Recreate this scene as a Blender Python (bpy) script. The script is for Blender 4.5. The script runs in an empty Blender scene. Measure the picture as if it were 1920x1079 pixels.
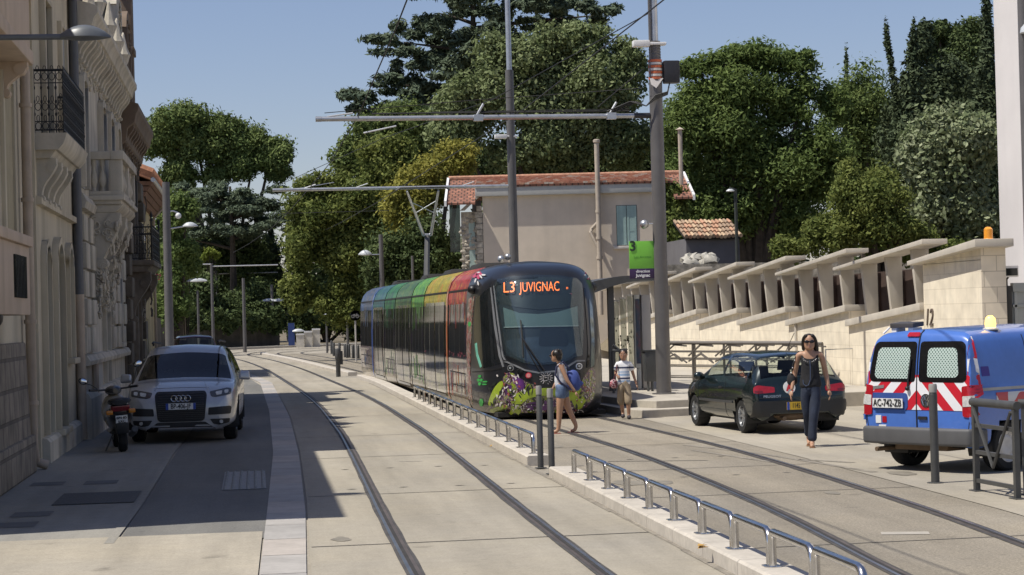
import bpy, bmesh, math, random
import numpy as np
from mathutils import Vector, Matrix
from mathutils.bvhtree import BVHTree
from mathutils.geometry import delaunay_2d_cdt
random.seed(7); RNG = np.random.default_rng(7)
rad = math.radians
scn = bpy.context.scene
COL = scn.collection
# ---------------------------------------------------------------- camera model (photo pixels -> world)
PW, PH, PF, HC = 1920, 1079, 3800.0, 2.12
_psi, _pit, _rho = rad(7.27), rad(0.76), rad(1.5)
_f = Vector((math.sin(_psi)*math.cos(_pit), math.cos(_psi)*math.cos(_pit), math.sin(_pit)))
_r0 = Vector((math.cos(_psi), -math.sin(_psi), 0)); _u0 = _r0.cross(_f)
_u = math.cos(_rho)*_u0 + math.sin(_rho)*_r0
_r = math.cos(_rho)*_r0 - math.sin(_rho)*_u0
CAM = Vector((0, 0, HC))
def ray(x, y): return _f + _r*((x-PW/2)/PF) + _u*((PH/2-y)/PF)
def G(x, y, z=0.0):
    d = ray(x, y); return CAM + d*((z-HC)/d.z)
def PY(x, y, Y):
    d = ray(x, y); return CAM + d*(Y/d.y)
cam_d = bpy.data.cameras.new('camera'); cam = bpy.data.objects.new('camera', cam_d); COL.objects.link(cam)
cam_d.sensor_width = 36; cam_d.lens = 36*PF/PW; cam_d.clip_end = 3000; cam_d.clip_start = .1
cam.matrix_world = Matrix(((_r.x, _u.x, -_f.x, 0), (_r.y, _u.y, -_f.y, 0), (_r.z, _u.z, -_f.z, HC), (0, 0, 0, 1)))
scn.camera = cam
# ---------------------------------------------------------------- mesh builder
class MB:
    def __init__(s): s.v = []; s.f = []; s.m = []
    def add(s, V, F, m=0):
        o = len(s.v); s.v += [tuple(p) for p in V]
        for q in F: s.f.append(tuple(i+o for i in q)); s.m.append(m)
        return s
    def box(s, x0, x1, y0, y1, z0, z1, m=0):
        return s.add([(x0,y0,z0),(x1,y0,z0),(x1,y1,z0),(x0,y1,z0),(x0,y0,z1),(x1,y0,z1),(x1,y1,z1),(x0,y1,z1)],
                     [(0,3,2,1),(4,5,6,7),(0,1,5,4),(1,2,6,5),(2,3,7,6),(3,0,4,7)], m)
    def hexa(s, P, m=0):   # 8 corners: bottom ring then top ring
        return s.add(P, [(0,3,2,1),(4,5,6,7),(0,1,5,4),(1,2,6,5),(2,3,7,6),(3,0,4,7)], m)
    def prism(s, poly, axis, a0, a1, m=0):
        n = len(poly)
        def P(p, a): return {'x': (a,p[0],p[1]), 'y': (p[0],a,p[1]), 'z': (p[0],p[1],a)}[axis]
        V = [P(p,a0) for p in poly]+[P(p,a1) for p in poly]
        F = [tuple(range(n))[::-1], tuple(range(n,2*n))]+[(i,(i+1)%n,n+(i+1)%n,n+i) for i in range(n)]
        return s.add(V, F, m)
    def path(s, pts, r, n=8, m=0, cap=True, flat=None):
        pts = [Vector(p) for p in pts]; k = len(pts)
        R = r if isinstance(r, (list, tuple)) else [r]*k
        V = []; nrm = None
        for i, p in enumerate(pts):
            t = (pts[min(i+1,k-1)]-pts[max(i-1,0)])
            if t.length < 1e-9: t = Vector((0,0,1))
            t.normalize()
            if nrm is None:
                a = Vector((0,0,1)) if abs(t.z) < .9 else Vector((1,0,0))
                nrm = (a - t*a.dot(t)).normalized()
            else:
                q = nrm - t*nrm.dot(t); nrm = q.normalized() if q.length > 1e-6 else nrm
            b = t.cross(nrm)
            for j in range(n):
                an = 2*math.pi*(j+.5)/n
                V.append(p + (nrm*math.cos(an)*(flat or 1) + b*math.sin(an))*R[i])
        F = [(i*n+j, i*n+(j+1)%n, (i+1)*n+(j+1)%n, (i+1)*n+j) for i in range(k-1) for j in range(n)]
        if cap: F += [tuple(range(n))[::-1], tuple(range((k-1)*n, k*n))]
        return s.add(V, F, m)
    def tube(s, a, b, r0, r1=None, n=8, m=0): return s.path([a, b], [r0, r1 if r1 is not None else r0], n, m)
    def lathe(s, prof, c=(0,0,0), n=16, axis='z', m=0, cap=True):
        V = []; k = len(prof)
        for r, h in prof:
            for j in range(n):
                a = 2*math.pi*j/n; p, q = r*math.cos(a), r*math.sin(a)
                d = {'z': (p,q,h), 'x': (h,p,q), 'y': (q,h,p)}[axis]
                V.append((c[0]+d[0], c[1]+d[1], c[2]+d[2]))
        F = [(i*n+j, i*n+(j+1)%n, (i+1)*n+(j+1)%n, (i+1)*n+j) for i in range(k-1) for j in range(n)]
        if cap and prof[0][0] > 1e-6: F.append(tuple(range(n))[::-1])
        if cap and prof[-1][0] > 1e-6: F.append(tuple(range((k-1)*n, k*n)))
        return s.add(V, F, m)
    def ball(s, c, r, nu=12, nv=8, m=0, rot=None):
        if not isinstance(r, (tuple, list)): r = (r, r, r)
        V = []
        for i in range(nv+1):
            th = math.pi*i/nv
            for j in range(nu):
                ph = 2*math.pi*j/nu
                d = Vector((r[0]*math.sin(th)*math.cos(ph), r[1]*math.sin(th)*math.sin(ph), r[2]*math.cos(th)))
                if rot is not None: d = rot @ d
                V.append(Vector(c)+d)
        F = [(i*nu+j, (i+1)*nu+j, (i+1)*nu+(j+1)%nu, i*nu+(j+1)%nu) for i in range(nv) for j in range(nu)]
        return s.add(V, F, m)
    def grid(s, P, m=0, closed=False):
        a, b = len(P), len(P[0]); V = [p for row in P for p in row]
        F = [(i*b+j, i*b+(j+1)%b, (i+1)*b+(j+1)%b, (i+1)*b+j) for i in range(a-1) for j in range(b if closed else b-1)]
        return s.add(V, F, m)
    def xf(s, M):
        s.v = [tuple(M @ Vector(p)) for p in s.v]; return s
    def merge(s, o, M=None, m=None):
        V = [M @ Vector(p) for p in o.v] if M is not None else o.v
        k = len(s.v); s.v += [tuple(p) for p in V]
        for q, mi in zip(o.f, o.m): s.f.append(tuple(i+k for i in q)); s.m.append(mi if m is None else m)
        return s
    def build(s, name, mats, parent=None, smooth=40, bevel=0, loc=None, recalc=True, seg=2, merge=0):
        me = bpy.data.meshes.new(name); me.from_pydata(s.v, [], s.f)
        mats = mats if isinstance(mats, (list, tuple)) else [mats]
        for q in mats: me.materials.append(q)
        if len(mats) > 1: me.polygons.foreach_set('material_index', s.m)
        bm = bmesh.new(); bm.from_mesh(me)
        bmesh.ops.remove_doubles(bm, verts=bm.verts, dist=max(merge, 1e-5))
        if recalc: bmesh.ops.recalc_face_normals(bm, faces=bm.faces)
        if bevel:
            ed = [e for e in bm.edges if len(e.link_faces) == 2 and e.calc_face_angle(0) > rad(30)]
            bmesh.ops.bevel(bm, geom=ed, offset=bevel, segments=seg, affect='EDGES', clamp_overlap=True, profile=.6)
        bm.to_mesh(me); bm.free()
        if smooth:
            me.polygons.foreach_set('use_smooth', [True]*len(me.polygons)); me.set_sharp_from_angle(angle=rad(smooth))
        ob = bpy.data.objects.new(name, me); COL.objects.link(ob)
        if parent is not None: ob.parent = parent
        if loc is not None: ob.location = loc
        return ob
def build_split(mb, key, name, mats, parent=None, **kw):
    """one object per key(face centre)"""
    sub = {}
    for f, m in zip(mb.f, mb.m):
        c = sum((Vector(mb.v[i]) for i in f), Vector())/len(f); k = key(c); g = sub.setdefault(k, (MB(), {}))
        g[0].f.append(tuple(g[1].setdefault(i, len(g[1])) for i in f)); g[0].m.append(m)
    o = None
    for g, ix in sub.values():
        g.v = [None]*len(ix)
        for i, n in ix.items(): g.v[n] = mb.v[i]
        o = g.build(name, mats, parent, **kw)
    return o
def near(vals, ax=1):
    return lambda c: min(range(len(vals)), key=lambda i: abs(vals[i]-c[ax]))
def tag(o, label, cat, group=None):
    o['label'] = label; o['category'] = cat
    if group: o['group'] = group
    return o
def thing(name, label, cat, loc=(0,0,0), rz=0, group=None, rot=None):
    o = bpy.data.objects.new(name, None); COL.objects.link(o); o.empty_display_size = .2
    o.location = loc; o.rotation_euler = rot if rot else (0,0,rz)
    return tag(o, label, cat, group)
def struct(o, kind='structure'): o['kind'] = kind; return o
def copy_tree(o, parent=None):
    c = o.copy(); COL.objects.link(c); c.parent = parent
    for ch in list(o.children): copy_tree(ch, c)
    return c
ORD = ['first','second','third','fourth','fifth','sixth','seventh','eighth','ninth','tenth','eleventh','twelfth','thirteenth',
       'fourteenth','fifteenth','sixteenth','seventeenth','eighteenth','nineteenth','twentieth']
def text_mesh(txt, size, align='CENTER', extrude=.002, space=1.0, xs=1.0, shear=0, bold=0):
    cu = bpy.data.curves.new('txt', 'FONT'); cu.body = txt; cu.size = size; cu.align_x = align; cu.align_y = 'CENTER'
    cu.extrude = extrude; cu.space_character = space; cu.resolution_u = 3; cu.shear = shear; cu.offset = bold
    ob = bpy.data.objects.new('txt', cu); COL.objects.link(ob)
    dg = bpy.context.evaluated_depsgraph_get(); dg.update()
    me = bpy.data.meshes.new_from_object(ob.evaluated_get(dg))
    mb = MB(); mb.add([(v.co.x*xs, v.co.y, v.co.z) for v in me.vertices], [tuple(p.vertices) for p in me.polygons])
    bpy.data.objects.remove(ob); bpy.data.curves.remove(cu); bpy.data.meshes.remove(me)
    return mb   # lies in XY plane, facing +Z
FACE_S = Matrix(((1,0,0),(0,0,-1),(0,1,0))).to_4x4()      # text facing -Y
FACE_N = Matrix(((-1,0,0),(0,0,1),(0,1,0))).to_4x4()      # text facing +Y
# ---------------------------------------------------------------- materials
_mc = {}
def newmat(name):
    m = bpy.data.materials.new(name); m.use_nodes = True
    nt = m.node_tree; b = nt.nodes['Principled BSDF']
    return m, nt, b
def sock(nt, v):
    return v
def M(name, col, rough=.7, metal=0, var=.12, scale=4, bump=0, bscale=None, spec=.5, coat=0, fine=0, streak=0, col2=None, blotch=.5, emit=0, transl=0):
    """procedural surface: two-scale noise mottling round a base colour, optional bump, optional vertical streaks"""
    if name in _mc: return _mc[name]
    m, nt, b = newmat(name); N = nt.nodes; L = nt.links
    tc = N.new('ShaderNodeTexCoord')
    n1 = N.new('ShaderNodeTexNoise'); n1.inputs['Scale'].default_value = scale; n1.inputs['Detail'].default_value = 6; n1.inputs['Roughness'].default_value = .62
    L.new(tc.outputs['Object'], n1.inputs['Vector'])
    r = N.new('ShaderNodeValToRGB'); r.color_ramp.elements[0].position = .32; r.color_ramp.elements[1].position = .68
    c2 = col2 if col2 else tuple(min(1, c*(1+var)) for c in col)
    c1 = col if col2 else tuple(c*(1-var) for c in col)
    r.color_ramp.elements[0].color = (*c1, 1); r.color_ramp.elements[1].color = (*c2, 1)
    L.new(n1.outputs['Fac'], r.inputs['Fac']); out = r.outputs['Color']
    if fine or streak:
        n2 = N.new('ShaderNodeTexNoise'); n2.inputs['Scale'].default_value = scale*(9 if fine else 2); n2.inputs['Detail'].default_value = 3
        if streak:
            mp = N.new('ShaderNodeMapping'); mp.inputs['Scale'].default_value = (1,1,.07); L.new(tc.outputs['Object'], mp.inputs['Vector']); L.new(mp.outputs['Vector'], n2.inputs['Vector'])
        else: L.new(tc.outputs['Object'], n2.inputs['Vector'])
        a = fine or streak
        mr = N.new('ShaderNodeMapRange'); mr.inputs['From Min'].default_value = .3; mr.inputs['From Max'].default_value = .7
        mr.inputs['To Min'].default_value = 1-a; mr.inputs['To Max'].default_value = 1+a*.5; L.new(n2.outputs['Fac'], mr.inputs['Value'])
        mx = N.new('ShaderNodeMix'); mx.data_type = 'RGBA'; mx.blend_type = 'MULTIPLY'; mx.inputs['Factor'].default_value = 1
        L.new(out, mx.inputs[6]); L.new(mr.outputs['Result'], mx.inputs[7]); out = mx.outputs[2]
    L.new(out, b.inputs['Base Color'])
    b.inputs['Roughness'].default_value = rough; b.inputs['Metallic'].default_value = metal
    b.inputs['Specular IOR Level'].default_value = spec
    if coat: b.inputs['Coat Weight'].default_value = coat; b.inputs['Coat Roughness'].default_value = .04
    if bump:
        n3 = N.new('ShaderNodeTexNoise'); n3.inputs['Scale'].default_value = bscale or scale*6; n3.inputs['Detail'].default_value = 4
        L.new(tc.outputs['Object'], n3.inputs['Vector'])
        bp = N.new('ShaderNodeBump'); bp.inputs['Strength'].default_value = bump; bp.inputs['Distance'].default_value = .02
        L.new(n3.outputs['Fac'], bp.inputs['Height']); L.new(bp.outputs['Normal'], b.inputs['Normal'])
    if emit: b.inputs['Emission Color'].default_value = (*col, 1); b.inputs['Emission Strength'].default_value = emit
    _mc[name] = m; return m
def glass(name, tint=(.3,.35,.35), refl=.9, opac=.0, col=(.02,.02,.02)):
    if name in _mc: return _mc[name]
    m, nt, b = newmat(name); N = nt.nodes; L = nt.links; N.remove(b)
    o = N['Material Output']; tr = N.new('ShaderNodeBsdfTransparent'); tr.inputs['Color'].default_value = (*tint, 1)
    gl = N.new('ShaderNodeBsdfGlossy'); gl.inputs['Roughness'].default_value = .03; gl.inputs['Color'].default_value = (refl, refl, refl, 1)
    lw = N.new('ShaderNodeLayerWeight'); lw.inputs['Blend'].default_value = .5
    pw = N.new('ShaderNodeMath'); pw.operation = 'POWER'; pw.inputs[1].default_value = 4.5; L.new(lw.outputs['Facing'], pw.inputs[0])
    fr = N.new('ShaderNodeMath'); fr.operation = 'MULTIPLY_ADD'; fr.inputs[1].default_value = .9; fr.inputs[2].default_value = .05; L.new(pw.outputs[0], fr.inputs[0])
    tc = N.new('ShaderNodeTexCoord'); no = N.new('ShaderNodeTexNoise'); no.inputs['Scale'].default_value = 1.5; L.new(tc.outputs['Object'], no.inputs['Vector'])
    bp = N.new('ShaderNodeBump'); bp.inputs['Strength'].default_value = .03; bp.inputs['Distance'].default_value = .05
    L.new(no.outputs['Fac'], bp.inputs['Height']); L.new(bp.outputs['Normal'], gl.inputs['Normal'])
    mx = N.new('ShaderNodeMixShader'); L.new(fr.outputs[0], mx.inputs[0]); L.new(tr.outputs[0], mx.inputs[1]); L.new(gl.outputs[0], mx.inputs[2])
    out = mx
    if opac:
        df = N.new('ShaderNodeBsdfDiffuse'); df.inputs['Color'].default_value = (*col, 1)
        m2 = N.new('ShaderNodeMixShader'); m2.inputs[0].default_value = opac; L.new(tr.outputs[0], m2.inputs[1]); L.new(df.outputs[0], m2.inputs[2]); L.new(m2.outputs[0], mx.inputs[1])
    L.new(out.outputs[0], o.inputs['Surface']); _mc[name] = m; return m
def lib_brick(name, c1, c2, mortar, sx=.6, sy=.3, axis='x', rough=.85, gap=.012, bump=.25, var=.2):
    """coursed stone / tile pattern in object space; axis = wall normal axis"""
    if name in _mc: return _mc[name]
    m, nt, b = newmat(name); N = nt.nodes; L = nt.links
    tc = N.new('ShaderNodeTexCoord'); sp = N.new('ShaderNodeSeparateXYZ'); L.new(tc.outputs['Object'], sp.inputs[0])
    cb = N.new('ShaderNodeCombineXYZ'); L.new(sp.outputs['Y' if axis == 'x' else 'X'], cb.inputs['X']); L.new(sp.outputs['Z' if axis != 'z' else 'Y'], cb.inputs['Y'])
    br = N.new('ShaderNodeTexBrick'); br.inputs['Scale'].default_value = 1; br.inputs['Brick Width'].default_value = sx; br.inputs['Row Height'].default_value = sy
    br.inputs['Mortar Size'].default_value = gap; br.inputs['Mortar Smooth'].default_value = .3
    br.inputs['Color1'].default_value = (*c1,1); br.inputs['Color2'].default_value = (*c2,1); br.inputs['Mortar'].default_value = (*mortar,1)
    L.new(cb.outputs[0], br.inputs['Vector'])
    no = N.new('ShaderNodeTexNoise'); no.inputs['Scale'].default_value = 3; no.inputs['Detail'].default_value = 7; L.new(tc.outputs['Object'], no.inputs['Vector'])
    mr = N.new('ShaderNodeMapRange'); mr.inputs['From Min'].default_value = .3; mr.inputs['From Max'].default_value = .7; mr.inputs['To Min'].default_value = 1-var; mr.inputs['To Max'].default_value = 1+var*.4
    L.new(no.outputs['Fac'], mr.inputs['Value'])
    mx = N.new('ShaderNodeMix'); mx.data_type = 'RGBA'; mx.blend_type = 'MULTIPLY'; mx.inputs['Factor'].default_value = 1
    L.new(br.outputs['Color'], mx.inputs[6]); L.new(mr.outputs['Result'], mx.inputs[7]); L.new(mx.outputs[2], b.inputs['Base Color'])
    b.inputs['Roughness'].default_value = rough
    bp = N.new('ShaderNodeBump'); bp.inputs['Strength'].default_value = bump; bp.inputs['Distance'].default_value = .02; bp.invert = True
    ad = N.new('ShaderNodeMath'); ad.operation = 'MULTIPLY_ADD'; L.new(no.outputs['Fac'], ad.inputs[0]); ad.inputs[1].default_value = -.6; L.new(br.outputs['Fac'], ad.inputs[2])
    L.new(ad.outputs[0], bp.inputs['Height']); L.new(bp.outputs['Normal'], b.inputs['Normal'])
    _mc[name] = m; return m
def paint(name, col, metal=0, rough=.3, flake=0):
    return M(name, col, rough=rough, metal=metal, var=.07, scale=1.3, coat=.8 if rough < .5 else .2, fine=.05)
STEEL_DK = M('dark grey painted steel', (.06,.06,.058), rough=.5, var=.15, scale=6)
POLE_GREY = M('grey pole paint', (.125,.118,.115), rough=.45, var=.1, scale=3, streak=.12)
GALV = M('galvanised steel', (.5,.51,.52), rough=.38, metal=.8, var=.15, scale=6)
CHROME = M('brushed stainless steel', (.62,.61,.6), rough=.2, metal=1, var=.12, scale=12)
BLACK = M('black plastic', (.012,.012,.013), rough=.45, var=.2, scale=8)
RUBBER = M('tyre rubber', (.012,.012,.012), rough=.85, var=.25, scale=20, bump=.1)
WHITE = M('white paint', (.75,.74,.72), rough=.5, var=.05)
LAMPSH = M('lamp head grey', (.11,.12,.13), rough=.4, var=.1)
LAMPLT = M('pale lamp head', (.5,.52,.53), rough=.35, var=.08)
CABLE = M('black cable', (.015,.015,.015), rough=.6, var=.1)
# ---------------------------------------------------------------- draping outlines onto a body
def inside(poly, x, y):
    c = False; j = len(poly)-1
    for i in range(len(poly)):
        xi, yi = poly[i]; xj, yj = poly[j]
        if (yi > y) != (yj > y) and x < (xj-xi)*(y-yi)/(yj-yi)+xi: c = not c
        j = i
    return c
def smooth_poly(P, n=4):
    """closed Catmull-Rom through the outline's points"""
    out = []; k = len(P)
    for i in range(k):
        p0, p1, p2, p3 = (Vector(P[(i+d) % k]) for d in (-1,0,1,2))
        for t in range(n):
            u = t/n
            out.append(tuple(.5*((2*p1)+(p2-p0)*u+(2*p0-5*p1+4*p2-p3)*u*u+(3*p1-p0-3*p2+p3)*u**3)))
    return out
def round_poly(P, r=.03, n=3):
    out = []; k = len(P)
    for i in range(k):
        p, a, b = Vector(P[i]), Vector(P[i-1]), Vector(P[(i+1) % k])
        da, db = (a-p), (b-p); q = min(r, da.length*.45, db.length*.45)
        s, e = p+da.normalized()*q, p+db.normalized()*q
        for t in range(n+1):
            u = t/n; out.append(tuple(s*(1-u)**2+p*2*u*(1-u)+e*u*u))
    return out
VIEW = {'front': (lambda a,b: Vector((a,20,b)), Vector((0,-1,0))), 'rear': (lambda a,b: Vector((a,-20,b)), Vector((0,1,0))),
        'minus': (lambda a,b: Vector((-20,a,b)), Vector((1,0,0))), 'plus': (lambda a,b: Vector((20,a,b)), Vector((-1,0,0))),
        'top': (lambda a,b: Vector((a,b,20)), Vector((0,0,-1)))}
def drape(bvh, poly, view, off=.008, res=.05, thick=.02):
    if view == 'cam': mk = lambda a,b: CAM; dd = lambda a,b: ray(a,b).normalized()
    else: mk, d_ = VIEW[view]; dd = lambda a,b: d_
    xs = [p[0] for p in poly]; ys = [p[1] for p in poly]
    P = []
    for i in range(len(poly)):            # split long outline edges
        a, b = Vector(poly[i]), Vector(poly[(i+1) % len(poly)]); n = max(1, int((b-a).length/res))
        P += [a.lerp(b, t/n) for t in range(n)]
    nb = len(P); E_ = [(i,(i+1) % nb) for i in range(nb)]
    pp = [tuple(p) for p in P]
    x = min(xs)+res/2
    while x < max(xs):
        y = min(ys)+res/2
        while y < max(ys):
            if inside(pp, x, y) and min((Vector((x,y))-q).length_squared for q in P) > (res*.35)**2: P.append(Vector((x,y)))
            y += res
        x += res
    V, _, F, ov, _, _ = delaunay_2d_cdt([Vector(p) for p in P], E_, [list(range(nb))], 1, 1e-6)
    mb = MB(); pts = []; last = None
    for p in V:
        d = dd(p.x, p.y); h, nn, _, _ = bvh.ray_cast(mk(p.x, p.y), d)
        if h is None and view == 'cam': h, nn, _, _ = bvh.find_nearest(CAM+d*40.5)
        if h is None: h, nn, _, _ = bvh.find_nearest(mk(p.x, p.y)+d*18); 
        pts.append((h, nn if nn.dot(d) < 0 else -nn))
    top = [h+n*off for h, n in pts]; bot = [h+n*(off-thick) for h, n in pts]
    k = len(V); mb.add(top+bot, [tuple(f) for f in F]+[tuple(i+k for i in f[::-1]) for f in F])
    cnt = {}
    for f in F:
        for i in range(len(f)):
            e = (f[i], f[(i+1) % len(f)]); cnt[tuple(sorted(e))] = cnt.get(tuple(sorted(e)), 0)+1
    for f in F:
        for i in range(len(f)):
            e = (f[i], f[(i+1) % len(f)])
            if cnt[tuple(sorted(e))] == 1: mb.f.append((e[1], e[0], e[0]+k, e[1]+k)); mb.m.append(0)
    return mb
def bvh_of(mb): return BVHTree.FromPolygons([Vector(p) for p in mb.v], mb.f)
def crom(T, n):
    """resample a list of equal-length rows with Catmull-Rom (index parameter), n steps per interval; returns rows and their params"""
    out = []; prm = []; k = len(T)
    for i in range(k-1):
        p0, p1, p2, p3 = T[max(i-1,0)], T[i], T[i+1], T[min(i+2,k-1)]
        for t in range(n):
            u = t/n; row = []
            for a, b, c, d in zip(p0, p1, p2, p3):
                m1, m2 = (c-a)/2, (d-b)/2
                if (b-a)*(c-b) <= 0: m1 = 0
                if (c-b)*(d-c) <= 0: m2 = 0
                lim = 3*abs(c-b)
                m1 = max(-lim, min(lim, m1)); m2 = max(-lim, min(lim, m2))
                h00 = 2*u**3-3*u*u+1; h10 = u**3-2*u*u+u; h01 = -2*u**3+3*u*u; h11 = u**3-u*u
                row.append(h00*b+h10*m1+h01*c+h11*m2)
            out.append(row); prm.append(i+u)
    out.append(list(T[-1])); prm.append(k-1); return out, prm
# ---------------------------------------------------------------- sky, sun
SUN_EL, SUN_AZ = 61.5, 12.5            # shadow points along (cos az, sin az)
S2 = Vector((-math.cos(rad(SUN_EL))*math.cos(rad(SUN_AZ)), -math.cos(rad(SUN_EL))*math.sin(rad(SUN_AZ)), math.sin(rad(SUN_EL))))
w = bpy.data.worlds.new('World'); scn.world = w; w.use_nodes = True
nt = w.node_tree; bg = nt.nodes['Background']
sky = nt.nodes.new('ShaderNodeTexSky'); sky.sky_type = 'NISHITA'; sky.sun_disc = False
sky.sun_elevation = rad(SUN_EL); sky.sun_rotation = math.atan2(S2.x, S2.y)
sky.air_density = 1.0; sky.dust_density = .7; sky.ozone_density = 5.0; sky.altitude = 200
skm = nt.nodes.new('ShaderNodeMix'); skm.data_type = 'RGBA'; skm.blend_type = 'MULTIPLY'; skm.inputs['Factor'].default_value = 1; skm.inputs[7].default_value = (1.03,.87,.86,1)
nt.links.new(sky.outputs[0], skm.inputs[6]); nt.links.new(skm.outputs[2], bg.inputs['Color']); bg.inputs['Strength'].default_value = .115
sd = bpy.data.lights.new('sun', 'SUN'); sd.energy = 5.0; sd.angle = rad(.53); sd.color = (1, .95, .86)
so = bpy.data.objects.new('sun', sd); COL.objects.link(so); so.location = S2*60
so.rotation_euler = (-S2).to_track_quat('-Z', 'Y').to_euler()
scn.view_settings.view_transform = 'Standard'; scn.view_settings.look = 'None'; scn.view_settings.exposure = 0.08; scn.view_settings.gamma = 1
# ---------------------------------------------------------------- ground materials
def ground_mat(name, col, dark=.75, agg=0, scale=.25, rough=.9, joints=None, bump=.15, warm=None):
    m, nt, b = newmat(name); N = nt.nodes; L = nt.links
    tc = N.new('ShaderNodeTexCoord')
    def noise(s, d=6, r=.6, mapping=None):
        n = N.new('ShaderNodeTexNoise'); n.inputs['Scale'].default_value = s; n.inputs['Detail'].default_value = d; n.inputs['Roughness'].default_value = r
        if mapping:
            mp = N.new('ShaderNodeMapping'); mp.inputs['Scale'].default_value = mapping; L.new(tc.outputs['Object'], mp.inputs[0]); L.new(mp.outputs[0], n.inputs['Vector'])
        else: L.new(tc.outputs['Object'], n.inputs['Vector'])
        return n.outputs['Fac']
    def rng(v, a, bb, lo=.3, hi=.7):
        r = N.new('ShaderNodeMapRange'); r.inputs['From Min'].default_value = lo; r.inputs['From Max'].default_value = hi
        r.inputs['To Min'].default_value = a; r.inputs['To Max'].default_value = bb; L.new(v, r.inputs['Value']); return r.outputs['Result']
    def mul(c, v):
        x = N.new('ShaderNodeMix'); x.data_type = 'RGBA'; x.blend_type = 'MULTIPLY'; x.inputs['Factor'].default_value = 1; L.new(c, x.inputs[6]); L.new(v, x.inputs[7]); return x.outputs[2]
    mx = N.new('ShaderNodeMix'); mx.data_type = 'RGBA'; mx.inputs[6].default_value = (*[c*.92 for c in col], 1)
    wm = warm or (col[0]*1.06, col[1]*1.03, col[2]*.96); mx.inputs[7].default_value = (*wm, 1); L.new(rng(noise(.35), 0, 1), mx.inputs['Factor'])
    c = mx.outputs[2]
    c = mul(c, rng(noise(scale, 8, .65, (1,.35,1)), dark, 1.06))          # wide wear, drawn out along the street
    c = mul(c, rng(noise(6, 5), .93, 1.05))
    c = mul(c, rng(noise(38, 3, .7), 1-agg*.9-.06, 1+agg*.8+.05))
    c = mul(c, rng(noise(110, 2, .8), 1-agg*.8-.05, 1+agg*.7+.04))
    c = mul(c, rng(noise(1.7, 3, .5, (1.0,1.0,1)), 1, .70, .67, .76))     # oil spots
    c = mul(c, rng(noise(.9, 5, .6, (1.6,.12,1)), .84, 1.05, .34, .6))     # tyre bands drawn out along the street
    c = mul(c, rng(noise(7, 2, .5), 1, .80, .70, .74))                     # small dark blots
    L.new(c, b.inputs['Base Color']); b.inputs['Roughness'].default_value = rough; b.inputs['Specular IOR Level'].default_value = .25
    bp = N.new('ShaderNodeBump'); bp.inputs['Strength'].default_value = bump; bp.inputs['Distance'].default_value = .01
    L.new(noise(45, 3, .7), bp.inputs['Height']); L.new(bp.outputs['Normal'], b.inputs['Normal'])
    return m
G_SLAB = ground_mat('pale concrete slab', (.365,.335,.28), dark=.78, agg=.09)
G_SLAB2 = ground_mat('exposed aggregate slab', (.305,.274,.225), dark=.72, agg=.34, bump=.4)
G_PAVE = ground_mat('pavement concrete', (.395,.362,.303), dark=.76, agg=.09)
G_ASPH = ground_mat('worn asphalt', (.19,.188,.18), dark=.75, agg=.2)
G_PAVL = ground_mat('grey pavement', (.31,.30,.275), dark=.75, agg=.1)
G_STRIP = M('paver stone', (.36,.34,.315), rough=.85, var=.16, scale=1.3, fine=.08)
G_KERB = M('kerb stone', (.47,.43,.37), rough=.85, var=.12, scale=2, fine=.1, bump=.1)
G_DIRT = ground_mat('dry ground', (.20,.17,.12), dark=.7, agg=.15)
G_FARR = ground_mat('far street surface', (.36,.33,.28), dark=.8, agg=.1)
# ---------------------------------------------------------------- track centre lines
T1 = [(2.0,10),(2.0,14),(2.03,18),(2.08,22),(2.16,27),(2.25,33),(2.31,39),(2.31,46),(2.2,56),(1.9,67),(1.2,89),(.25,108),(-.7,121),(-1.2,129),(-.7,138),(1.2,146),(6,151.5),(14,154.5),(30,158),(60,162)]
T2 = [(5.35,8),(5.7,15),(6.05,20),(6.26,25),(6.34,30),(6.24,35),(6.06,41),(5.92,47),(5.72,56),(5.36,67),(5.0,78),(4.38,92),(3.1,114),(2.3,125),(2.2,131),(3.6,138.5),(8,143.5),(16,146.5),(30,149),(60,152)]
def spline(P, n=8):
    R, _ = crom([list(p) for p in P], n); return [Vector(r) for r in R]
S_T1, S_T2 = spline(T1), spline(T2)
def xat(S, y):
    for a, b in zip(S, S[1:]):
        if a.y <= y <= b.y: return a.x+(b.x-a.x)*(y-a.y)/max(1e-6, b.y-a.y)
    return S[-1].x
def offset(S, d):
    out = []
    for i, p in enumerate(S):
        t = (S[min(i+1,len(S)-1)]-S[max(i-1,0)]).normalized(); out.append(p+Vector((t.y,-t.x))*d)
    return out
def ribbon(mb, S, d0, d1, z0, z1=None, m=0):
    A, B = offset(S, d0), offset(S, d1); z1 = z0 if z1 is None else z1
    mb.grid([[(a.x,a.y,z0),(b.x,b.y,z1)] for a, b in zip(A, B)], m)
RAIL_HEAD = M('worn rail head', (.42,.41,.40), rough=.28, metal=.9, var=.2, scale=3)
RAIL_BODY = M('brown rail steel', (.105,.085,.072), rough=.55, metal=.2, var=.3, scale=2, fine=.1)
RAIL_GROOVE = M('rail groove shadow grime', (.03,.028,.026), rough=.9, var=.3)
RAIL_SEAM = M('rail joint sealant', (.06,.056,.052), rough=.8, var=.35, scale=3)
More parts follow.
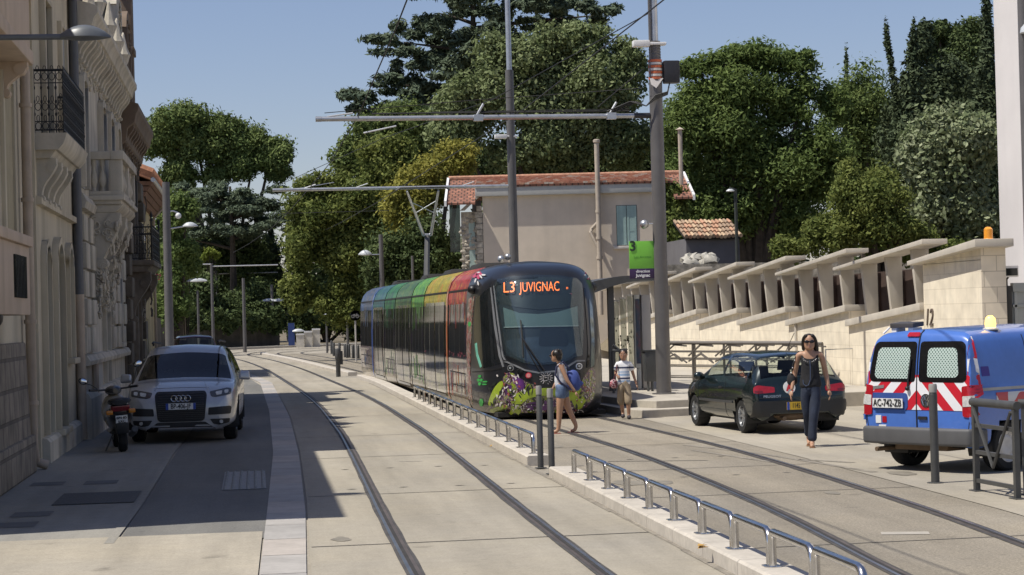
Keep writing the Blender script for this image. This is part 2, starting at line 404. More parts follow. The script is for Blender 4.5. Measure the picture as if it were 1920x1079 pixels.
def rail(S, d, side):
    mb = MB(); g = side   # side=+1: groove lies on the + side of the head
    A, B, N_ = offset(S, d-.05), offset(S, d+.05), len(S)
    for L_, sg in ((A,-1),(B,1)):
        for i in range(N_-1):
            K = max(1, int((L_[i+1]-L_[i]).length/.5)); t = (L_[i+1]-L_[i]).normalized(); nn = Vector((t.y,-t.x))*sg
            P = [L_[i].lerp(L_[i+1], k/K) for k in range(K+1)]; W_ = [.026+.012*(.5+.5*math.sin(p.y*2.7+d*3))*(.6+.4*math.sin(p.y*.37+sg)) for p in P]
            mb.grid([[(p.x,p.y,.0085),((p+nn*w_).x,(p+nn*w_).y,.006)] for p, w_ in zip(P, W_)], 3)
    ribbon(mb, S, d-.05, d+.05, .010, m=1)
    if g > 0: ribbon(mb, S, d-.05, d-.018, .0125, m=0); ribbon(mb, S, d-.014, d+.018, .0125, m=2)
    else: ribbon(mb, S, d+.018, d+.05, .0125, m=0); ribbon(mb, S, d-.018, d+.014, .0125, m=2)
    return struct(mb.build('tram_rail', [RAIL_HEAD, RAIL_BODY, RAIL_GROOVE, RAIL_SEAM], smooth=0, recalc=False))
for S in (S_T1, S_T2):
    rail(S, -.75, 1); rail(S, .75, -1)
def sheet(name, left, right, z, mat, n=6):
    """sheet between two polylines (x,y) sampled at the same count"""
    mb = MB(); mb.grid([[(a[0],a[1],z)]+[(a[0]+(b[0]-a[0])*k/n, a[1]+(b[1]-a[1])*k/n, z) for k in range(1,n+1)] for a, b in zip(left, right)])
    return struct(mb.build(name, mat, smooth=0))
Ys = [8,12,16,20,24,28,33,38,44,50,58,67,78,92,108,121,128]
def midk(y): 
    m = (xat(S_T1,y)+xat(S_T2,y))/2
    return 3.92 if y < 62 else (m if y > 84 else 3.92+(m-3.92)*(y-62)/22)
st_l = lambda y: np.interp(y, [8,17,22.7,32.7,48,70,128], [-.08,-.01,.09,.25,.30,.15,-3.2])
st_r = lambda y: np.interp(y, [8,17,22.5,32.5,45,70,128], [.30,.38,.51,.65,.72,.55,-2.8])
struct(MB().grid([[(x,y,-.03) for x in (-900,-60,-10,0,10,20,60,900)] for y in (-60,0,40,80,130,170,260,600,2200)]).build('ground', G_DIRT, smooth=0))
FAR = [(-3.2,128),(-3.6,140),(-1,152),(6,158),(30,163),(60,168)]
sheet('street', [(-14,-6)]+[(-14,y) for y in Ys]+[(-14,140),(-10,175),(10,180),(60,182)], [(24,-6)]+[(24,y) for y in Ys]+[(24,140),(30,142),(45,143),(60,144)], -.012, G_FARR)
sheet('pavement', [(-14,y) for y in Ys[:14]], [(-1.47+.004*(y-20),y) for y in Ys[:14]], 0.0, G_PAVL)
sheet('sunlit_tone_pavement', [(-14,y) for y in (-6,4,8,12,16,20.6)], [(st_l(max(8,y))-.02,y) for y in (-6,4,8,12,16,20.6)], .004, G_PAVE)  # paler concrete: sunlight put into the colour of the foreground pavement
sheet('asphalt_lane', [(-1.37+.004*(y-20),y) for y in Ys[3:14]], [(st_l(y),y) for y in Ys[3:14]], 0.0, G_ASPH)
sheet('gutter_line', [(-1.49+.004*(y-20)+.03*math.sin(y*.9)+.015,y) for y in Ys[3:14]], [(-1.36+.004*(y-20)+.03*math.sin(y*.9)-.02,y) for y in Ys[3:14]], .006, G_PAVL, 1)
# big stone pavers between the lane and the track slab: one strip, joints cut as gaps
mb = MB(); y = 9.0; k = 0
while y < 100:
    y2 = y+1.35; mb.add([(st_l(y),y,.004),(st_r(y),y,.004),(st_r(y2-.02),y2-.02,.004),(st_l(y2-.02),y2-.02,.004)], [(0,1,2,3)], k % 3); y = y2; k += 1
struct(mb.build('paver_strip', [G_STRIP, M('paver stone warm', (.40,.36,.32), rough=.85, var=.15, scale=1.5, fine=.08), M('paver stone dull', (.33,.315,.295), rough=.85, var=.15, scale=1.7, fine=.08)], smooth=0))
sheet('track_slab', [(st_r(y)+.03,y) for y in Ys], [(midk(y)-.17,y) for y in Ys], 0.0, G_SLAB)
sheet('track_slab', [(midk(y)+.17,y) for y in Ys], [(np.interp(y,[8,20,28,40,60,128],[7.0,7.5,7.6,7.5,7.2,5.6]),y) for y in Ys], 0.0, G_SLAB2)
sheet('pavement', [(np.interp(y,[8,20,28,40,60,128],[7.02,7.52,7.62,7.52,7.22,5.7]),y) for y in Ys], [(19,y) for y in Ys], 0.0, G_PAVE)
# the kerb between the two tracks
def kerb(ys, name='kerb'):
    mb = MB(); rows = []
    for y in ys:
        c = midk(y); rows.append([(c-.17,y,-.01),(c-.17,y,.112),(c-.148,y,.13),(c+.148,y,.13),(c+.17,y,.112),(c+.17,y,-.01)])
    mb.grid(rows); mb.add(rows[0], [tuple(range(6))]); mb.add(rows[-1], [tuple(range(6))[::-1]])
    return struct(mb.build(name, G_KERB, smooth=0))
y = 7.0
while y < 26.0: kerb([y, min(y+1.24, 26.1)]); y += 1.25
y = 28.2
while y < 71: kerb([y, y+.62, y+1.245]); y += 1.25
kerb([75.5,80,86,92,100,108,116,124,130])
# slab joints, drain slots, patches
mb = MB()
def strip(x0, y0, x1, y1, wd, z=.004, m=0):
    d = Vector((x1-x0, y1-y0)).normalized(); n = Vector((-d.y, d.x))*wd/2
    mb.add([(x0-n.x,y0-n.y,z),(x1-n.x,y1-n.y,z),(x1+n.x,y1+n.y,z),(x0+n.x,y0+n.y,z)], [(0,1,2,3)], m)
for y in (19.0,24.4,31.0,36.6,44,52,60,70,82,96,110): strip(st_r(y)+.05, y, midk(y)-.17, y+.12, .035)
for y in (17.5,22.6,26.5,31.5,34.6,40,48,56): strip(midk(y)+.18, y, np.interp(y,[8,20,28,40],[7.0,7.5,7.6,7.5]), y+.15, .03)
for (a, b) in (((1140,866),(1327,864)),): 
    p, q = G(*a), G(*b); strip(p.x, p.y, q.x, q.y, .05)
for px, py in ((647,881),(731,878),(822,875),(909,873),(660,918),(757,914),(861,911),(958,907),(1181,862),(1266,859),(1352,856),(1187,897),(1282,895),(1380,891),(1475,887)):
    p = G(px, py); mb.add([(p.x-.07,p.y,.004),(p.x,p.y-.04,.004),(p.x+.07,p.y,.004),(p.x,p.y+.04,.004)], [(0,1,2,3)])
p, q = G(748,866), G(792,865); strip(p.x, p.y, q.x, q.y, .06, m=1)
p, q = G(1652,1001), G(1742,1000); strip(p.x, p.y, q.x, q.y, .22, m=1)
def blot(c, rx, ry, m, n=14, z=.0045):
    mb.add([(c[0]+rx*math.cos(a)*random.uniform(.7,1.1), c[1]+ry*math.sin(a)*random.uniform(.7,1.1), z) for a in np.linspace(0,6.283,n+1)[:-1]], [tuple(range(n))], m)
for px, py, w_ in ((1040,838,.16),(1180,906,.22),(1245,905,.14),(640,1012,.1),(1560,925,.1),(1690,888,.18)): p = G(px,py); blot((p.x,p.y), w_, w_*2.2, 2)
for a, b, wd in (((1285,835),(1420,850),.13),((1420,850),(1640,886),.10),((1300,845),(1480,872),.09),((1500,862),(1600,868),.12),((960,828),(1010,838),.06)):
    p, q = G(*a), G(*b); strip(p.x, p.y, q.x, q.y, wd, z=.0042, m=3)
for y in np.arange(14,66,.9):          # dirt gathered at the foot of the kerb
    for sg in (-1,1): strip(midk(y)+sg*.20, y, midk(y+.9)+sg*.20, y+.9, random.uniform(.03,.09), z=.0043, m=3)
for px, py in ((60,965),(90,908),(30,985),(190,905)): p = G(px,py); mb.add([(p.x-.22,p.y-.3,.004),(p.x+.22,p.y-.3,.004),(p.x+.22,p.y+.3,.004),(p.x-.22,p.y+.3,.004)], [(0,1,2,3)], 4)
struct(mb.build('slab_joints', [M('joint filler', (.10,.09,.08), rough=.9), M('pale cement patch', (.37,.34,.29), rough=.9), M('old oil stain', (.20,.18,.145), rough=.8, var=.25, scale=4), M('dusty tyre track', (.235,.21,.172), rough=.9, var=.3, scale=3, fine=.3), M('iron hydrant lid', (.10,.10,.10), rough=.7, var=.2)], smooth=0))
# white-ish wheel wear at the slab edge on the far side
tag(MB().box(-.48,.48,-.8,.8,.004,.012).build('manhole_cover', M('cast iron cover', (.055,.055,.055), rough=.7, var=.3, scale=20, bump=.5, bscale=60), loc=(-1.95,25.3,0)), 'dark square iron manhole cover set in the shaded pavement', 'manhole cover')
tac = M('pale studded paver', (.255,.255,.25), rough=.8, var=.12, scale=14, bump=.4, bscale=40)
mb = MB(); mb.box(-.28,.28,-1.5,1.5,.003,.01)
for i in range(6):
    for j in range(30): mb.lathe([(.022,.0),(.016,.016),(0,.016)], (-.24+i*.096,-1.45+j*.1,.008), 6)
tag(mb.build('tactile_plate', tac, loc=(-.18,27.3,.002)), 'pale studded tactile paving plate beside the shaded paver strip', 'tactile paving')
# far kerb and raised pavement beyond the bend
mb = MB(); F2 = [(-9,141),(-6,150.5),(0,157),(8,161.5),(30,167),(60,171)]
S_F = spline(F2, 4)
ribbon(mb, S_F, -.0, -.35, .14); ribbon(mb, S_F, .0, .0, -.02, .14)
A = offset(S_F, 0); mb.grid([[(a.x,a.y,-.02),(a.x,a.y,.14)] for a in A])
struct(mb.build('kerb', G_KERB, smooth=0))
mb = MB(); ribbon(mb, S_F, -.35, -6, .135); struct(mb.build('pavement', G_PAVL, smooth=0))
# tram stop platform with its two steps
P_TOP = .30
mb = MB()
mb.prism([(8.0,40.2),(11.4,41.3),(13.55,41.6),(13.55,86),(6.9,86),(6.9,66),(7.25,52),(7.45,43.5),(7.7,41.0)], 'z', -.02, P_TOP)
mb.prism([(7.6,39.6),(11.3,40.75),(11.6,41.4),(8.0,40.3),(7.72,41.0),(7.5,43.5),(7.25,43.5),(7.4,40.4)], 'z', -.03, .151)
struct(mb.build('platform', M('platform stone', (.42,.385,.325), rough=.85, var=.1, scale=1.2, fine=.08), smooth=0, bevel=.015))
# hill behind the wall
def hill(name, xs, ys, fn, mat):
    return struct(MB().grid([[(x,y,fn(x,y)) for x in xs] for y in ys]).build(name, mat, smooth=60))
hill('hillside', [14.6,15,17,20,26,34,46,60,90], list(range(48,260,8)), lambda x,y: min(1.6,max(0,(x-14.5)*.9))+max(0,x-16)*.09+.5*math.sin(x*.3+y*.11), G_DIRT)
hill('hillside', [-90,-60,-40,-25,-17,-12.5,-12], list(range(150,300,10)), lambda x,y: 1.0+max(0,-x-12)*.08, G_DIRT)
# ---------------------------------------------------------------- house row in the shade on the near side of the street
CREAM = M('cream limewash', (.52,.46,.345), rough=.9, var=.12, scale=.8, streak=.22, bump=.15, bscale=12)
PEACH = M('peach render', (.52,.41,.31), rough=.9, var=.1, scale=1, streak=.15, bump=.1)
STONE_L = M('pale carved limestone', (.50,.46,.38), rough=.88, var=.16, scale=1.2, streak=.28, bump=.25, bscale=14)
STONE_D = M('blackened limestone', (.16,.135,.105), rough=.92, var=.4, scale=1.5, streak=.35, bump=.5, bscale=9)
STONE_R = lib_brick('rough ashlar pier', (.26,.22,.17), (.2,.17,.13), (.12,.1,.08), .55, .42, 'x', gap=.03, bump=.7, var=.4)
PANE = M('dark window pane', (.02,.022,.022), rough=.12, var=.3, scale=1)
SHUT = M('faded grey shutter', (.30,.30,.28), rough=.7, var=.1, scale=2, streak=.15)
DOORB = M('grey blue door paint', (.22,.24,.25), rough=.6, var=.12, streak=.15)
IRON = M('black wrought iron', (.012,.013,.014), rough=.5, var=.2)
PIPE_C = M('cream downpipe', (.42,.34,.26), rough=.6, var=.12, streak=.2)
PIPE_G = M('slate grey downpipe', (.085,.09,.1), rough=.5, var=.1)
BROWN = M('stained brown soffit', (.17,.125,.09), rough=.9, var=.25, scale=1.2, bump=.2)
TILE_R = M('terracotta tile', (.36,.16,.085), rough=.85, var=.3, scale=3, fine=.2, bump=.2)
def opening(par, X, y0, y1, z0, z1, arch=0, fr=.1, prom=.09, frame=None, pane=None, name='window', sill=True, slats=False):
    """framed opening on a wall whose outer face is the plane x = X looking to +x"""
    frame = frame or STONE_L; pane = pane or PANE
    p = MB(); n = 10; c = (y0+y1)/2; h = (y1-y0)/2
    top = [(c+h*math.cos(math.pi*i/n), z1-h*arch+h*arch*math.sin(math.pi*i/n)) for i in range(n+1)] if arch else [(y1,z1),(y0,z1)]
    p.prism([(y0,z0),(y1,z0)]+top, 'x', X-.05, X+.022)
    w_ = p.build(name, pane, par)
    f = MB()
    pts = [(y1,z0)]+top+[(y0,z0)]
    ext = []
    for i, q in enumerate(pts):
        a = Vector(pts[max(i-1,0)]); b = Vector(pts[min(i+1,len(pts)-1)]); t = (b-a).normalized(); nn = Vector((t.y,-t.x))
        if 0 < i < len(pts)-1 and not arch: nn = (nn*1.35)
        ext.append(Vector(q)+nn*fr)
    for i in range(len(pts)-1):
        a, b, c_, d = pts[i], pts[i+1], ext[i+1], ext[i]
        f.hexa([(X-.02,*a),(X-.02,*b),(X-.02,*c_),(X-.02,*d),(X+prom,*a),(X+prom,*b),(X+prom,*c_),(X+prom,*d)])
    f.build('frame', frame, w_, bevel=.012)
    if sill and name == 'window': MB().box(X-.02,X+prom+.06,y0-fr-.05,y1+fr+.05,z0-.1,z0).build('sill', frame, w_, bevel=.015)
    if slats:
        s = MB(); z = z0+.05
        while z < z1-.1: s.box(X+.02,X+.045,y0+.03,c-.02,z,z+.045); s.box(X+.02,X+.045,c+.02,y1-.03,z,z+.045); z += .07
        s.build('shutter', SHUT, w_, smooth=0)
    return w_
def run_y(par, name, X, prof, y0, y1, mat, bevel=.0):
    """moulding: profile (x out from wall, z) swept along the street"""
    return MB().prism([(X+a, z) for a, z in prof], 'y', y0, y1).build(name, mat, par, smooth=30, bevel=bevel)
def console(mb, X, y, z, d, h, w_, m=0):
    """scrolled bracket: S profile, w_ wide"""
    n = 14; P = [(X-.02, z)]
    P += [(X+d, z), (X+d, z-h*.12)]
    for i in range(n+1):
        t = i/n; P.append((X+d*(.92*(1-t)**1.5+.10)+.05*d*math.sin(t*9), z-h*(.14+.86*t)))
    P.append((X-.02, z-h)); mb.prism(P, 'y', y-w_/2, y+w_/2, m)
    mb.lathe([(d*.22,-w_*.58),(d*.22,w_*.58)], (X+d*.72, y, z-h*.2), 10, 'y', m); mb.lathe([(d*.16,-w_*.56),(d*.16,w_*.56)], (X+d*.22, y, z-h*.86), 10, 'y', m)
def carve(mb, X, y0, y1, z0, z1, n, r, m=0, fn=None):
    """carved ornament: leaf scrolls and rosettes standing out of the stone"""
    for _ in range(n):
        y, z = random.uniform(y0,y1), random.uniform(z0,z1); x = X if fn is None else fn(y, z)
        if x is None: continue
        q = random.uniform(.5,1)*r; a0 = random.uniform(0,6.28); pts = []
        for i in range(12):
            t = i/11; a = a0+t*5; rr = q*(1-t*.8); pts.append((x+.02+.02*t, y+rr*math.cos(a), z+rr*math.sin(a)))
        mb.path(pts, [.035*(1-.5*i/11)*q/.12 for i in range(12)], 5, m)
# ---- near cream house
XA = -3.4
A = thing('house', 'cream house nearest the camera with rough stone pier and peach box window', 'house', (0,0,0))
mb = MB(); mb.prism([(-12,0),(-12,7.9),(-3.9,7.9),(XA,7.3),(XA,0)], 'y', 21.1, 31.9); mb.build('wall', CREAM, A, smooth=0)
mb = MB(); mb.prism([(-12.2,7.6),(-8,8.7),(-3.0,7.4),(-3.0,7.3),(-12.2,7.4)], 'y', 20.9, 31.95); mb.build('roof', TILE_R, A, smooth=0)
mb = MB(); mb.hexa([(XA-.02,25,0),(XA+.16,25,0),(XA+.16,30.2,0),(XA-.02,30.2,0),(XA-.02,25,1.9),(XA+.1,25,1.9),(XA+.1,30.1,1.9),(XA-.02,30.1,1.9)])
mb.box(XA-.02,XA+.2,25,30.3,0,.55); mb.build('stone_pier', STONE_R, A, bevel=.03)
# upper bay with sloping parapet
mb = MB(); mb.box(XA-.02,-2.98,22,29.0,5.78,5.98); mb.box(XA-.02,-3.02,22,28.95,5.98,6.75); mb.box(XA-.02,-2.95,22,29.05,6.75,6.92); mb.build('bay', PEACH, A, bevel=.03)
mb = MB(); console(mb, XA, 28.6, 5.78, .38, .5, .2); mb.build('bracket', PEACH, A)
bx = MB().box(XA-.02,-3.0,24,28.05,2.28,3.2).box(XA-.02,-2.95,23.9,28.12,3.2,3.34).build('box_window', PEACH, A, bevel=.02)
MB().box(-3.0,-2.985,26.2,27.5,2.5,3.05).build('pane', PANE, bx)
mb = MB()
for y in np.arange(26.3,27.5,.16): mb.tube((-2.975,y,2.5),(-2.975,y,3.05),.008,n=6)
mb.build('grille', IRON, bx)
opening(A, XA, 28.6, 29.7, 3.35, 5.6, 0, .12, .06, CREAM, M('ochre shutter', (.36,.31,.2), rough=.8, var=.1, streak=.15))
mb = MB(); mb.path([(-3.33,30.6,6.2),(-3.28,30.6,5.9),(-3.28,30.6,.35),(-3.26,30.75,.12),(-3.1,30.8,.06)], .075, 10)
for z in (5.4,4.0,2.2,1.0): mb.lathe([(.075,-.03),(.095,-.03),(.095,.03),(.075,.03)], (-3.28,30.6,z), 10)
mb.build('downpipe', PIPE_C, A)
mb = MB(); mb.path([(XA,25.2,2.3),(XA+.2,25.2,2.3)], .03, 8); mb.ball((XA+.28,25.2,2.25), (.1,.1,.13), 10, 8); lf = mb.build('wall_lamp', BLACK, A)
# ---- middle house with the iron balcony
XB = -3.3
B = thing('house', 'plain limewashed house with black iron balcony, between the two downpipes', 'house', (0,0,0))
MB().prism([(-12,0),(-12,8.5),(XB,8.5),(XB,0)], 'y', 31.9, 38.3).build('wall', CREAM, B, smooth=0)
MB().prism([(-12.2,8.5),(-8,9.3),(-2.95,8.55),(-2.95,8.45),(-12.2,8.3)], 'y', 31.88, 38.35).build('roof', TILE_R, B, smooth=0)
run_y(B, 'plinth', XB, [(-.02,0),(.12,0),(.12,.32),(.07,.38),(-.02,.4)], 32.1, 38.0, STONE_L)
run_y(B, 'string_course', XB, [(-.02,4.0),(.09,4.02),(.09,4.12),(-.02,4.16)], 31.95, 38.25, CREAM)
opening(B, XB, 32.5, 33.2, .42, 3.4, 1, .1, .1, CREAM, DOORB, 'door')
opening(B, XB, 34.2, 35.3, .42, 3.5, 1, .12, .12, CREAM, M('weathered olive shutter', (.14,.13,.1), rough=.8, var=.15, streak=.2))
opening(B, XB, 36.5, 37.3, 1.55, 3.5, 1, .11, .1, CREAM, SHUT)
opening(B, XB, 33.2, 34.2, 5.15, 7.4, 0, .14, .1, CREAM, PANE, sill=False); opening(B, XB, 36.3, 37.2, 5.15, 7.4, 0, .14, .08, CREAM, SHUT)
bal = MB()
bal.prism([(XB-.02,4.86),(-2.95,4.86),(-2.87,4.95),(-2.84,5.02),(-2.81,5.12),(XB-.02,5.12)], 'y', 32.0, 36.0); bal.prism([(XB-.02,4.74),(-3.08,4.74),(-3.0,4.86),(XB-.02,4.86)], 'y', 32.1, 35.9)
balo = bal.build('balcony', STONE_L, B, smooth=30)
mb = MB()
for y in (32.3,33.2,34.1,35.0): console(mb, XB, y, 4.74, .3, .72, .22)
build_split(mb, near((32.3,33.2,34.1,35.0)), 'corbel', STONE_L, balo, smooth=40)
def iron_rail(par, X0, X1, y0, y1, z0, z1):
    mb = MB()
    def panel(p, q, n):
        p, q = Vector(p), Vector(q)
        for h, r in ((z0+.05,.012),(z0+.18,.008),(z1-.2,.008),(z1,.02)): mb.tube((p.x,p.y,h),(q.x,q.y,h),r,n=5)
        for i in range(n+1):
            a = p.lerp(q, i/n); mb.tube((a.x,a.y,z0),(a.x,a.y,z1),.009,n=5)
            for zz in (.3,.5,.72): mb.ball((a.x,a.y,z0+(z1-z0)*zz),(.02,.02,.035),6,4)
            if i < n:
                c = p.lerp(q,(i+.5)/n)
                for zc in (z0+.11, z1-.1, z0+.42*(z1-z0)):
                    d = (q-p).normalized()*.045; mb.path([(c.x+d.x*math.cos(t),c.y+d.y*math.cos(t),zc+.06*math.sin(t)) for t in np.linspace(0,6.28,9)], .008, 4, cap=False)
                    mb.path([(c.x+d.x*.5*math.cos(t),c.y+d.y*.5*math.cos(t),zc+.12+.05*math.sin(t)) for t in np.linspace(0,6.28,8)], .007, 4, cap=False)
    panel((X0,y0), (X1,y0), 4); panel((X1,y0), (X1,y1), 22); panel((X1,y1), (X0,y1), 4)
    return mb.build('railing', IRON, par, smooth=0)
iron_rail(balo, XB, -2.86, 32.05, 35.9, 5.12, 6.1)
mb = MB(); mb.path([(-3.2,38.25,8.5),(-3.2,38.25,2.7)], .085, 10); mb.lathe([(.085,-.05),(.11,-.05),(.11,.05),(.085,.05)], (-3.2,38.25,5.6), 10); mb.build('downpipe', PIPE_G, B)
mb = MB(); mb.path([(-3.2,38.25,2.7),(-3.2,38.25,.02)], .09, 10); mb.build('downpipe', PIPE_C, B)
# ---- ornate house with the stone balcony
XC = -3.2
C = thing('house', 'ornate limestone town house with baluster balcony, carved console and bracketed cornice', 'house', (0,0,0))
MB().prism([(-12,0),(-12,8.4),(XC,8.4),(XC,0)], 'y', 38.3, 51.0).build('wall', STONE_L, C, smooth=0)
run_y(C, 'plinth', XC, [(-.02,0),(.16,0),(.16,.75),(.1,.85),(-.02,.88)], 38.4, 51, STONE_L)
run_y(C, 'string_course', XC, [(-.02,1.35),(.14,1.37),(.16,1.45),(.1,1.55),(-.02,1.58)], 38.4, 51, STONE_L)
run_y(C, 'string_course', XC, [(-.02,4.3),(.12,4.32),(.16,4.45),(.08,4.6),(-.02,4.62)], 38.4, 40.9, STONE_L)
run_y(C, 'cornice', XC, [(-.02,7.35),(.08,7.4),(.12,7.6),(.34,7.72),(.38,7.86),(.45,7.95),(.45,8.06),(.3,8.12),(-.02,8.2)], 38.3, 51.0, STONE_L)
mb = MB(); 
for y in np.arange(38.7,51,.62): console(mb, XC, y, 7.7, .3, .62, .2)
carve(mb, XC, 38.6, 51, 6.95, 7.5, 90, .13)
build_split(mb, near(list(np.arange(38.7,51,.62))), 'cornice_bracket', STONE_L, C, smooth=50)
# rusticated piers
mb = MB()
for y0 in (38.55, 40.0, 46.0, 47.6, 49.4):
    for k in range(5): mb.box(XC-.02, XC+.1+.03*(k % 2), y0, y0+.85, 1.6+k*.53, 1.6+k*.53+.49)
build_split(mb, near([y+.42 for y in (38.55,40.0,46.0,47.6,49.4)]), 'rusticated_pier', STONE_L, C, bevel=.03)
for y0, y1 in ((39.1,39.9),(43.9,44.9),(46.4,47.4),(48.8,49.8)):
    opening(C, XC, y0, y1, 4.75, 6.8, .25, .16, .12, STONE_L, SHUT if y0 < 41 else PANE, sill=False)
for y0, y1, z0 in ((43.9,45.0,.9),(48.5,49.2,1.7)): opening(C, XC, y0, y1, z0, 3.6, .3, .14, .1, STONE_L, DOORB if z0 < 1 else PANE, 'door' if z0 < 1 else 'window')
mb = MB(); mb.box(XC-.02,-2.56,41.0,45.5,4.52,4.7); mb.box(XC-.02,-2.5,40.94,45.56,4.6,4.7); mb.prism([(XC-.02,4.36),(-2.7,4.36),(-2.6,4.44),(-2.54,4.52),(XC-.02,4.52)], 'y', 41.05, 45.45)
bo = mb.build('balcony', STONE_L, C, bevel=.025)
mb = MB()
for (x0,x1,y0,y1) in ((-2.78,-2.54,41.03,41.27),(-2.78,-2.54,45.2,45.45),(-2.78,-2.54,43.1,43.4)): mb.box(x0,x1,y0,y1,4.7,5.42)
mb.box(-3.25,-2.52,41.0,41.25,5.42,5.58); mb.box(-2.76,-2.5,40.98,45.5,5.412,5.588); mb.box(-3.2,-2.55,41.02,41.24,4.7,4.79); mb.box(-2.77,-2.54,41.01,45.47,4.695,4.794)
mb.build('parapet', STONE_L, bo, bevel=.02)
PROF = [(.05,0),(.05,.04),(.035,.07),(.085,.2),(.07,.3),(.035,.42),(.035,.5),(.055,.54),(.055,.63)]
for (x,y) in [(-3.1,41.13),(-2.93,41.13)]+[(-2.65,y) for y in np.arange(41.5,45.2,.24) if abs(y-43.25) > .2]:
    MB().lathe(PROF, (x,y,4.79), 10).build('baluster', STONE_L, bo)
mb = MB()
for y in (41.35, 43.25, 45.15):
    n = 16; P = [(XC-.02,4.36),(-2.62,4.36)]
    for i in range(n+1):
        t = i/n; P.append((XC+.12+.48*(1-t)**1.4+.05*math.sin(t*8), 4.34-t*1.75))
    P.append((XC-.02,2.5)); mb.prism(P, 'y', y-.28, y+.28)
    mb.lathe([(.14,-.31),(.14,.31)], (-2.75,y,4.18), 14, 'y'); mb.lathe([(.11,-.31),(.11,.31)], (-2.98,y,3.35), 14, 'y')
    carve(mb, XC+.1, y-.5, y+.5, 2.3, 4.2, 26, .13, fn=lambda yy, zz: XC+.13+.45*max(0,(zz-2.5)/1.8)**1.4)
    for k in range(26):      # carving on the side of the bracket that faces the camera
        z = random.uniform(2.6,4.25); xm = .12+.48*((z-2.5)/1.8)**1.3; x = XC+random.uniform(.02,1)*xm; q = random.uniform(.05,.12); a0 = random.uniform(0,6)
        mb.path([(x+q*(1-t*.8)*math.cos(a0+t*5), y-.29-.02*t, z+q*(1-t*.8)*math.sin(a0+t*5)) for t in np.linspace(0,1,10)], [.026*(1-.5*t) for t in np.linspace(0,1,10)], 5)
build_split(mb, near((41.35,43.25,45.15)), 'console', STONE_L, bo, smooth=50)
# attic storey set back, with dormers and finials (they throw the ragged shadow on the tracks)
mb = MB(); mb.prism([(-9,8.4),(-9,10.0),(-4.1,10.0),(-3.5,8.4)], 'y', 38.4, 51.0); mb.build('attic', M('slate roof', (.075,.072,.072), rough=.7, var=.3, scale=5, fine=.2), C, smooth=0)
for y in (40.0, 42.6):
    mb = MB(); mb.box(-4.8,-3.55,y-.55,y+.55,8.4,9.7); mb.prism([(y-.7,9.7),(y+.7,9.7),(y,10.35)], 'x', -4.8, -3.45); dm = mb.build('dormer', STONE_L, C, bevel=.02)
    MB().box(-3.56,-3.53,y-.35,y+.35,8.6,9.5).build('pane', PANE, dm)
    MB().lathe([(.1,0),(.06,.15),(.12,.3),(.07,.45),(.02,.7)], (-3.6,y,10.2), 8).build('finial', STONE_L, dm)
mb = MB()
for y in (38.7,38.95,41.2,44.4,46.9,49.2): mb.lathe([(.13,0),(.08,.2),(.17,.45),(.1,.6),(.03,.95),(0,1.0)], (-2.95,y,8.12), 8)
build_split(mb, near((38.7,38.95,41.2,44.4,46.9,49.2)), 'roof_urn', STONE_L, C)
for y in (44.3, 50.2): MB().box(-5.2,-4.4,y-.5,y+.5,9,10.9).box(-5.3,-4.3,y-.6,y+.6,10.9,11.05).build('chimney', STONE_L, C, bevel=.02)
mb = MB(); mb.path([(-3.12,40.6,1.5),(-3.12,40.6,.02)], .07, 8); mb.build('downpipe', PIPE_C, C)
MB().box(XC-.02,XC+.05,41.6,42.9,.02,1.35).build('cellar_door', M('pale grey panel', (.36,.36,.34), rough=.7, var=.08), C, bevel=.01)
# ---- blackened house with dark console balcony
XD = -3.15
D = thing('house', 'soot blackened stone house with dark iron balcony and deep brown eaves, before the yellow house', 'house', (0,0,0))
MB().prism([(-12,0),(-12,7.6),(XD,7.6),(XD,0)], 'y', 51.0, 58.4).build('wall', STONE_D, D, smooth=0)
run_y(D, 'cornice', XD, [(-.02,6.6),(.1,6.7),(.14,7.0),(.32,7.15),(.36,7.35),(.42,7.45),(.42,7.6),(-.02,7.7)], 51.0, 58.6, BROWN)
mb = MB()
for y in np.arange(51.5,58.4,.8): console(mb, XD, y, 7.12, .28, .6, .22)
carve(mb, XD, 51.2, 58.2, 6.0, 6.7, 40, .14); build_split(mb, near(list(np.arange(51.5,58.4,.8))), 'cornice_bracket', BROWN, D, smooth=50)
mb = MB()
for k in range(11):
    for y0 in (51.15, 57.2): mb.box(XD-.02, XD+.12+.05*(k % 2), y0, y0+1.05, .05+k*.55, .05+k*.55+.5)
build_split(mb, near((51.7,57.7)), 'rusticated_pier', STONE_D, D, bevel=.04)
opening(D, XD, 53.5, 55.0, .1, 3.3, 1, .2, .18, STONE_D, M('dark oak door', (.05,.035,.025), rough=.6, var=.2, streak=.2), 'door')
opening(D, XD, 53.6, 54.8, 4.0, 6.1, .3, .2, .14, STONE_D, PANE, sill=False)
mb = MB(); mb.box(XD-.02,-2.5,52.4,56.6,3.62,3.75); mb.prism([(XD-.02,3.45),(-2.7,3.45),(-2.56,3.62),(XD-.02,3.62)], 'y', 52.45, 56.55); bo = mb.build('balcony', STONE_D, D, bevel=.02)
mb = MB()
for y in (52.8, 56.2): console(mb, XD, y, 3.45, .55, 1.4, .4); carve(mb, XD+.35, y-.3, y+.3, 2.4, 3.4, 14, .13)
build_split(mb, near((52.8,56.2)), 'console', STONE_D, bo, smooth=50)
iron_rail(bo, XD, -2.55, 52.5, 56.5, 3.75, 4.6)
mb = MB()
for (x,y) in ((-2.55,52.5),(-2.55,56.5)): mb.tube((x,y,3.75),(x,y,4.75),.03,n=6); mb.lathe([(.05,0),(.02,.08),(.045,.14),(0,.26)], (x,y,4.75), 6)
build_split(mb, near((52.5,56.5)), 'spike_post', IRON, bo)
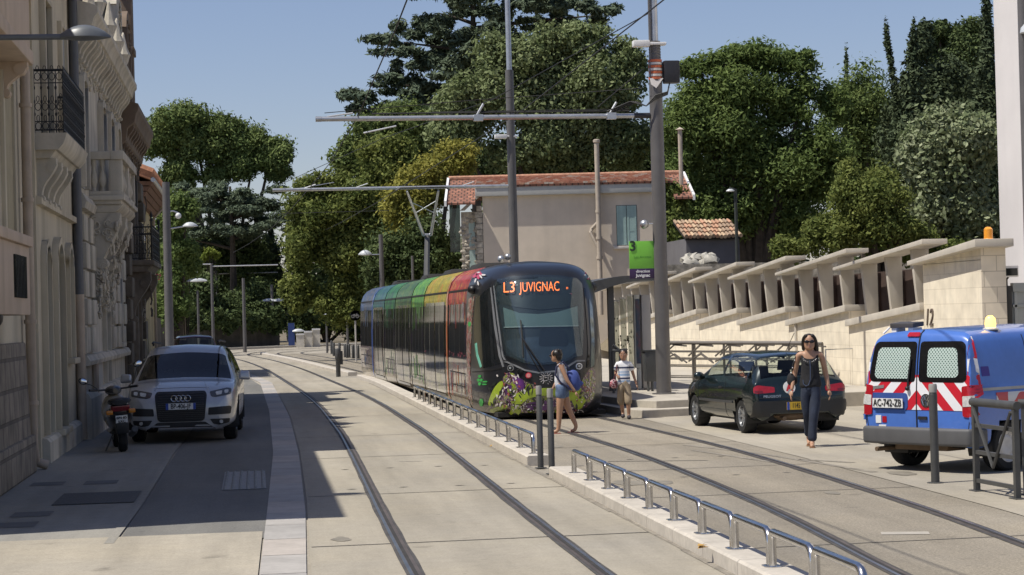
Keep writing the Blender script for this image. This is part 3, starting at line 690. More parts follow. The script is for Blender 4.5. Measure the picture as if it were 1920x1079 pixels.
mb = MB(); mb.prism([(-10,7.6),(-9,11.6),(-4.1,11.4),(-3.35,7.65)], 'y', 51.1, 58.3); mb.build('mansard_roof', M('slate roof', (.075,.072,.072)), D, smooth=0)
for y in (52.6, 56.6):
    mb = MB(); mb.box(-4.8,-3.45,y-.6,y+.6,7.7,10.2); mb.prism([(y-.85,10.2),(y+.85,10.2),(y+.5,10.55),(y,10.75),(y-.5,10.55)], 'x', -4.8, -3.25); mb.box(-3.5,-3.22,y-.8,y-.5,8.0,10.2); mb.box(-3.5,-3.22,y+.5,y+.8,8.0,10.2)
    carve(mb, -3.25, y-.7, y+.7, 9.7, 10.4, 10, .12)
    dm = mb.build('dormer', STONE_L if y < 54 else BROWN, D, bevel=.02); MB().box(-3.46,-3.43,y-.4,y+.4,8.1,9.8).build('pane', PANE, dm)
MB().box(-3.6,-3.2,57.6,58.4,7.75,11.6).box(-3.7,-3.1,57.5,58.5,11.6,11.75).box(-3.65,-3.15,57.55,58.45,9.7,9.9).build('chimney', BROWN, D, bevel=.02)
# ---- yellow house
YEL = M('yellow render', (.50,.42,.24), rough=.9, var=.14, scale=.8, streak=.2, bump=.1)
E_ = thing('house', 'small yellow house with a terracotta tiled eave, behind the grey lamp pole', 'house', (0,0,0))
MB().prism([(-13,0),(-13,8.8),(-9,9.6),(-4.25,7.75),(-4.25,0)], 'y', 77, 88).build('wall', YEL, E_, smooth=0)
mb = MB(); n = 24
for i in range(n):
    y0 = 76.6+i*11.8/n; mb.path([(-13,y0+.2,9.05),(-9,y0+.2,9.85),(-3.65,y0+.2,7.72)], .24, 7)
mb.prism([(-13,8.8),(-9,9.6),(-3.7,7.5),(-3.7,7.58),(-9,9.75),(-13,8.95)], 'y', 76.6, 88.4); mb.build('roof', TILE_R, E_, smooth=50)
mb = MB()
for k in range(4): mb.prism([(-4.26,6.7+k*.2),(-4.1+k*.13,6.7+k*.2),(-4.0+k*.13,6.86+k*.2),(-4.26,6.86+k*.2)], 'y', 76.8, 88.3)
mb.build('eave', M('brown terracotta eave', (.16,.085,.05), rough=.9, var=.2), E_, smooth=0)
mb = MB(); mb.path([(-3.62,76.6,7.5),(-3.62,88.4,7.5)], .09, 8); mb.build('gutter', GALV, E_)
mb = MB(); mb.path([(-3.65,87.6,7.45),(-3.7,87.6,7.1),(-4.15,87.6,6.6),(-4.17,87.6,.1)], .06, 8); mb.build('downpipe', PIPE_C, E_)
for y in (79.5,83.5): opening(E_, -4.25, y, y+1, 4.2, 5.9, 0, .12, .06, YEL, SHUT)
opening(E_, -4.25, 81, 82.1, .1, 2.3, 0, .12, .06, YEL, DOORB, 'door')
mb = MB(); mb.box(-4.25,-4.0,77.4,77.8,5.25,5.55); mb.box(-4.25,-4.0,77.4,77.8,4.75,5.05); build_split(mb, near((4.9,5.4),2), 'meter_box', WHITE, E_, bevel=.03)
mb = MB(); mb.path([(-4.0,77.2,7.2),(-3.9,77.1,6.6),(-4.0,77.3,6.0),(-4.1,77.5,5.55)], .02, 5); mb.build('cable', CABLE, E_)
# pink flowers on the house corner
mb = MB()
for k in range(60):
    p = Vector((-3.95,80,3.9))+Vector((random.gauss(.12,.12),random.gauss(0,.3),random.gauss(0,.14))); a = Vector((random.uniform(-1,1),random.uniform(-1,1),random.uniform(-1,1))).normalized()*.05; b = a.cross(Vector((0,.3,1))).normalized()*.05
    mb.add([p-a,p+b,p+a,p-b], [(0,1,2,3)])
fp = thing('flower_pot', 'pot of pink flowers hanging on the yellow house', 'flower pot', (0,0,0))
mb.build('flowers', M('pink petals', (.6,.09,.2), rough=.6, var=.2), fp, smooth=0)
mb = MB(); mb.lathe([(.1,0),(.15,.2),(.16,.2),(.16,.22)], (-4.03,80,3.6), 10); mb.path([(-4.25,80,3.66),(-4.1,80,3.66)], .02, 5); mb.build('pot', TILE_R, fp)
# ---- low garden wall and retaining wall at the far bend
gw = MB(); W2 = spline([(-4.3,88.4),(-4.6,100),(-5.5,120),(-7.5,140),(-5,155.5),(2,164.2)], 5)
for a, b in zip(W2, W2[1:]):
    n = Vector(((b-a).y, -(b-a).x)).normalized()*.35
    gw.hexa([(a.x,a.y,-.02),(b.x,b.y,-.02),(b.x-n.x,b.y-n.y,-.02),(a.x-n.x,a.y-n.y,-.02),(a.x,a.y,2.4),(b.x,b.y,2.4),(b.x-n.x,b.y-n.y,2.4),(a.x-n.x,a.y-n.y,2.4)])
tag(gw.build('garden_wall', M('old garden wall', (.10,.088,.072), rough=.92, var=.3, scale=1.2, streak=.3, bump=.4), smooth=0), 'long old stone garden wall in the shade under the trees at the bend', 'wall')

rngi = np.random.default_rng(77); ivw = thing('creeper', 'dark creeper hanging over the old garden wall at the bend', 'creeper', (0,0,0)); IVB = []
# ---------------------------------------------------------------- sawtooth boundary wall
WST = lib_brick('pale limestone block wall', (.84,.755,.595), (.78,.695,.545), (.66,.58,.44), .62, .30, 'x', gap=.007, bump=.1, var=.16)
WST_Y = lib_brick('pale limestone block end', (.80,.71,.56), (.74,.65,.51), (.5,.43,.33), .5, .30, 'y', gap=.009, bump=.12, var=.12)
CONC = M('smooth grey beige concrete', (.52,.475,.40), rough=.8, var=.08, scale=1.5, streak=.1, bump=.06)
WX = 13.7
wl = thing('boundary_wall', 'long pale limestone wall with sawtooth concrete slabs and slanted fins over its openings', 'wall', (0,0,0))
mb = MB(); BAY = 5.33; Y0 = 40.4
mb.prism([(WX,0),(WX+.48,0),(WX+.48,2.93),(WX,2.93)], 'y', 37.0, Y0-.02)
mb.hexa([(WX,37.0,2.92),(WX+.48,37.0,2.92),(WX+.48,Y0-.02,2.92),(WX,Y0-.02,2.92),(WX,37.0,3.2),(WX+.48,37.0,3.2),(WX+.48,Y0-.02,2.95),(WX,Y0-.02,2.95)])
pier = mb.build('end_pier', WST, wl, smooth=0)
MB().add([(WX-.003,36.996,0),(WX+.483,36.996,0),(WX+.483,36.996,3.17),(WX-.003,36.996,3.17)], [(0,1,2,3)]).build('end_face', WST_Y, pier, smooth=0)
sl = MB(); sl.hexa([(WX-.22,36.7,3.16),(WX+.54,36.7,3.16),(WX+.54,40.74,2.92),(WX-.22,40.74,2.92),(WX-.22,36.7,3.31),(WX+.54,36.7,3.31),(WX+.54,40.74,3.01),(WX-.22,40.74,3.01)]); sl.build('coping_slab', CONC, wl, bevel=.01)
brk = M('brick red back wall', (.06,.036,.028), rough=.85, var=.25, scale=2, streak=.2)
for k in range(7):
    a = Y0+k*BAY; b = a+BAY-.02
    # lower wall with a sloping top
    mb = MB(); mb.hexa([(WX,a,0),(WX+.45,a,0),(WX+.45,b,0),(WX,b,0),(WX,a,1.99),(WX+.45,a,1.99),(WX+.45,b,1.64),(WX,b,1.64)]); wp = mb.build('wall_panel', WST, wl, smooth=0)
    MB().add([(WX,a-.004,1.5),(WX+.45,a-.004,1.5),(WX+.45,a-.004,1.99),(WX,a-.004,1.99)], [(0,1,2,3)]).build('end_face', WST_Y, wp, smooth=0)
    MB().hexa([(WX-.1,a-.03,1.99),(WX+.46,a-.03,1.99),(WX+.46,b+.02,1.64),(WX-.1,b+.02,1.64),(WX-.1,a-.03,2.14),(WX+.46,a-.03,2.14),(WX+.46,b+.02,1.79),(WX-.1,b+.02,1.79)]).build('sill', CONC, wl, bevel=.008)
    MB().hexa([(WX-.22,a-.65,3.33),(WX+.32,a-.65,3.33),(WX+.32,a+5.78,2.95),(WX-.22,a+5.78,2.95),(WX-.22,a-.65,3.43),(WX+.32,a-.65,3.43),(WX+.32,a+5.78,3.02),(WX-.22,a+5.78,3.02)]).build('coping_slab', CONC, wl, bevel=.008)
    for j in range(3):
        y = a+.55+j*1.77; zb = 2.14-.35*(y-a)/BAY; zt = 3.33-.38*(y-a+.65)/6.43
        MB().hexa([(WX+.07,y,zb-.02),(WX+.33,y,zb-.02),(WX+.33,y+.13,zb-.02),(WX+.07,y+.13,zb-.02),(WX-.04,y,zt+.03),(WX+.33,y,zt+.03),(WX+.33,y+.13,zt+.03),(WX-.04,y+.13,zt+.03)]).build('fin', CONC, wl, bevel=.006)
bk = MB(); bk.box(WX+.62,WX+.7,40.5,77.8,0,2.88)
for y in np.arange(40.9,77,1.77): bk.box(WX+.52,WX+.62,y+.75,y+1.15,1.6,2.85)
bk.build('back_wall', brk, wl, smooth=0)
MB().path([(WX-.02,50.3,1.72),(WX-.02,50.3,.02)], .045, 8).build('drain_pipe', CONC, wl)
mb = text_mesh('12', .5, extrude=.012, shear=.25)
mb.xf(Matrix.Translation((WX-.012,40.05,1.82)) @ Matrix.Rotation(-math.pi/2,4,'Z') @ FACE_S); mb.build('house_number', M('rusty iron numeral', (.12,.09,.07), rough=.6), wl, smooth=0)
mb = MB(); mb.lathe([(.11,0),(.11,.03),(.085,.05),(.085,.22),(.05,.26),(0,.27)], (13.97,37.3,3.29), 12)
AMB = M('amber lamp glass', (.75,.30,.03), rough=.25, var=.1, spec=.6)
tag(mb.build('warning_lamp', AMB), 'unlit amber lamp standing on the end slab of the limestone wall', 'lamp')
# ---------------------------------------------------------------- gate, floodlight and white building beyond the wall end
GATEM = M('grey gate sheet', (.30,.32,.32), rough=.5, var=.08, scale=2, streak=.1)
gt = thing('metal_gate', 'grey metal gate with dark post beside the limestone wall end', 'gate', (0,0,0))
MB().box(14.22,14.37,37.2,37.36,0,2.42).build('post', BLACK, gt, bevel=.01)
mb = MB(); mb.box(14.39,17.0,37.26,37.3,.1,2.3); mb.build('panel', GATEM, gt)
mb = MB(); mb.box(14.39,17.0,37.2,37.34,2.3,2.47); mb.box(14.39,17.0,37.22,37.32,2.0,2.06)
for x in (14.42,14.75,15.5,16.3): mb.box(x,x+.06,37.22,37.259,.1,2.3)
mb.build('frame', GATEM, gt, bevel=.008)
fl = thing('floodlight', 'small white floodlight with dark glass on the gate post', 'floodlight', (14.3,37.2,2.42))
MB().path([(0,.08,0),(0,.08,.12),(.02,.02,.18)], .02, 6).build('bracket', BLACK, fl)
MB().prism([(-.1,.16),(.2,.2),(.2,.36),(-.1,.38)], 'x', -.12, .18).build('housing', WHITE, fl, bevel=.02)
MB().prism([(-.115,.19),(-.1,.19),(-.1,.33),(-.115,.33)], 'x', -.09, .15).build('lens', PANE, fl)
WB = M('white pink render', (.72,.68,.65), rough=.9, var=.06, scale=.5, streak=.06, bump=.05)
wb = thing('building', 'tall white rendered building beyond the metal gate', 'building', (0,0,0))
MB().box(17.1,40,30,44.9,0,17).build('wall', WB, wb, smooth=0)
MB().box(17.0,40.2,29.8,45.0,17,17.3).build('cornice', WB, wb)
def openx(x0):
    pass
# ---------------------------------------------------------------- house with red tiled roof
HR = M('beige grey render', (.62,.535,.43), rough=.92, var=.1, scale=.7, bump=.1, streak=.1)
RUB = M('pale rubble stone', (.40,.36,.29), rough=.95, var=.5, scale=4.5, bump=1.0, bscale=5)
TIL = lib_brick('flat red roof tiles', (.36,.16,.10), (.27,.12,.08), (.09,.05,.035), .26, .36, 'z', gap=.03, bump=1.0, var=.5)
hs_p = PY(905, 352, 87.0); HY = 87.0
hx0 = PY(905,400,HY).x; hx1 = PY(1231,400,HY).x; hz_e = PY(1060,348,HY).z
hs = thing('house', 'beige rendered house with red tiled roof and green shutters behind the tram', 'house', (0,0,0), 0)
Mr = Matrix.Rotation(rad(-7.3), 4, 'Z')      # the front looks down the street towards the camera
def H(x, y, z): return (x, y, z)
hs.location = (hx0, HY, 0); hs.rotation_euler = (0,0,rad(-7.3)); Wd = (hx1-hx0)/math.cos(rad(7.3))*1.005
MB().box(0,Wd,0,7,0,hz_e-.42).build('wall', HR, hs, smooth=0)
st = MB()
st.box(-.95,-.03,.35,6.8,0,hz_e-1.05)
for k in range(170):
    z = random.uniform(.2,hz_e-1.2); x = random.uniform(-.95,-.05); q = random.uniform(.08,.2)
    st.ball((x,.35,z), (q,.07,q*.6), 6, 4)
for k in range(26): st.box(-.26-random.random()*.12,-.02,-.03,.3,.1+k*.26,.1+k*.26+.24)
st.build('stone_wall', RUB, hs, smooth=0)
g = MB().box(-.62,-.36,.31,.35,2.9,hz_e-1.5).build('window', M('pale green shutter', (.36,.46,.42), rough=.6, var=.08, streak=.1), hs)
# box eave across the rendered part
MB().prism([(-.25,hz_e-.42),(.02,hz_e-.42),(.02,hz_e+.02),(-.25,hz_e+.02)], 'x', -.3, Wd+.02).build('box_eave', M('pale grey eave board', (.42,.42,.39), rough=.7, var=.06), hs, bevel=.02)
MB().hexa([(-.98,-.05,hz_e-1.0),(-.78,-.05,hz_e-1.0),(-.1,.0,hz_e-.40),(-.3,.0,hz_e-.42),(-.98,.2,hz_e-1.0),(-.78,.2,hz_e-1.0),(-.1,.2,hz_e-.38),(-.3,.2,hz_e-.38)]).build('fascia', M('pale grey eave board', (.42,.42,.39)), hs)
# pitched tiled roof (ridge runs across the view)
pit = .42; rz0 = hz_e+.04; ry = 3.9; rid = rz0+pit*1.35
rf = MB()
def slab(x0, x1, y0, z0, y1, z1, t=.09): rf.hexa([(x0,y0,z0-t),(x1,y0,z0-t),(x1,y1,z1-t),(x0,y1,z1-t),(x0,y0,z0),(x1,y0,z0),(x1,y1,z1),(x0,y1,z1)])
slab(-.3, Wd+.5, -.28, rz0, ry, rid); slab(-1.6, -.302, -.95, rz0-.75, ry, rid); slab(Wd+.5, Wd+1.35, -.95, rz0-.75, ry, rid)
slab(-1.6, Wd+1.35, ry+3.9, rz0-.1, ry+.002, rid-.002)
ro = rf.build('roof', TIL, hs, smooth=0)
for row in range(12):      # rounded butt ends of the tile courses
    t = row/12; y = -.28+(ry+.28)*t; z = rz0+(rid-rz0)*t+.02; mb = MB()
    n = int((Wd+.7)/.21)
    for i in range(n):
        x = -.25+i*.21+(.1 if row % 2 else 0); mb.hexa([(x,y-.02,z-.02),(x+.19,y-.02,z-.02),(x+.19,y+.3,z+.03),(x,y+.3,z+.03),(x,y-.02,z+.05+random.uniform(0,.02)),(x+.19,y-.02,z+.05+random.uniform(0,.02)),(x+.19,y+.3,z+.045),(x,y+.3,z+.045)], random.choice((0,0,0,1,1,2)))
    mb.build('tile_course', [M('tile brick red', (.34,.15,.095), rough=.85, var=.3, scale=8), M('tile faded', (.42,.22,.14), rough=.85, var=.3, scale=8), M('tile pale lichen', (.45,.38,.31), rough=.9, var=.2, scale=8)], ro, smooth=0)
mb = MB(); mb.path([(-1.55,ry,rid+.05),(Wd+1.25,ry,rid+.05)], .12, 8); mb.build('ridge', M('tile faded', (.4,.2,.12)), ro)
for x in (-1.62, Wd+1.27): MB().hexa([(x,-1.0,rz0-.9),(x+.1,-1.0,rz0-.9),(x+.1,ry,rid-.12),(x,ry,rid-.12),(x,-1.0,rz0-.66),(x+.1,-1.0,rz0-.66),(x+.1,ry,rid+.1),(x,ry,rid+.1)]).build('barge_board', WHITE, hs)
# window, pipe
wz1 = PY(1170,387,HY).z; wz0 = PY(1170,462,HY).z; wx0 = (PY(1152,420,HY).x-hx0); wx1 = (PY(1190,420,HY).x-hx0)
wn = MB().box(wx0,wx1,-.012,.05,wz0,wz1).build('window', M('dark window pane', (.02,.022,.022)), hs)
shg = M('mint green shutter', (.30,.42,.39), rough=.6, var=.06, streak=.12); cx = (wx0+wx1)/2
for a, b in ((wx0+.02,cx-.012),(cx+.012,wx1-.02)):
    s = MB(); s.box(a,b,-.045,-.015,wz0+.02,wz1-.02); s.box(a+.05,b-.05,-.052,-.046,wz0+.6,wz0+.66); s.box(a+.02,a+.09,-.055,-.046,wz0+.04,wz1-.04); s.box(b-.09,b-.02,-.055,-.046,wz0+.04,wz1-.04); s.build('shutter', shg, wn)
MB().box(wx0-.16,wx1+.16,-.16,.02,wz0-.14,wz0-.01).build('sill', M('pale sill stone', (.55,.51,.45), rough=.8, var=.08), wn, bevel=.015)
px_ = PY(1119,420,HY).x-hx0; zp1 = PY(1119,265,HY).z
mb = MB(); mb.path([(px_,-.32,2.0),(px_,-.32,zp1)], .11, 10); mb.lathe([(.11,0),(.15,.02),(.15,.12),(.11,.14)], (px_,-.32,zp1-.15), 10); mb.lathe([(.13,-.06),(.13,.06)], (px_,-.32,hz_e-1.2), 10); mb.lathe([(.14,-.06),(.14,.06)], (px_,-.32,hz_e-2.35), 10)
mb.lathe([(.14,-.06),(.14,.06)], (px_,-.32,hz_e-3.2), 10); mb.path([(px_,-.3,hz_e-2.9),(px_-.36,-.2,hz_e-2.1),(px_-.3,-.1,hz_e-1.95),(px_,-.25,hz_e-1.65)], .08, 8)
mb.build('flue_pipe', M('clay flue pipe', (.42,.36,.29), rough=.8, var=.12, streak=.12), hs)
fx = PY(1257,300,HY+2).x-hx0
mb = MB(); mb.path([(fx,1.5,rz0-.4),(fx,1.5,PY(1257,250,HY+2).z)], .1, 8); mb.lathe([(.2,0),(.0,.12)], (fx,1.5,PY(1257,250,HY+2).z), 10); mb.build('chimney', M('clay flue pipe', (.42,.36,.29)), hs)
MB().box(-1.45,-1.0,.5,.9,4.9,7.0).build('glazed_porch', glass('grimy porch glazing', (.35,.42,.38), opac=.45, col=(.05,.06,.05)), hs)
# low tiled outbuilding to the right of the house
ob = thing('outbuilding', 'low dark outbuilding with wavy clay tile roof, between the house and the trees', 'shed', (0,0,0))
oa, ob_ = PY(1284,445,80), PY(1386,445,80)
MB().box(oa.x+.05,ob_.x,80,84,0,PY(1330,447,80).z).build('wall', M('dull grey wall', (.13,.125,.13), rough=.9, var=.15, scale=1), ob, smooth=0)
ot = MB(); zt0 = PY(1330,445,80).z; n = 15
for i in range(n):
    x = oa.x-.05+i*(ob_.x-oa.x+.15)/n+.07; zz = random.uniform(-.02,.02)
    for r_ in range(4): ot.path([(x,79.75+r_*.55,zt0+r_*.19+.02+zz),(x,79.75+r_*.55+.62,zt0+r_*.19+.19+zz)], [.085,.065], 8, m=random.randint(0,2))
ot.prism([(79.9,zt0-.05),(82.2,zt0+.72),(82.2,zt0+.66),(79.9,zt0-.11)], 'x', oa.x, ob_.x, 3)
ot.build('roof', [M('tile straw', (.46,.33,.21), rough=.9, var=.25, scale=4), M('tile rose', (.42,.24,.15), rough=.9, var=.25, scale=4), M('tile dun', (.30,.21,.14), rough=.9, var=.25, scale=4), BLACK], ob, smooth=50)
hp = MB(); q = PY(1312,490,78)
for k in range(9): hp.ball((q.x+random.uniform(-.45,.45), 78+random.uniform(-.3,.3), q.z+random.uniform(-.2,.12)), (.35,.3,.25), 9, 7)
hp.v = [tuple(Vector(v)+Vector((random.uniform(-.06,.06),random.uniform(-.06,.06),random.uniform(-.09,.05)))) for v in hp.v]
tag(hp.build('tarp_heap', M('pale crumpled tarpaulin', (.38,.36,.31), rough=.8, var=.35, scale=3, bump=.8, bscale=6)), 'pale crumpled tarpaulin heap in front of the dark outbuilding', 'tarpaulin')
# terrace wall carrying the heap
MB_ = MB().box(14.7,26,76.5,77.2,0,q.z-.15); tag(MB_.build('terrace_wall', RUB, smooth=0), 'rubble terrace wall below the dark outbuilding', 'wall')
# white guard wall at the far bend
gwl = thing('parapet', 'white parapet wall at the far end of the street', 'wall', (0,0,0))
a, b = PY(556,652,158), PY(602,648,158)
mb = MB()
for i in range(3):
    t0, t1 = i/3, (i+.93)/3; mb.box(a.x+(b.x-a.x)*t0, a.x+(b.x-a.x)*t1, 157.8+i*.3, 158.1+i*.3, 0, .95+.35*i/2)
    MB().box(a.x+(b.x-a.x)*t0-.02, a.x+(b.x-a.x)*t1+.02, 157.76+i*.3, 158.14+i*.3, .95+.35*i/2, 1.07+.35*i/2).build('cap', WHITE, gwl)
mb.build('panel', M('cream white masonry', (.62,.58,.5), rough=.85, var=.1), gwl, smooth=0)
# ---------------------------------------------------------------- trees
def leafmat(name, col, col2, transl=.25, rough=.75):
    m, nt, b = newmat(name); N = nt.nodes; L = nt.links
    col = tuple(c*1.42 for c in col); col2 = tuple(c*1.32 for c in col2)
    ge = N.new('ShaderNodeNewGeometry'); tc = N.new('ShaderNodeTexCoord')
    no = N.new('ShaderNodeTexNoise'); no.inputs['Scale'].default_value = .55; no.inputs['Detail'].default_value = 4; L.new(tc.outputs['Object'], no.inputs['Vector'])
    ad = N.new('ShaderNodeMath'); ad.operation = 'MULTIPLY_ADD'; pw = N.new('ShaderNodeMath'); pw.operation = 'POWER'; pw.inputs[1].default_value = 2.2; L.new(ge.outputs['Random Per Island'], pw.inputs[0]); L.new(pw.outputs[0], ad.inputs[0]); ad.inputs[1].default_value = .55
    mr = N.new('ShaderNodeMapRange'); mr.inputs['From Min'].default_value = .3; mr.inputs['From Max'].default_value = .7; mr.inputs['To Min'].default_value = 0; mr.inputs['To Max'].default_value = .45; L.new(no.outputs['Fac'], mr.inputs['Value'])
    L.new(mr.outputs['Result'], ad.inputs[2])
    mx = N.new('ShaderNodeMix'); mx.data_type = 'RGBA'; mx.inputs[6].default_value = (*col,1); mx.inputs[7].default_value = (*col2,1); L.new(ad.outputs[0], mx.inputs['Factor'])
    L.new(mx.outputs[2], b.inputs['Base Color']); b.inputs['Roughness'].default_value = rough; b.inputs['Specular IOR Level'].default_value = .15
    tr = N.new('ShaderNodeBsdfTranslucent'); L.new(mx.outputs[2], tr.inputs['Color'])
    ms = N.new('ShaderNodeMixShader'); ms.inputs[0].default_value = transl; L.new(b.outputs[0], ms.inputs[1]); L.new(tr.outputs[0], ms.inputs[2])
    L.new(ms.outputs[0], N['Material Output'].inputs['Surface']); return m
LM = {
 'oak':   leafmat('holm oak leaves', (0.049,0.077,0.024), (0.161,0.195,0.061)),
 'lime':  leafmat('pale backed leaves', (0.084,0.112,0.041), (.23,.26,.13), .25, .7),
 'silver':leafmat('silvery leaves', (.085,.115,.045), (.33,.35,.22), .25, .7),
 'robinia':leafmat('fresh green leaves', (.07,.105,.032), (.175,.225,.07), .4),
 'elm': leafmat('mid olive leaves', (0.063,0.090,0.024), (0.224,0.240,0.068), .35),  # yellowish olive leaf tone
 'acacia':leafmat('yellow green leaves', (0.119,0.132,0.030), (0.336,0.299,0.068), .35),
 'cedar': leafmat('cedar needles', (.045,.065,.042), (.115,.14,.085), .1),
 'pine':  leafmat('pine needles', (0.049,0.079,0.024), (0.175,0.208,0.068), .12),
 'cypress':leafmat('cypress scales', (.028,.042,.022), (.085,.105,.05), .08),
 'bright':leafmat('bright shrub leaves', (0.098,0.145,0.027), (0.280,0.299,0.068), .4),  # bright yellow green leaf tone
 'dark':  leafmat('dark evergreen leaves', (0.031,0.050,0.019), (0.098,0.124,0.043), .15),  # darker green leaf tone
 'ivy':   leafmat('ivy leaves', (0.042,0.066,0.016), (0.140,0.156,0.041), .2)}
BARK = M('grey brown bark', (.075,.06,.045), rough=.95, var=.3, scale=3, bump=.6, bscale=8, streak=.2)
def leaves(name, blobs, n, size, mat, parent, rng, aspect=2.0, up=.25, shell=.45, flat=0.0, loc=None):
    """n leaf quads spread through a set of blobs (centre, radii); denser towards each blob's skin"""
    B = np.array([list(c)+list(r) for c, r in blobs], float)
    wgt = (B[:,3]*B[:,4]+B[:,4]*B[:,5]+B[:,3]*B[:,5]); wgt /= wgt.sum()
    ix = rng.choice(len(B), n, p=wgt)
    d = rng.normal(size=(n,3)); d /= np.linalg.norm(d,axis=1,keepdims=True)
    rr = 1-(shell+.3)*rng.random(n)**1.5
    rr *= 1+.16*np.sin(d[:,0]*7+ix)*np.cos(d[:,2]*6+ix*1.7)       # ragged skin
    far = rng.random(n) < .30; rr[far] *= 1+.5*rng.random(far.sum())**1.5
    P = B[ix,:3]+B[ix,3:]*d*rr[:,None]
    nrm = d*(1-flat)+rng.normal(size=(n,3))*.75*(1-flat*.6); nrm[:,2] += up+flat*1.2; nrm /= np.linalg.norm(nrm,axis=1,keepdims=True)
    a = np.cross(nrm, rng.normal(size=(n,3))); a /= np.linalg.norm(a,axis=1,keepdims=True)
    b = np.cross(nrm, a); s = size*(.55+.9*rng.random(n))[:,None]
    a = a*s*.5*math.sqrt(aspect); b = b*s*.5/math.sqrt(aspect)
    V = np.empty((n,4,3)); V[:,0] = P-a; V[:,1] = P+b; V[:,2] = P+a; V[:,3] = P-b
    me = bpy.data.meshes.new(name); me.vertices.add(n*4); me.vertices.foreach_set('co', V.ravel())
    me.loops.add(n*4); me.loops.foreach_set('vertex_index', np.arange(n*4, dtype=np.int32))
    me.polygons.add(n); me.polygons.foreach_set('loop_start', np.arange(0,n*4,4, dtype=np.int32)); me.polygons.foreach_set('loop_total', np.full(n,4,dtype=np.int32))
    me.update(calc_edges=True); me.materials.append(mat)
    ob = bpy.data.objects.new(name, me); COL.objects.link(ob); ob.parent = parent
    return ob
def trunk(parent, base, tips, r, rng, name='trunk'):
    mb = MB(); base = Vector(base)
    for k, t in enumerate(tips):
        t = Vector(t); mid = base.lerp(t, .5)+Vector((rng.normal()*.06, rng.normal()*.06, .1))*(t-base).length*.5
        pts = []
        for i in range(8):
            u = i/7; pts.append(base*(1-u)**2+mid*2*u*(1-u)+t*u*u)
        mb.path(pts, [r*(1 if k == 0 else .6)*(1-.8*i/7)+.015 for i in range(8)], 7)
    return mb.build(name, BARK, parent)
def px_blob(cx, cy, w, h, Y, depth=None, sq=1):
    """crown blob whose projected ellipse is w x h photo pixels round (cx,cy) at street distance Y"""
    c = PY(cx, cy, Y); k = Y/PF; rx, rz = w/2*k, h/2*k
    return (tuple(c), (rx, depth if depth else (rx+rz)/2*.9, rz))
def tree(name, label, kind, Y, hull, n, size, seed, sub=48, subr=.36, group=None, cat='tree', aspect=2, flat=0, base=None, tr=.3, shell=.5, ground_z=0, up=.25):
    """hull: list of pixel ellipses (cx,cy,w,h[,dY]); each is broken up into leafy clumps"""
    rng = np.random.default_rng(seed); random.seed(seed)
    H0 = [px_blob(h[0],h[1],h[2],h[3],Y+(h[4] if len(h) > 4 else 0)) for h in hull]
    cx = sum(b[0][0]*b[1][0] for b in H0)/sum(b[1][0] for b in H0)
    by = H0[0][0][1]; bx = base if base is not None else cx
    t = thing(name, label, cat, (bx, by, ground_z), 0, group)
    o = Vector((bx, by, ground_z)); bl = []
    for c, r in H0:
        m = max(6, int(sub*len(H0)**-.3)) if len(H0) > 1 else sub
        for k in range(m):
            d = rng.normal(size=3); d /= np.linalg.norm(d); q = .70*(rng.random()**.35); s = subr*(.6+.7*rng.random())
            rr = [max(.25, s*x) for x in r]; mean = sum(rr)/3; rr = [.5*x+.5*mean for x in rr]
            if flat: rr[2] *= (1-flat*.6)
            bl.append(([c[i]+r[i]*d[i]*q-o[i] for i in range(3)], rr))
        bl.append(([c[i]-o[i] for i in range(3)], [x*.55 for x in r]))
    cr = leaves('crown', bl, int(n*2.4), size*.6, LM[kind], t, rng, aspect=aspect, flat=flat, shell=shell, up=up)
    tips = [(0,0,max(1.2,(min(c[2] for c,_ in H0)-o.z)))]+[(bl[i][0][0]*.8, bl[i][0][1]*.8, bl[i][0][2]) for i in rng.choice(len(bl), min(9,len(bl)), replace=False)]
    tips[0] = (0,0,max(b[0][2] for b in bl)*.85)
    trunk(t, (0,0,-.3), tips, tr, rng)
    return t
def conifer(name, label, kind, Y, cx, top, bot, width, n, size, seed, group=None, ground_z=0, lean=0):
    rng = np.random.default_rng(seed); p0, p1 = PY(cx-lean,bot,Y), PY(cx,top,Y); h = p1.z-ground_z; w_ = width/2*Y/PF
    t = thing(name, label, 'tree', (p0.x,Y,ground_z), 0, group); bl = []
    for i in range(26):
        u = (i+.5)/26; r = w_*(min(1,(1-u)*2.2)*.9+.1*rng.random())*min(1,.55+u*3); a = rng.random()*6.28; q = .3*r
        bl.append(((q*math.cos(a)+(p1.x-p0.x)*u, q*math.sin(a), .6+u*(h-.6)), (max(.12,r*.8), max(.12,r*.8), h/26*1.5)))
    leaves('crown', bl, int(n*1.7), size*.7, LM[kind], t, rng, aspect=2.6, up=.6); trunk(t, (0,0,-.3), [(0,0,h*.7)], w_*.25+.05, rng); return t
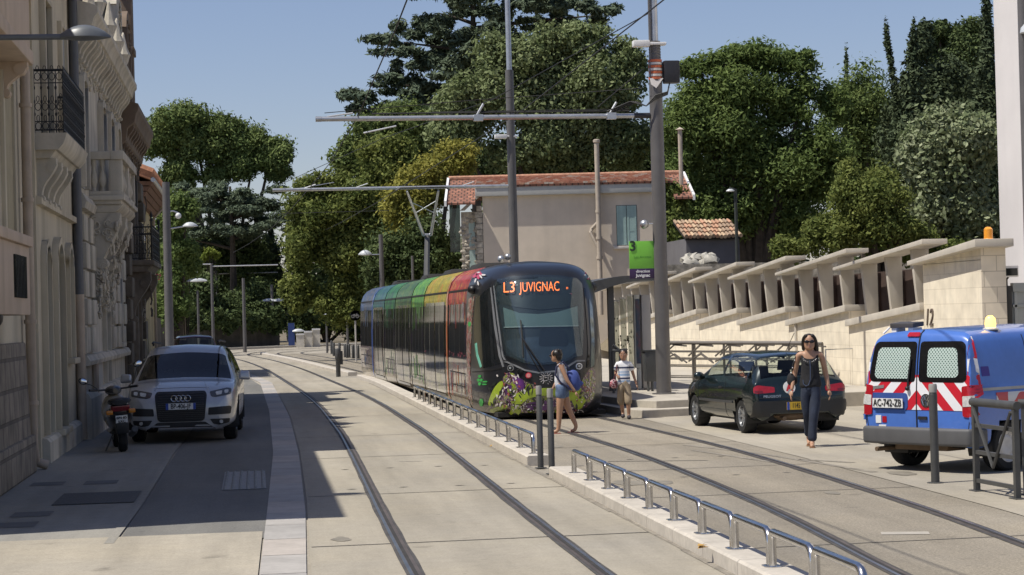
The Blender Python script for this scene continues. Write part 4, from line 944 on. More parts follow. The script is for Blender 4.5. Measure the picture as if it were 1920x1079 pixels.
def cedar(name, label, Y, tiers, n, size, seed, trunkx, topz_px, kind='cedar', ground_z=0):
    """tiers: pixel (x0,x1,y,thick): flat shelves of needles, each broken into drooping pads"""
    rng = np.random.default_rng(seed); bx = PY(trunkx,300,Y).x
    t = thing(name, label, 'tree', (bx,Y,ground_z)); bl = []; tips = []
    for x0, x1, y, th in tiers:
        a, b = PY(x0,y,Y), PY(x1,y,Y); m = max(4, int(abs(x1-x0)/11))
        for k in range(m):
            u = (k+rng.random()*.8)/m; x = a.x+(b.x-a.x)*u; k_ = Y/PF; e = .55+.45*math.sin(math.pi*min(1,max(0,u)))
            bl.append(((x-bx, rng.normal()*2.2, a.z+(b.z-a.z)*u-ground_z+rng.normal()*th*.34*k_), (21*k_*(.5+.8*rng.random()), 21*k_*(.5+.8*rng.random()), th*.30*k_*e*(.5+.7*rng.random()))))
        tips.append(((a.x+b.x)/2-bx+(b.x-a.x)*.3*rng.choice([-1,1]), 0, (a.z+b.z)/2-ground_z-.15))
    leaves('crown', bl, int(n*2.2), size*.62, LM[kind], t, rng, aspect=3.2, flat=.35, shell=.7, up=.4)
    top = PY(trunkx,topz_px,Y).z-ground_z; rb = MB()
    trunk(t, (0,0,-.3), [(0,0,top)], .42, rng)
    mb = MB()
    for tp in tips: mb.path([(0,0,tp[2]-.8),(tp[0]*.5,tp[1],tp[2]-.35),(tp[0],tp[1],tp[2])], [.16,.1,.04], 6)
    mb.build('limbs', BARK, t); return t
# --- behind the house and along the hill on the far side (nearest first)
tree('bush', 'dense green bush between the tiled outbuilding and the silvery tree', 'elm', 68, [(1640,400,200,200),(1560,440,130,120),(1700,450,170,110),(1480,470,90,60),(1800,470,160,60),(1600,350,120,140)], 24000, .17, 11, ground_z=1.5, cat='bush')
tree('linden_tree', 'tree with silvery pale leaves beside the white building', 'silver', 70, [(1780,330,190,270),(1830,260,110,150),(1720,300,110,160),(1810,410,150,130),(1745,250,80,90)], 24000, .24, 12, ground_z=1.5, aspect=1.7)
tree('robinia_tree', 'broad fresh green robinia with feathery top, in the middle behind the clay tile outbuilding', 'robinia', 100, [(1300,200,130,150),(1350,130,140,90),(1450,110,180,90),(1560,200,90,120),(1280,330,110,160),(1380,260,280,200),(1370,190,230,180),(1480,180,200,170),(1420,320,340,220),(1290,250,150,200),(1540,290,150,240),(1350,400,200,150),(1480,420,220,120),(1400,110,150,70),(1300,130,90,60),(1500,120,110,60)], 46000, .26, 13, aspect=2.6, ground_z=2, tr=.45, flat=.25)
for i in range(1):
    tree('robinia_tree', 'smaller dull green tree between the broad robinia and the dark cypresses', 'oak', 112, [(1620,240,150,260),(1570,200,90,120),(1660,330,140,200)], 16000, .25, 14, ground_z=2)
conifer('cypress_tree', 'ragged dark cypress with a forked top, left of the white building', 'cypress', 92, 1712, 55, 520, 110, 15000, .26, 15, ground_z=2)
conifer('cypress_tree', 'thin crooked cypress tip leaning away from the robinia', 'cypress', 93, 1660, 52, 330, 34, 5000, .2, 61, ground_z=2, lean=-70)
tree('cypress_tree', 'spreading dark cypress clump below the forked cypress top', 'cypress', 95, [(1700,260,130,250),(1740,210,110,190),(1790,200,120,260),(1700,200,60,100),(1725,90,44,110),(1735,55,18,30)], 26000, .24, 16, ground_z=2)
conifer('cypress_tree', 'thin distant cypress alone against the sky right of the robinia', 'cypress', 150, 1587, 100, 420, 18, 2500, .3, 17, ground_z=3)
conifer('cypress_tree', 'tall dark cypress cut off by the top edge beside the white building', 'cypress', 88, 1850, -60, 520, 62, 13000, .24, 18, ground_z=2)
tree('acacia_tree', 'tall loose tree with airy twigs against the sky by the white building', 'dark', 105, [(1790,110,150,150),(1760,60,90,60),(1815,70,80,90),(1830,190,110,200)], 14000, .27, 19, ground_z=2)
tree('plane_tree', 'large tree with pale leaves above the red tiled roof', 'lime', 104, [(1000,170,300,210),(1120,190,220,190),(880,190,170,150),(1080,90,200,110),(960,100,160,100),(850,250,120,110),(1160,270,150,140),(1020,280,260,120),(1180,120,90,110)], 52000, .28, 20, aspect=1.7, ground_z=1, tr=.45)
tree('evergreen_tree', 'dark evergreen mass directly behind the red tiled roof', 'dark', 112, [(1100,320,280,180),(1230,330,180,200),(950,320,200,120)], 20000, .3, 21, ground_z=1)
tree('acacia_tree', 'yellow green tree to the left of the rendered house', 'acacia', 98, [(800,340,130,130),(760,380,110,150),(850,300,110,90),(770,450,120,120)], 17000, .22, 22, ground_z=0)
tree('oak_tree', 'dense green tree overhanging the tracks behind the tram', 'elm', 104, [(660,370,170,140),(600,400,140,130),(720,300,150,120),(640,460,190,130),(570,460,90,130),(720,430,150,160),(590,350,90,60),(640,560,140,110),(560,540,80,110),(700,540,150,130)], 50000, .24, 23, base=7.6, tr=.4)
tree('oak_tree', 'dark oak rising behind the overhanging green tree', 'oak', 122, [(700,270,150,140),(760,240,160,120),(820,290,160,140),(660,300,90,90)], 22000, .3, 24, base=10)
tree('evergreen_tree', 'shaded evergreen between the tram and the rubble stone gable', 'dark', 94, [(800,480,120,170),(730,500,110,180),(850,520,60,120)], 17000, .24, 25)
cedar('cedar_tree', 'huge dark cedar with flat shelves of needles rising above the other trees', 135, [(760,1060,20,60),(700,980,75,50),(740,1000,120,60),(710,960,155,40),(645,860,195,48),(660,830,235,50),(980,1160,25,45),(1010,1110,60,50),(780,960,-30,60),(690,820,280,50)], 36000, .42, 26, 900, -120)
# --- far side of the bend
tree('oak_tree', 'distant dark tree over the white parapet at the end of the street', 'dark', 190, [(600,580,110,110),(640,540,110,130),(560,610,70,70),(570,580,80,80),(660,600,90,110)], 15000, .36, 27)
tree('oak_tree', 'far rounded green tree in the gap of sky at the street end', 'oak', 230, [(545,590,60,80),(590,550,90,80)], 6000, .4, 28)
# --- behind the garden wall on the near side
random.seed(5)
tree('stone_pine', 'big umbrella pine with rounded crown against the sky behind the yellow house', 'pine', 176, [(340,230,130,80),(410,240,110,70),(470,270,110,70),(515,290,80,80),(310,270,100,80),(380,280,130,70),(450,310,110,60),(330,330,100,70),(520,325,66,40),(400,330,80,40)], 42000, .34, 30, sub=52, subr=.42, aspect=2.6, tr=.5, base=PY(425,500,176).x)
cedar('cedar_tree', 'spreading cedar with drooping shelves under the umbrella pine', 170, [(330,470,360,30),(380,530,372,26),(340,520,392,28),(420,556,408,26),(360,540,428,28),(330,480,446,26)], 15000, .36, 31, 430, 350)
tree('oak_tree', 'leafy tree with mid green crown just behind the grey lamp pole', 'robinia', 128, [(330,400,90,110),(340,480,80,110),(320,560,80,120)], 14000, .28, 32)
tree('evergreen_tree', 'deep shaded evergreen mass hanging over the old garden wall', 'dark', 174, [(400,500,150,130),(470,500,130,150),(420,575,190,100,-9),(490,570,90,110,-7),(370,560,110,130,-12),(450,540,120,120)], 32000, .33, 33)
conifer('cypress_tree', 'dark cypress at the right end of the shaded trees by the sky gap', 'cypress', 178, 508, 420, 640, 60, 8000, .34, 34)
for k, (x, y, w_, h_, Y) in enumerate([(440,610,30,40,162),(515,606,34,30,168),(395,478,50,24,166),(345,500,40,40,130)]):
    tree('shrub', ['bright yellow green shrub hanging on the middle of the garden wall','bright green shrub near the end of the garden wall','yellow flowering branch under the cedar','light green creeper near the grey lamp pole'][k], 'bright', Y, [(x,y,w_,h_)], 900, .25, 40+k, sub=8, cat='shrub', base=None, tr=.06)
# ivy on the right flank of the house
rng = np.random.default_rng(50); iv = thing('ivy', 'ivy climbing the right corner of the rendered house', 'ivy', (0,0,0))
leaves('foliage', [px_blob(1268,420,44,140,86.2), px_blob(1262,365,36,40,86), px_blob(1272,480,40,50,86), px_blob(1240,345,30,24,86)], 6500, .14, LM['ivy'], iv, rng)
trunk(iv, (PY(1268,480,86.3).x,86.3,0), [(PY(1266,380,86.3).x,86.3,6)], .06, rng, 'stem')
for k in range(60):
    x = rng.uniform(345,525); Yw = 155+(x-345)*.05; IVB.append(px_blob(x, 596+rng.uniform(-14,26)*(rng.random()**.5), 22, 20, Yw-.5, depth=.35))
leaves('foliage', IVB, 9000, .22, LM['dark'], ivw, rng)
# wood behind everything on the hill: one far mass
rng = np.random.default_rng(60); bl = []
for k in range(110):
    x = rng.uniform(860,1880); bl.append(px_blob(x, rng.uniform(290,520), 100, 100, 150+rng.uniform(-8,8)))
for k in range(40): bl.append(px_blob(rng.uniform(560,860), rng.uniform(420,600), 80, 80, 175+rng.uniform(-6,6)))
for k in range(30): bl.append(px_blob(rng.uniform(250,520), rng.uniform(450,600), 80, 80, 205+rng.uniform(-6,6)))
wd = leaves('woodland', bl, 70000, .42, LM['dark'], None, rng); wd['kind'] = 'stuff'; tag(wd, 'dark far wood on the hill behind all the other trees', 'woodland')
# ---------------------------------------------------------------- hoop barriers on the kerb
def hoop_mb(L):
    mb = MB(); r = .032; h = .27; n = 6; pts = [(0,0,0),(0,0,h-.1)]
    for i in range(1,n+1):
        a = math.pi/2*i/n; pts.append((0,.1*(1-math.cos(a)),h-.1+.1*math.sin(a)))
    for i in range(0,n+1):
        a = math.pi/2*i/n; pts.append((0,L-.07-.06+.06*math.sin(a),h-.06+.06*math.cos(a)))
    pts.append((0,L-.07,0)); mb.path(pts, r, 12); return mb
hoop_base = MB().lathe([(.07,0),(.07,.008),(.035,.012)], (0,0,0), 12)
def hoops(ys, z, side, first):
    grp = 'steel hoop barriers along the %s' % side
    for i, (a, b) in enumerate(zip(ys, ys[1:])):
        L = b-a; x0, x1 = midk(a)-.02, midk(b)-.02
        t = thing('hoop_barrier', ('%s low steel hoop %s' % (ORD[i], first)), 'barrier', (x0, a, z), math.atan2(-(x1-x0), L), grp)
        hoop_mb(L).build('hoop', CHROME, t, smooth=60)
        for y in (0, L-.07): hoop_base.build('base_plate', CHROME, t, loc=(0,y,0))
near_px = [(1056,887),(1080,900),(1107.5,917),(1138,934),(1174,953),(1214,974.5),(1259,1000),(1312,1029),(1374,1064.5)]
ny = [G(*p, .13).y for p in near_px]
st = (ny[0]-ny[-1])/(len(ny)-1)
ys = [ny[-1]+st*i for i in range(len(ny))]; ys = [ys[0]-st*2, ys[0]-st]+ys
hoops([y for y in reversed([ys[-1]-st*i for i in range(len(ys))])], .13, 'kerb nearest the camera', 'of the row that starts under the camera, counted from the camera')
fa, fb = G(997,851,.13).y, G(783,745,.13).y
n = 15; hoops([fa+(fb-fa)*i/n for i in range(n+1)], .13, 'kerb beside the tram', 'in the row beside the tram, counted from the paired bollards')
# ---------------------------------------------------------------- bollards
BOLT = M('pale bollard cap', (.28,.27,.25), rough=.6, var=.1)
def bollard(p, h, r, label, grp=None, tall_cap=.12, rings=False):
    t = thing('bollard', label, 'bollard', p, 0, grp)
    MB().lathe([(r,0),(r,h-tall_cap-.02),(r*.9,h-tall_cap-.015),(r*.9,h-tall_cap)], (0,0,0), 14).build('post', STEEL_DK, t)
    MB().lathe([(r,h-tall_cap),(r,h-.02),(r*.85,h),(0,h)], (0,0,0), 14).build('cap', BOLT, t)
    MB().lathe([(r*2,0),(r*2,.008),(r,.012)], (0,0,0), 14).build('base_plate', STEEL_DK, t); return t
g2 = G(1014,878); bollard(g2, 1.13, .042, 'dark post with pale cap, the farther of the pair in the kerb gap', 'bollards in the kerb gap')
g2 = G(1035,889); bollard(g2, 1.13, .042, 'dark post with pale cap, the nearer of the pair in the kerb gap', 'bollards in the kerb gap')
bollard(G(1754,906), 1.17, .05, 'dark bollard standing alone in front of the blue van', tall_cap=.1)
t = thing('bollard', 'dark bollard with thicker head at the far kerb gap left of the tram', 'bollard', G(634.5,707))
MB().lathe([(.085,0),(.085,.62),(.1,.64),(.11,.66),(.11,1.0),(.09,1.04),(0,1.05)], (0,0,0), 12).build('post', STEEL_DK, t); MB().box(.07,.18,-.03,.03,.45,.95).build('bracket', STEEL_DK, t)
rows = [(614,659),(622,664),(626,668),(637,668),(647,670.5),(651,671.5),(655,671),(662,672.5),(667,672.5),(672,673),(679,672.5)]
for i, (x, y) in enumerate(rows):
    p = G(x, y); h = 24*p.y/PF
    tag(MB().lathe([(.075,0),(.075,h),(.05,h+.03),(0,h+.03)], p, 8).build('bollard', STEEL_DK), '%s thin bollard from the street end in the row left of the tram' % ORD[i], 'bollard', 'row of thin bollards by the blue sign')
# ---------------------------------------------------------------- catenary poles, arms and wires
GREEN = M('stop sign green', (.20,.55,.06), rough=.45, var=.04); PURP = M('stop sign purple', (.045,.02,.075), rough=.45, var=.05)
INK = M('dark green ink', (.02,.05,.02), rough=.6, var=0); WTXT = M('white lettering', (.8,.8,.8), rough=.6, var=0); INKF = M('faint green ink', (.07,.25,.03), rough=.6, var=0)
pb = G(1245,739,P_TOP); PX1, PY1 = pb.x, pb.y; AZ = PY(1215,217,PY1).z
pole1 = thing('catenary_pole', 'thick grey tram line pole on the platform carrying the green stop sign', 'pole', pb)
ztop = 14; zc = PY(1230,78,PY1).z-P_TOP
MB().lathe([(.165,0),(.155,2.5),(.145,zc-.9),(.12,zc)], (0,0,0), 18).build('shaft', POLE_GREY, pole1)
mb = MB().lathe([(.125,zc-1.0),(.125,zc)], (0,0,0), 18)
for i in range(16): mb.lathe([(.125,zc-1+i*.062),(.137,zc-.98+i*.062),(.125,zc-.96+i*.062)], (0,0,0), 14)
mb.build('ribbed_sleeve', POLE_GREY, pole1); MB().lathe([(.085,zc),(.075,ztop)], (0,0,0), 14).build('upper_shaft', GALV, pole1)
MB().path([(-.11,-.06,zc-1.2),(-.11,-.06,ztop)], .03, 8).build('conduit', POLE_GREY, pole1)
MB().lathe([(.26,0),(.26,.02),(.17,.03)], (0,0,0), 18).build('base_plate', POLE_GREY, pole1)
az = AZ-P_TOP
ax0 = PY(592,237,PY1).x-PX1
mb = MB().path([(-.3,0,az),(ax0,0,az+.02)], .055, 10); mb.lathe([(.06,0),(.06,-.12)], (ax0+.12,0,az+.02), 10, 'x'); am = mb.build('cross_arm', GALV, pole1)
MB().path([(-.12,0,az),(-.5,0,az)], .062, 10).build('insulator', M('black insulator', (.02,.02,.022), rough=.4), am)
mb = MB().path([(-.6,0,az+.11),(ax0+1.2,0,az+.12)], .018, 6); mb.path([(-.6,0.02,az+.15),(ax0+2.5,0.02,az+.14)], .01, 6)
for x in np.arange(ax0+1.5,-.7,.9): mb.tube((x,0,az+.03),(x,0,az+.13),.012,n=5)
mb.build('tie_rod_lattice', CABLE, am)
mb = MB()
for x in (ax0+3.5,-1.0): mb.tube((x-.1,0,az-.06),(x+.12,0,az+.3),.028,n=8); mb.box(x-.1,x+.1,-.07,.07,az-.07,az+.07)
build_split(mb, near((ax0+3.5,-1.0),0), 'clamp', GALV, am)
mb = MB(); mb.tube((ax0+.25,0,az+.07),(ax0+.8,0,az+.14),.02,n=6); mb.tube((ax0+1.0,-.3,az-.32),(ax0+1.7,-.3,az-.18),.02,n=6); build_split(mb, near((ax0+.5,ax0+1.35),0), 'steady_arm', GALV, am)
zz = PY(1230,85,PY1).z-P_TOP
mb = MB(); mb.box(-.5,-.14,-.2,.02,zz-.05,zz+.09); mb.box(-.16,.24,-.15,.08,zz-.01,zz+.05); mb.build('camera', WHITE, pole1, bevel=.02)
zb0, zb1 = PY(1262,157,PY1).z-P_TOP, PY(1262,115,PY1).z-P_TOP
MB().box(.17,.52,-.15,.1,zb0,zb1).build('speaker_box', M('black speaker box', (.02,.02,.025), rough=.5), pole1, bevel=.03)
MB().box(.1,.17,-.05,.05,zb0+.05,zb1-.05).build('bracket', STEEL_DK, pole1)
z1, z2 = PY(1230,112,PY1).z-P_TOP, PY(1230,150,PY1).z-P_TOP
TO, TW = M('orange tape', (.55,.13,.05), rough=.5, var=.15), M('white tape', (.66,.62,.58), rough=.5, var=.1)
mb = MB(); n = 7
for i in range(n): mb.lathe([(.152,z2+(z1-z2)*i/n+.005*(i%2)),(.154,z2+(z1-z2)*(i+.85)/n)], (.003*(i%3),0,0), 16, m=i % 2)
mb.hexa([(-.13,-.16,z2-.12),(-.02,-.17,z2-.2),(-.02,-.155,z2-.2),(-.13,-.145,z2-.12),(-.15,-.13,z2+.02),(.15,-.13,z2+.02),(.15,-.12,z2+.02),(-.15,-.12,z2+.02)],1); mb.build('tape_wrap', [TO, TW], pole1)
mb = MB()
for k in range(4): mb.path([(.3,-.05,zb0),(.22,-.17,zb0-.2-.02*k),(-.05,-.18,zb0-.27-.03*k),(-.25,-.15,zb0-.5),(-.45-.05*k,-.08,az+.3),(-.8-.1*k,-.05,az+.1)], .014, 5)
mb.build('cable_loop', CABLE, pole1)
zl = PY(1215,421,PY1).z-P_TOP; mb = MB(); mb.ball((-.34,-.02,zl),(.1,.1,.1),12,8); mb.tube((-.34,0,zl),(-.1,0,zl+.01),.02,n=6); mb.build('globe_camera', GALV, pole1)
sx0, sx1 = PY(1180,490,PY1).x-PX1, PY(1229,490,PY1).x-PX1; sz1, szm, sz0 = (PY(1204,y,PY1).z-P_TOP for y in (452.5,504,522.5))
sg = MB().box(sx0,sx1,-.03,.01,szm,sz1).build('sign_panel', GREEN, pole1, bevel=.004); MB().box(sx0,sx1,-.031,.011,sz0,szm-.001).build('lower_panel', PURP, sg, bevel=.004)
MB().box(sx1-.03,-.14,-.02,.0,sz0+.05,sz1-.05).build('bracket', STEEL_DK, sg)
def put_text(txt, size, c, mat, par, name='lettering', align='CENTER', **kw):
    mb = text_mesh(txt, size, align, **kw); mb.xf(Matrix.Translation(c) @ FACE_S); return mb.build(name, mat, par, smooth=0)
put_text('3', .30, (sx0+.08,-.036,sz1-.115), INK, sg, bold=.008)
put_text('Les Arceaux', .078, ((sx0+sx1)/2,-.036,(szm+sz1)/2-.05), INKF, sg, shear=.1)
put_text('direction', .085, ((sx0+sx1)/2,-.037,szm-.06), WTXT, sg, bold=.002); put_text('Juvignac', .098, ((sx0+sx1)/2,-.037,sz0+.065), WTXT, sg, bold=.003)
# second pole
P2Y = 66.4; p2 = PY(966,560,P2Y); p2.z = 0
pole2 = thing('catenary_pole', 'tall slim grey tram line pole rising behind the tram roof', 'pole', p2)
zc2 = PY(955,132,P2Y).z
MB().lathe([(.16,0),(.135,zc2)], (0,0,0), 16).build('shaft', POLE_GREY, pole2); MB().lathe([(.09,zc2),(.08,17)], (0,0,0), 14).build('upper_shaft', GALV, pole2)
zz = PY(960,258,P2Y).z; mb = MB(); mb.box(-.55,-.15,-.2,.05,zz-.04,zz+.09); mb.box(-.18,.2,-.12,.1,zz,zz+.06); mb.build('camera', WHITE, pole2, bevel=.02)
za2 = PY(840,351,P2Y).z; a0 = PY(511,357,P2Y).x-p2.x
am = MB().path([(-.12,0,za2),(a0,0,za2)], .055, 10).build('cross_arm', GALV, pole2)
mb = MB()
for x in (a0+.9,a0+2.6,a0+6.1): mb.tube((x,0,za2),(x+.5,0,za2+.16),.02,n=6)
mb.path([(a0+.9,0,za2+.05),(a0+2,0,za2+.22)], .012, 5); build_split(mb, near((a0+1.1,a0+2.85,a0+6.35),0), 'tie_rod', GALV, am)
zp = PY(905,480,P2Y).z; MB().ball((-.45,-.1,PY(950,486,P2Y).z),.12,10,8).build('globe_camera', GALV, pole2)
# thick pole by the yellow house with its lamps
py0 = 76.0; a = PY(318,640,py0); a.z = 0
p3 = thing('catenary_pole', 'thick grey pole in front of the yellow house carrying lamp arms', 'pole', a); zt = PY(308,342,py0).z
MB().lathe([(.17,0),(.14,zt)], (0,0,0), 14).build('shaft', POLE_GREY, p3)
def lamp_head(mb, c, L, w_, h, m=0, ang=0):
    """flat drop shaped street lantern, pointing along +x from its neck"""
    rows = []
    for i in range(9):
        t = i/8; r = w_*math.sin(math.pi*min(1,t*.93+.07))**.7; rows.append([(c[0]+L*t, c[1]+r*math.cos(q), c[2]+h*(max(0,math.sin(q))*1.0-.22*max(0,-math.sin(q)))*math.sin(math.pi*min(1,t*.9+.08))**.8) for q in np.linspace(0,2*math.pi,13)[:-1]])
    mb.grid(rows, m, closed=True); mb.add(rows[0], [tuple(range(12))]); mb.add(rows[-1], [tuple(range(12))[::-1]]); return mb
for (xl, yl, x2, y2) in ((322,430,374,421),):
    q0, q1 = PY(xl,yl,py0), PY(345,y2+4,py0); q2 = PY(x2,y2,py0)
    la = MB().path([(0,0,q0.z),(q1.x-a.x,0,q1.z)], .03, 6).build('lamp_arm', GALV, p3); lamp_head(MB(), (q1.x-a.x-.05,0,q1.z), q2.x-q1.x, .2, .16).build('lamp_head', LAMPLT, la)
q0 = PY(330,402,py0); dm = MB(); dm.path([(0,0,q0.z+.1),(.25,0,q0.z+.12),(.42,0,q0.z+.05)], .03, 6); dm.ball((.42,0,q0.z-.06),(.12,.12,.12),10,8); dm.build('dome_camera', WHITE, p3)
# street lamp on the near house
s0, s1 = PY(150,66,24), PY(208,66,24)
sl_ = thing('street_lamp', 'dark drop shaped street lantern on an arm from the cream house', 'street lamp', (XA,24,0))
MB().path([(0,0,PY(0,72,24).z-.1),(.5,0,PY(80,70,24).z),(s0.x-XA-.15,0,s0.z-.02)], .035, 8).build('arm', LAMPSH, sl_); lamp_head(MB(), (s0.x-XA-.22,0,s0.z-.03), s1.x-s0.x+.22, .16, .15).build('lamp_head', LAMPSH, sl_)
# half seen lamp at the right edge
q = PY(1912,60,36.5); t = thing('street_lamp', 'grey pole with pale bell shaped lantern at the right edge by the white building', 'street lamp', (q.x+.06,36.5,0))
MB().lathe([(.1,0),(.085,9)], (0,0,0), 12).build('pole', POLE_GREY, t); MB().lathe([(.26,q.z-.05),(.24,q.z+.05),(.1,q.z+.2),(.06,q.z+.35)], (.12,-.25,0), 16).build('lamp_head', LAMPLT, t); MB().path([(0,0,q.z+.4),(.1,-.2,q.z+.38),(.12,-.25,q.z+.3)], .03, 6).build('arm', POLE_GREY, t)
q = PY(1908,95,36.3)
# far street lamps and masts
def mast(px, yb, yt, Y, r, label, cat='pole', name='tram_mast', arms=(), lamps=()):
    b = PY(px, 600, Y); t = thing(name, label, cat, (b.x,Y,0)); z = PY(px,yt,Y).z
    MB().lathe([(r,0),(r*.75,z)], (0,0,0), 8).build('shaft', POLE_GREY, t)
    for x, y in arms:
        e = PY(x,y,Y); MB().path([(0,0,e.z),(e.x-b.x,0,e.z)], .05, 6).build('cross_arm', GALV, t)
    for x, y, L in lamps:
        e = PY(x,y,Y); d = 1 if e.x > b.x else -1; mb = lamp_head(MB(), (0,0,0), L, .22, .22); mb.xf(Matrix.Translation((e.x-b.x-(L/2)*d,0,e.z)) @ Matrix.Scale(d,4,(1,0,0)))
        l_ = MB().path([(0,0,e.z),(e.x-b.x,0,e.z)], .025, 5).build('lamp_arm', GALV, t); mb.build('lamp_head', LAMPLT, l_)
mast(399, 650, 494, 150, .12, 'slim mast on the left of the far double cross arm', arms=((521,497),(342,497)))
mast(408, 650, 508, 172, .12, 'slim mast carrying the lower far cross arm', arms=((521,511),(350,511)))
mast(458, 655, 522, 140, .13, 'dark far mast in front of the shaded garden wall', lamps=())
mast(511, 650, 534, 165, .14, 'pale mast with two lanterns by the sky gap', name='street_lamp', cat='street lamp', lamps=((503,565,1.3),(525,565,1.3)))
mast(539, 650, 550, 200, .12, 'distant mast with paired lanterns at the sky gap', name='street_lamp', cat='street lamp', lamps=((541,576,1.2),(553,578,1.2)))
mast(557, 652, 640-20, 160, .07, 'low lamp with small lantern before the white parapet', name='street_lamp', cat='street lamp', lamps=((560,622,1.0),))
mast(372, 655, 545, 135, .09, 'lamp post with two pale lanterns under the far cross arms', name='street_lamp', cat='street lamp', lamps=((368,528,1.4),(346,512,1.5)))
mast(612, 658, 597, 128, .07, 'slim lamp with a round white head left of the bollard row', name='street_lamp', cat='street lamp', lamps=((612,595,.5),))
mast(718, 650, 440, 92, .13, 'dark pole with round lantern in front of the overhanging green tree', name='street_lamp', cat='street lamp', lamps=((684,478,.6),))
mast(776, 650, 480, 90, .07, 'thin pale pole behind the middle of the tram', lamps=())
mast(651, 660, 563, 112, .07, 'thin grey pole beside the round blue sign', lamps=())
mast(543, 650, 636-12, 172, .1, 'far blue banner post at the street end')
tag(MB().box(0,.5,0,.2,0,1.9).build('information_totem', M('blue enamel', (.03,.06,.2), rough=.4), loc=(PY(541,650,160).x,160,0)), 'far blue totem by the garden wall end', 'totem')
q = G(345,652); 
# lantern hanging over the trees on the right
q = PY(1368,359,60); t = thing('street_lamp', 'small pale lantern seen against the robinia right of the stop pole', 'street lamp', (14.55,60,0))
MB().path([(0,0,0),(0,0,q.z+.05),(q.x-14.55,0,q.z+.08)], .05, 8).build('pole', M('lamp pole green black', (.03,.035,.03), rough=.6), t); lamp_head(MB(), (q.x-14.55-.1,0,q.z), .28, .09, .08).build('lamp_head', LAMPLT, t)
# wires
def wire(pts, label, r=.012):
    return tag(MB().path(pts, r, 5).build('overhead_wire', CABLE), label, 'wire')
wire([(6.0,2,6.62)]+[(xat(S_T2,y)-.1 if y > 40 else 6.0,y,6.55 if 43 < y < 44 else 6.62) for y in (15,30,43.4,56,66.4,80,95,115,128)], 'thin overhead tram wire above the track the tram stands on')
wire([(2.15,2,6.55)]+[(xat(S_T1,y),y,6.45) for y in (15,30,43.4,56,66.4,80,95,115,128)], 'thin overhead tram wire above the empty track')
wire([(6.0,30,6.6),(5.2,43.2,6.75),(3.6,55,7.0),(1.0,66.4,za2+.2)], 'slack cable crossing between the two cross arms', .009)
wire([(PX1-.3,PY1,az+.9),(5.0,44.5,az+1.0-.2),(1.6,PY1,az+.45)], 'thin cable slung over the nearest cross arm', .009)
a_ = PY(1205,130,PY1); wire([(a_.x,PY1,a_.z),(PX1-1.3,PY1-.02,az+P_TOP+.2)], 'short stay wire from the stop pole down to its arm', .012)
a_, b_ = PY(730,395,66.2), PY(515,401,66.2); wire([tuple(b_),tuple(a_)], 'faint span wire below the second cross arm', .01)
# ---------------------------------------------------------------- round blue cycle sign
sp = PY(666,592,100); t = thing('road_sign', 'round blue cycle sign on a pale post left of the tram', 'sign', (sp.x,100,0))
MB().path([(0,.05,0),(0,.05,sp.z+.2)], .045, 8).build('post', M('pale sign post', (.5,.48,.44), rough=.6), t)
rr = 9.5*100/PF; pl = MB().lathe([(0,-.012),(rr,-.012),(rr,.012),(0,.012)], (0,0,sp.z), 24, 'y').build('plate', M('blue sign enamel', (.025,.06,.28), rough=.35), t)
mb = MB()
for dx in (-.11,.11): mb.path([(dx+.075*math.cos(a),-.02,sp.z-.04+.075*math.sin(a)) for a in np.linspace(0,6.283,17)], .008, 4, cap=False)
mb.path([(-.11,-.02,sp.z-.04),(-.05,-.02,sp.z+.07),(.07,-.02,sp.z+.06),(.0,-.02,sp.z-.04),(-.05,-.02,sp.z+.07)], .008, 4); mb.path([(.11,-.02,sp.z-.04),(.06,-.02,sp.z+.1),(.1,-.02,sp.z+.11)], .008, 4)
mb.build('symbol', WTXT, pl)
mb = MB().lathe([(rr-.015,-.018),(rr,-.018)], (0,0,sp.z), 24, 'y'); mb.build('rim', WTXT, pl)
# ---------------------------------------------------------------- tram stop shelter, poster case, info pillar, bin
SHY = 47.5
sh = thing('tram_shelter', 'dark grey tram stop shelter with curved roof and patterned glass behind the tram', 'shelter', (0,0,0))
xa, xb = PY(1090,550,SHY).x, PY(1199,545,SHY).x; zr = PY(1150,533,SHY).z
SHD = M('dark grey shelter steel', (.075,.078,.08), rough=.45, var=.1)
rows = []
for y in np.linspace(45.6,52,3): rows.append([(xb-.05-(xb-xa)*1.35*t+.1, y, zr+.16-.45*abs(t-.35)**1.6-.0*t) for t in np.linspace(0,1,12)])
mb = MB(); mb.grid(rows); TH = [.05+.28*k/11 for k in range(12)]; low = [[(p[0],p[1],p[2]-TH[k]) for k, p in enumerate(r_)] for r_ in rows]; mb.grid(low)
for k in (0,-1): mb.grid([rows[k], low[k]])
mb.grid([[r_[0] for r_ in rows],[r_[0] for r_ in low]]); mb.build('roof', SHD, sh, smooth=30)
xw = PY(1148,620,SHY).x
for x, y in ((xw-.29,46.0),(xw-.29,51.6)): MB().box(x-.07,x+.07,y-.07,y+.07,P_TOP,zr+.02).build('post', SHD, sh)
PATG = newmat('patterned glass')
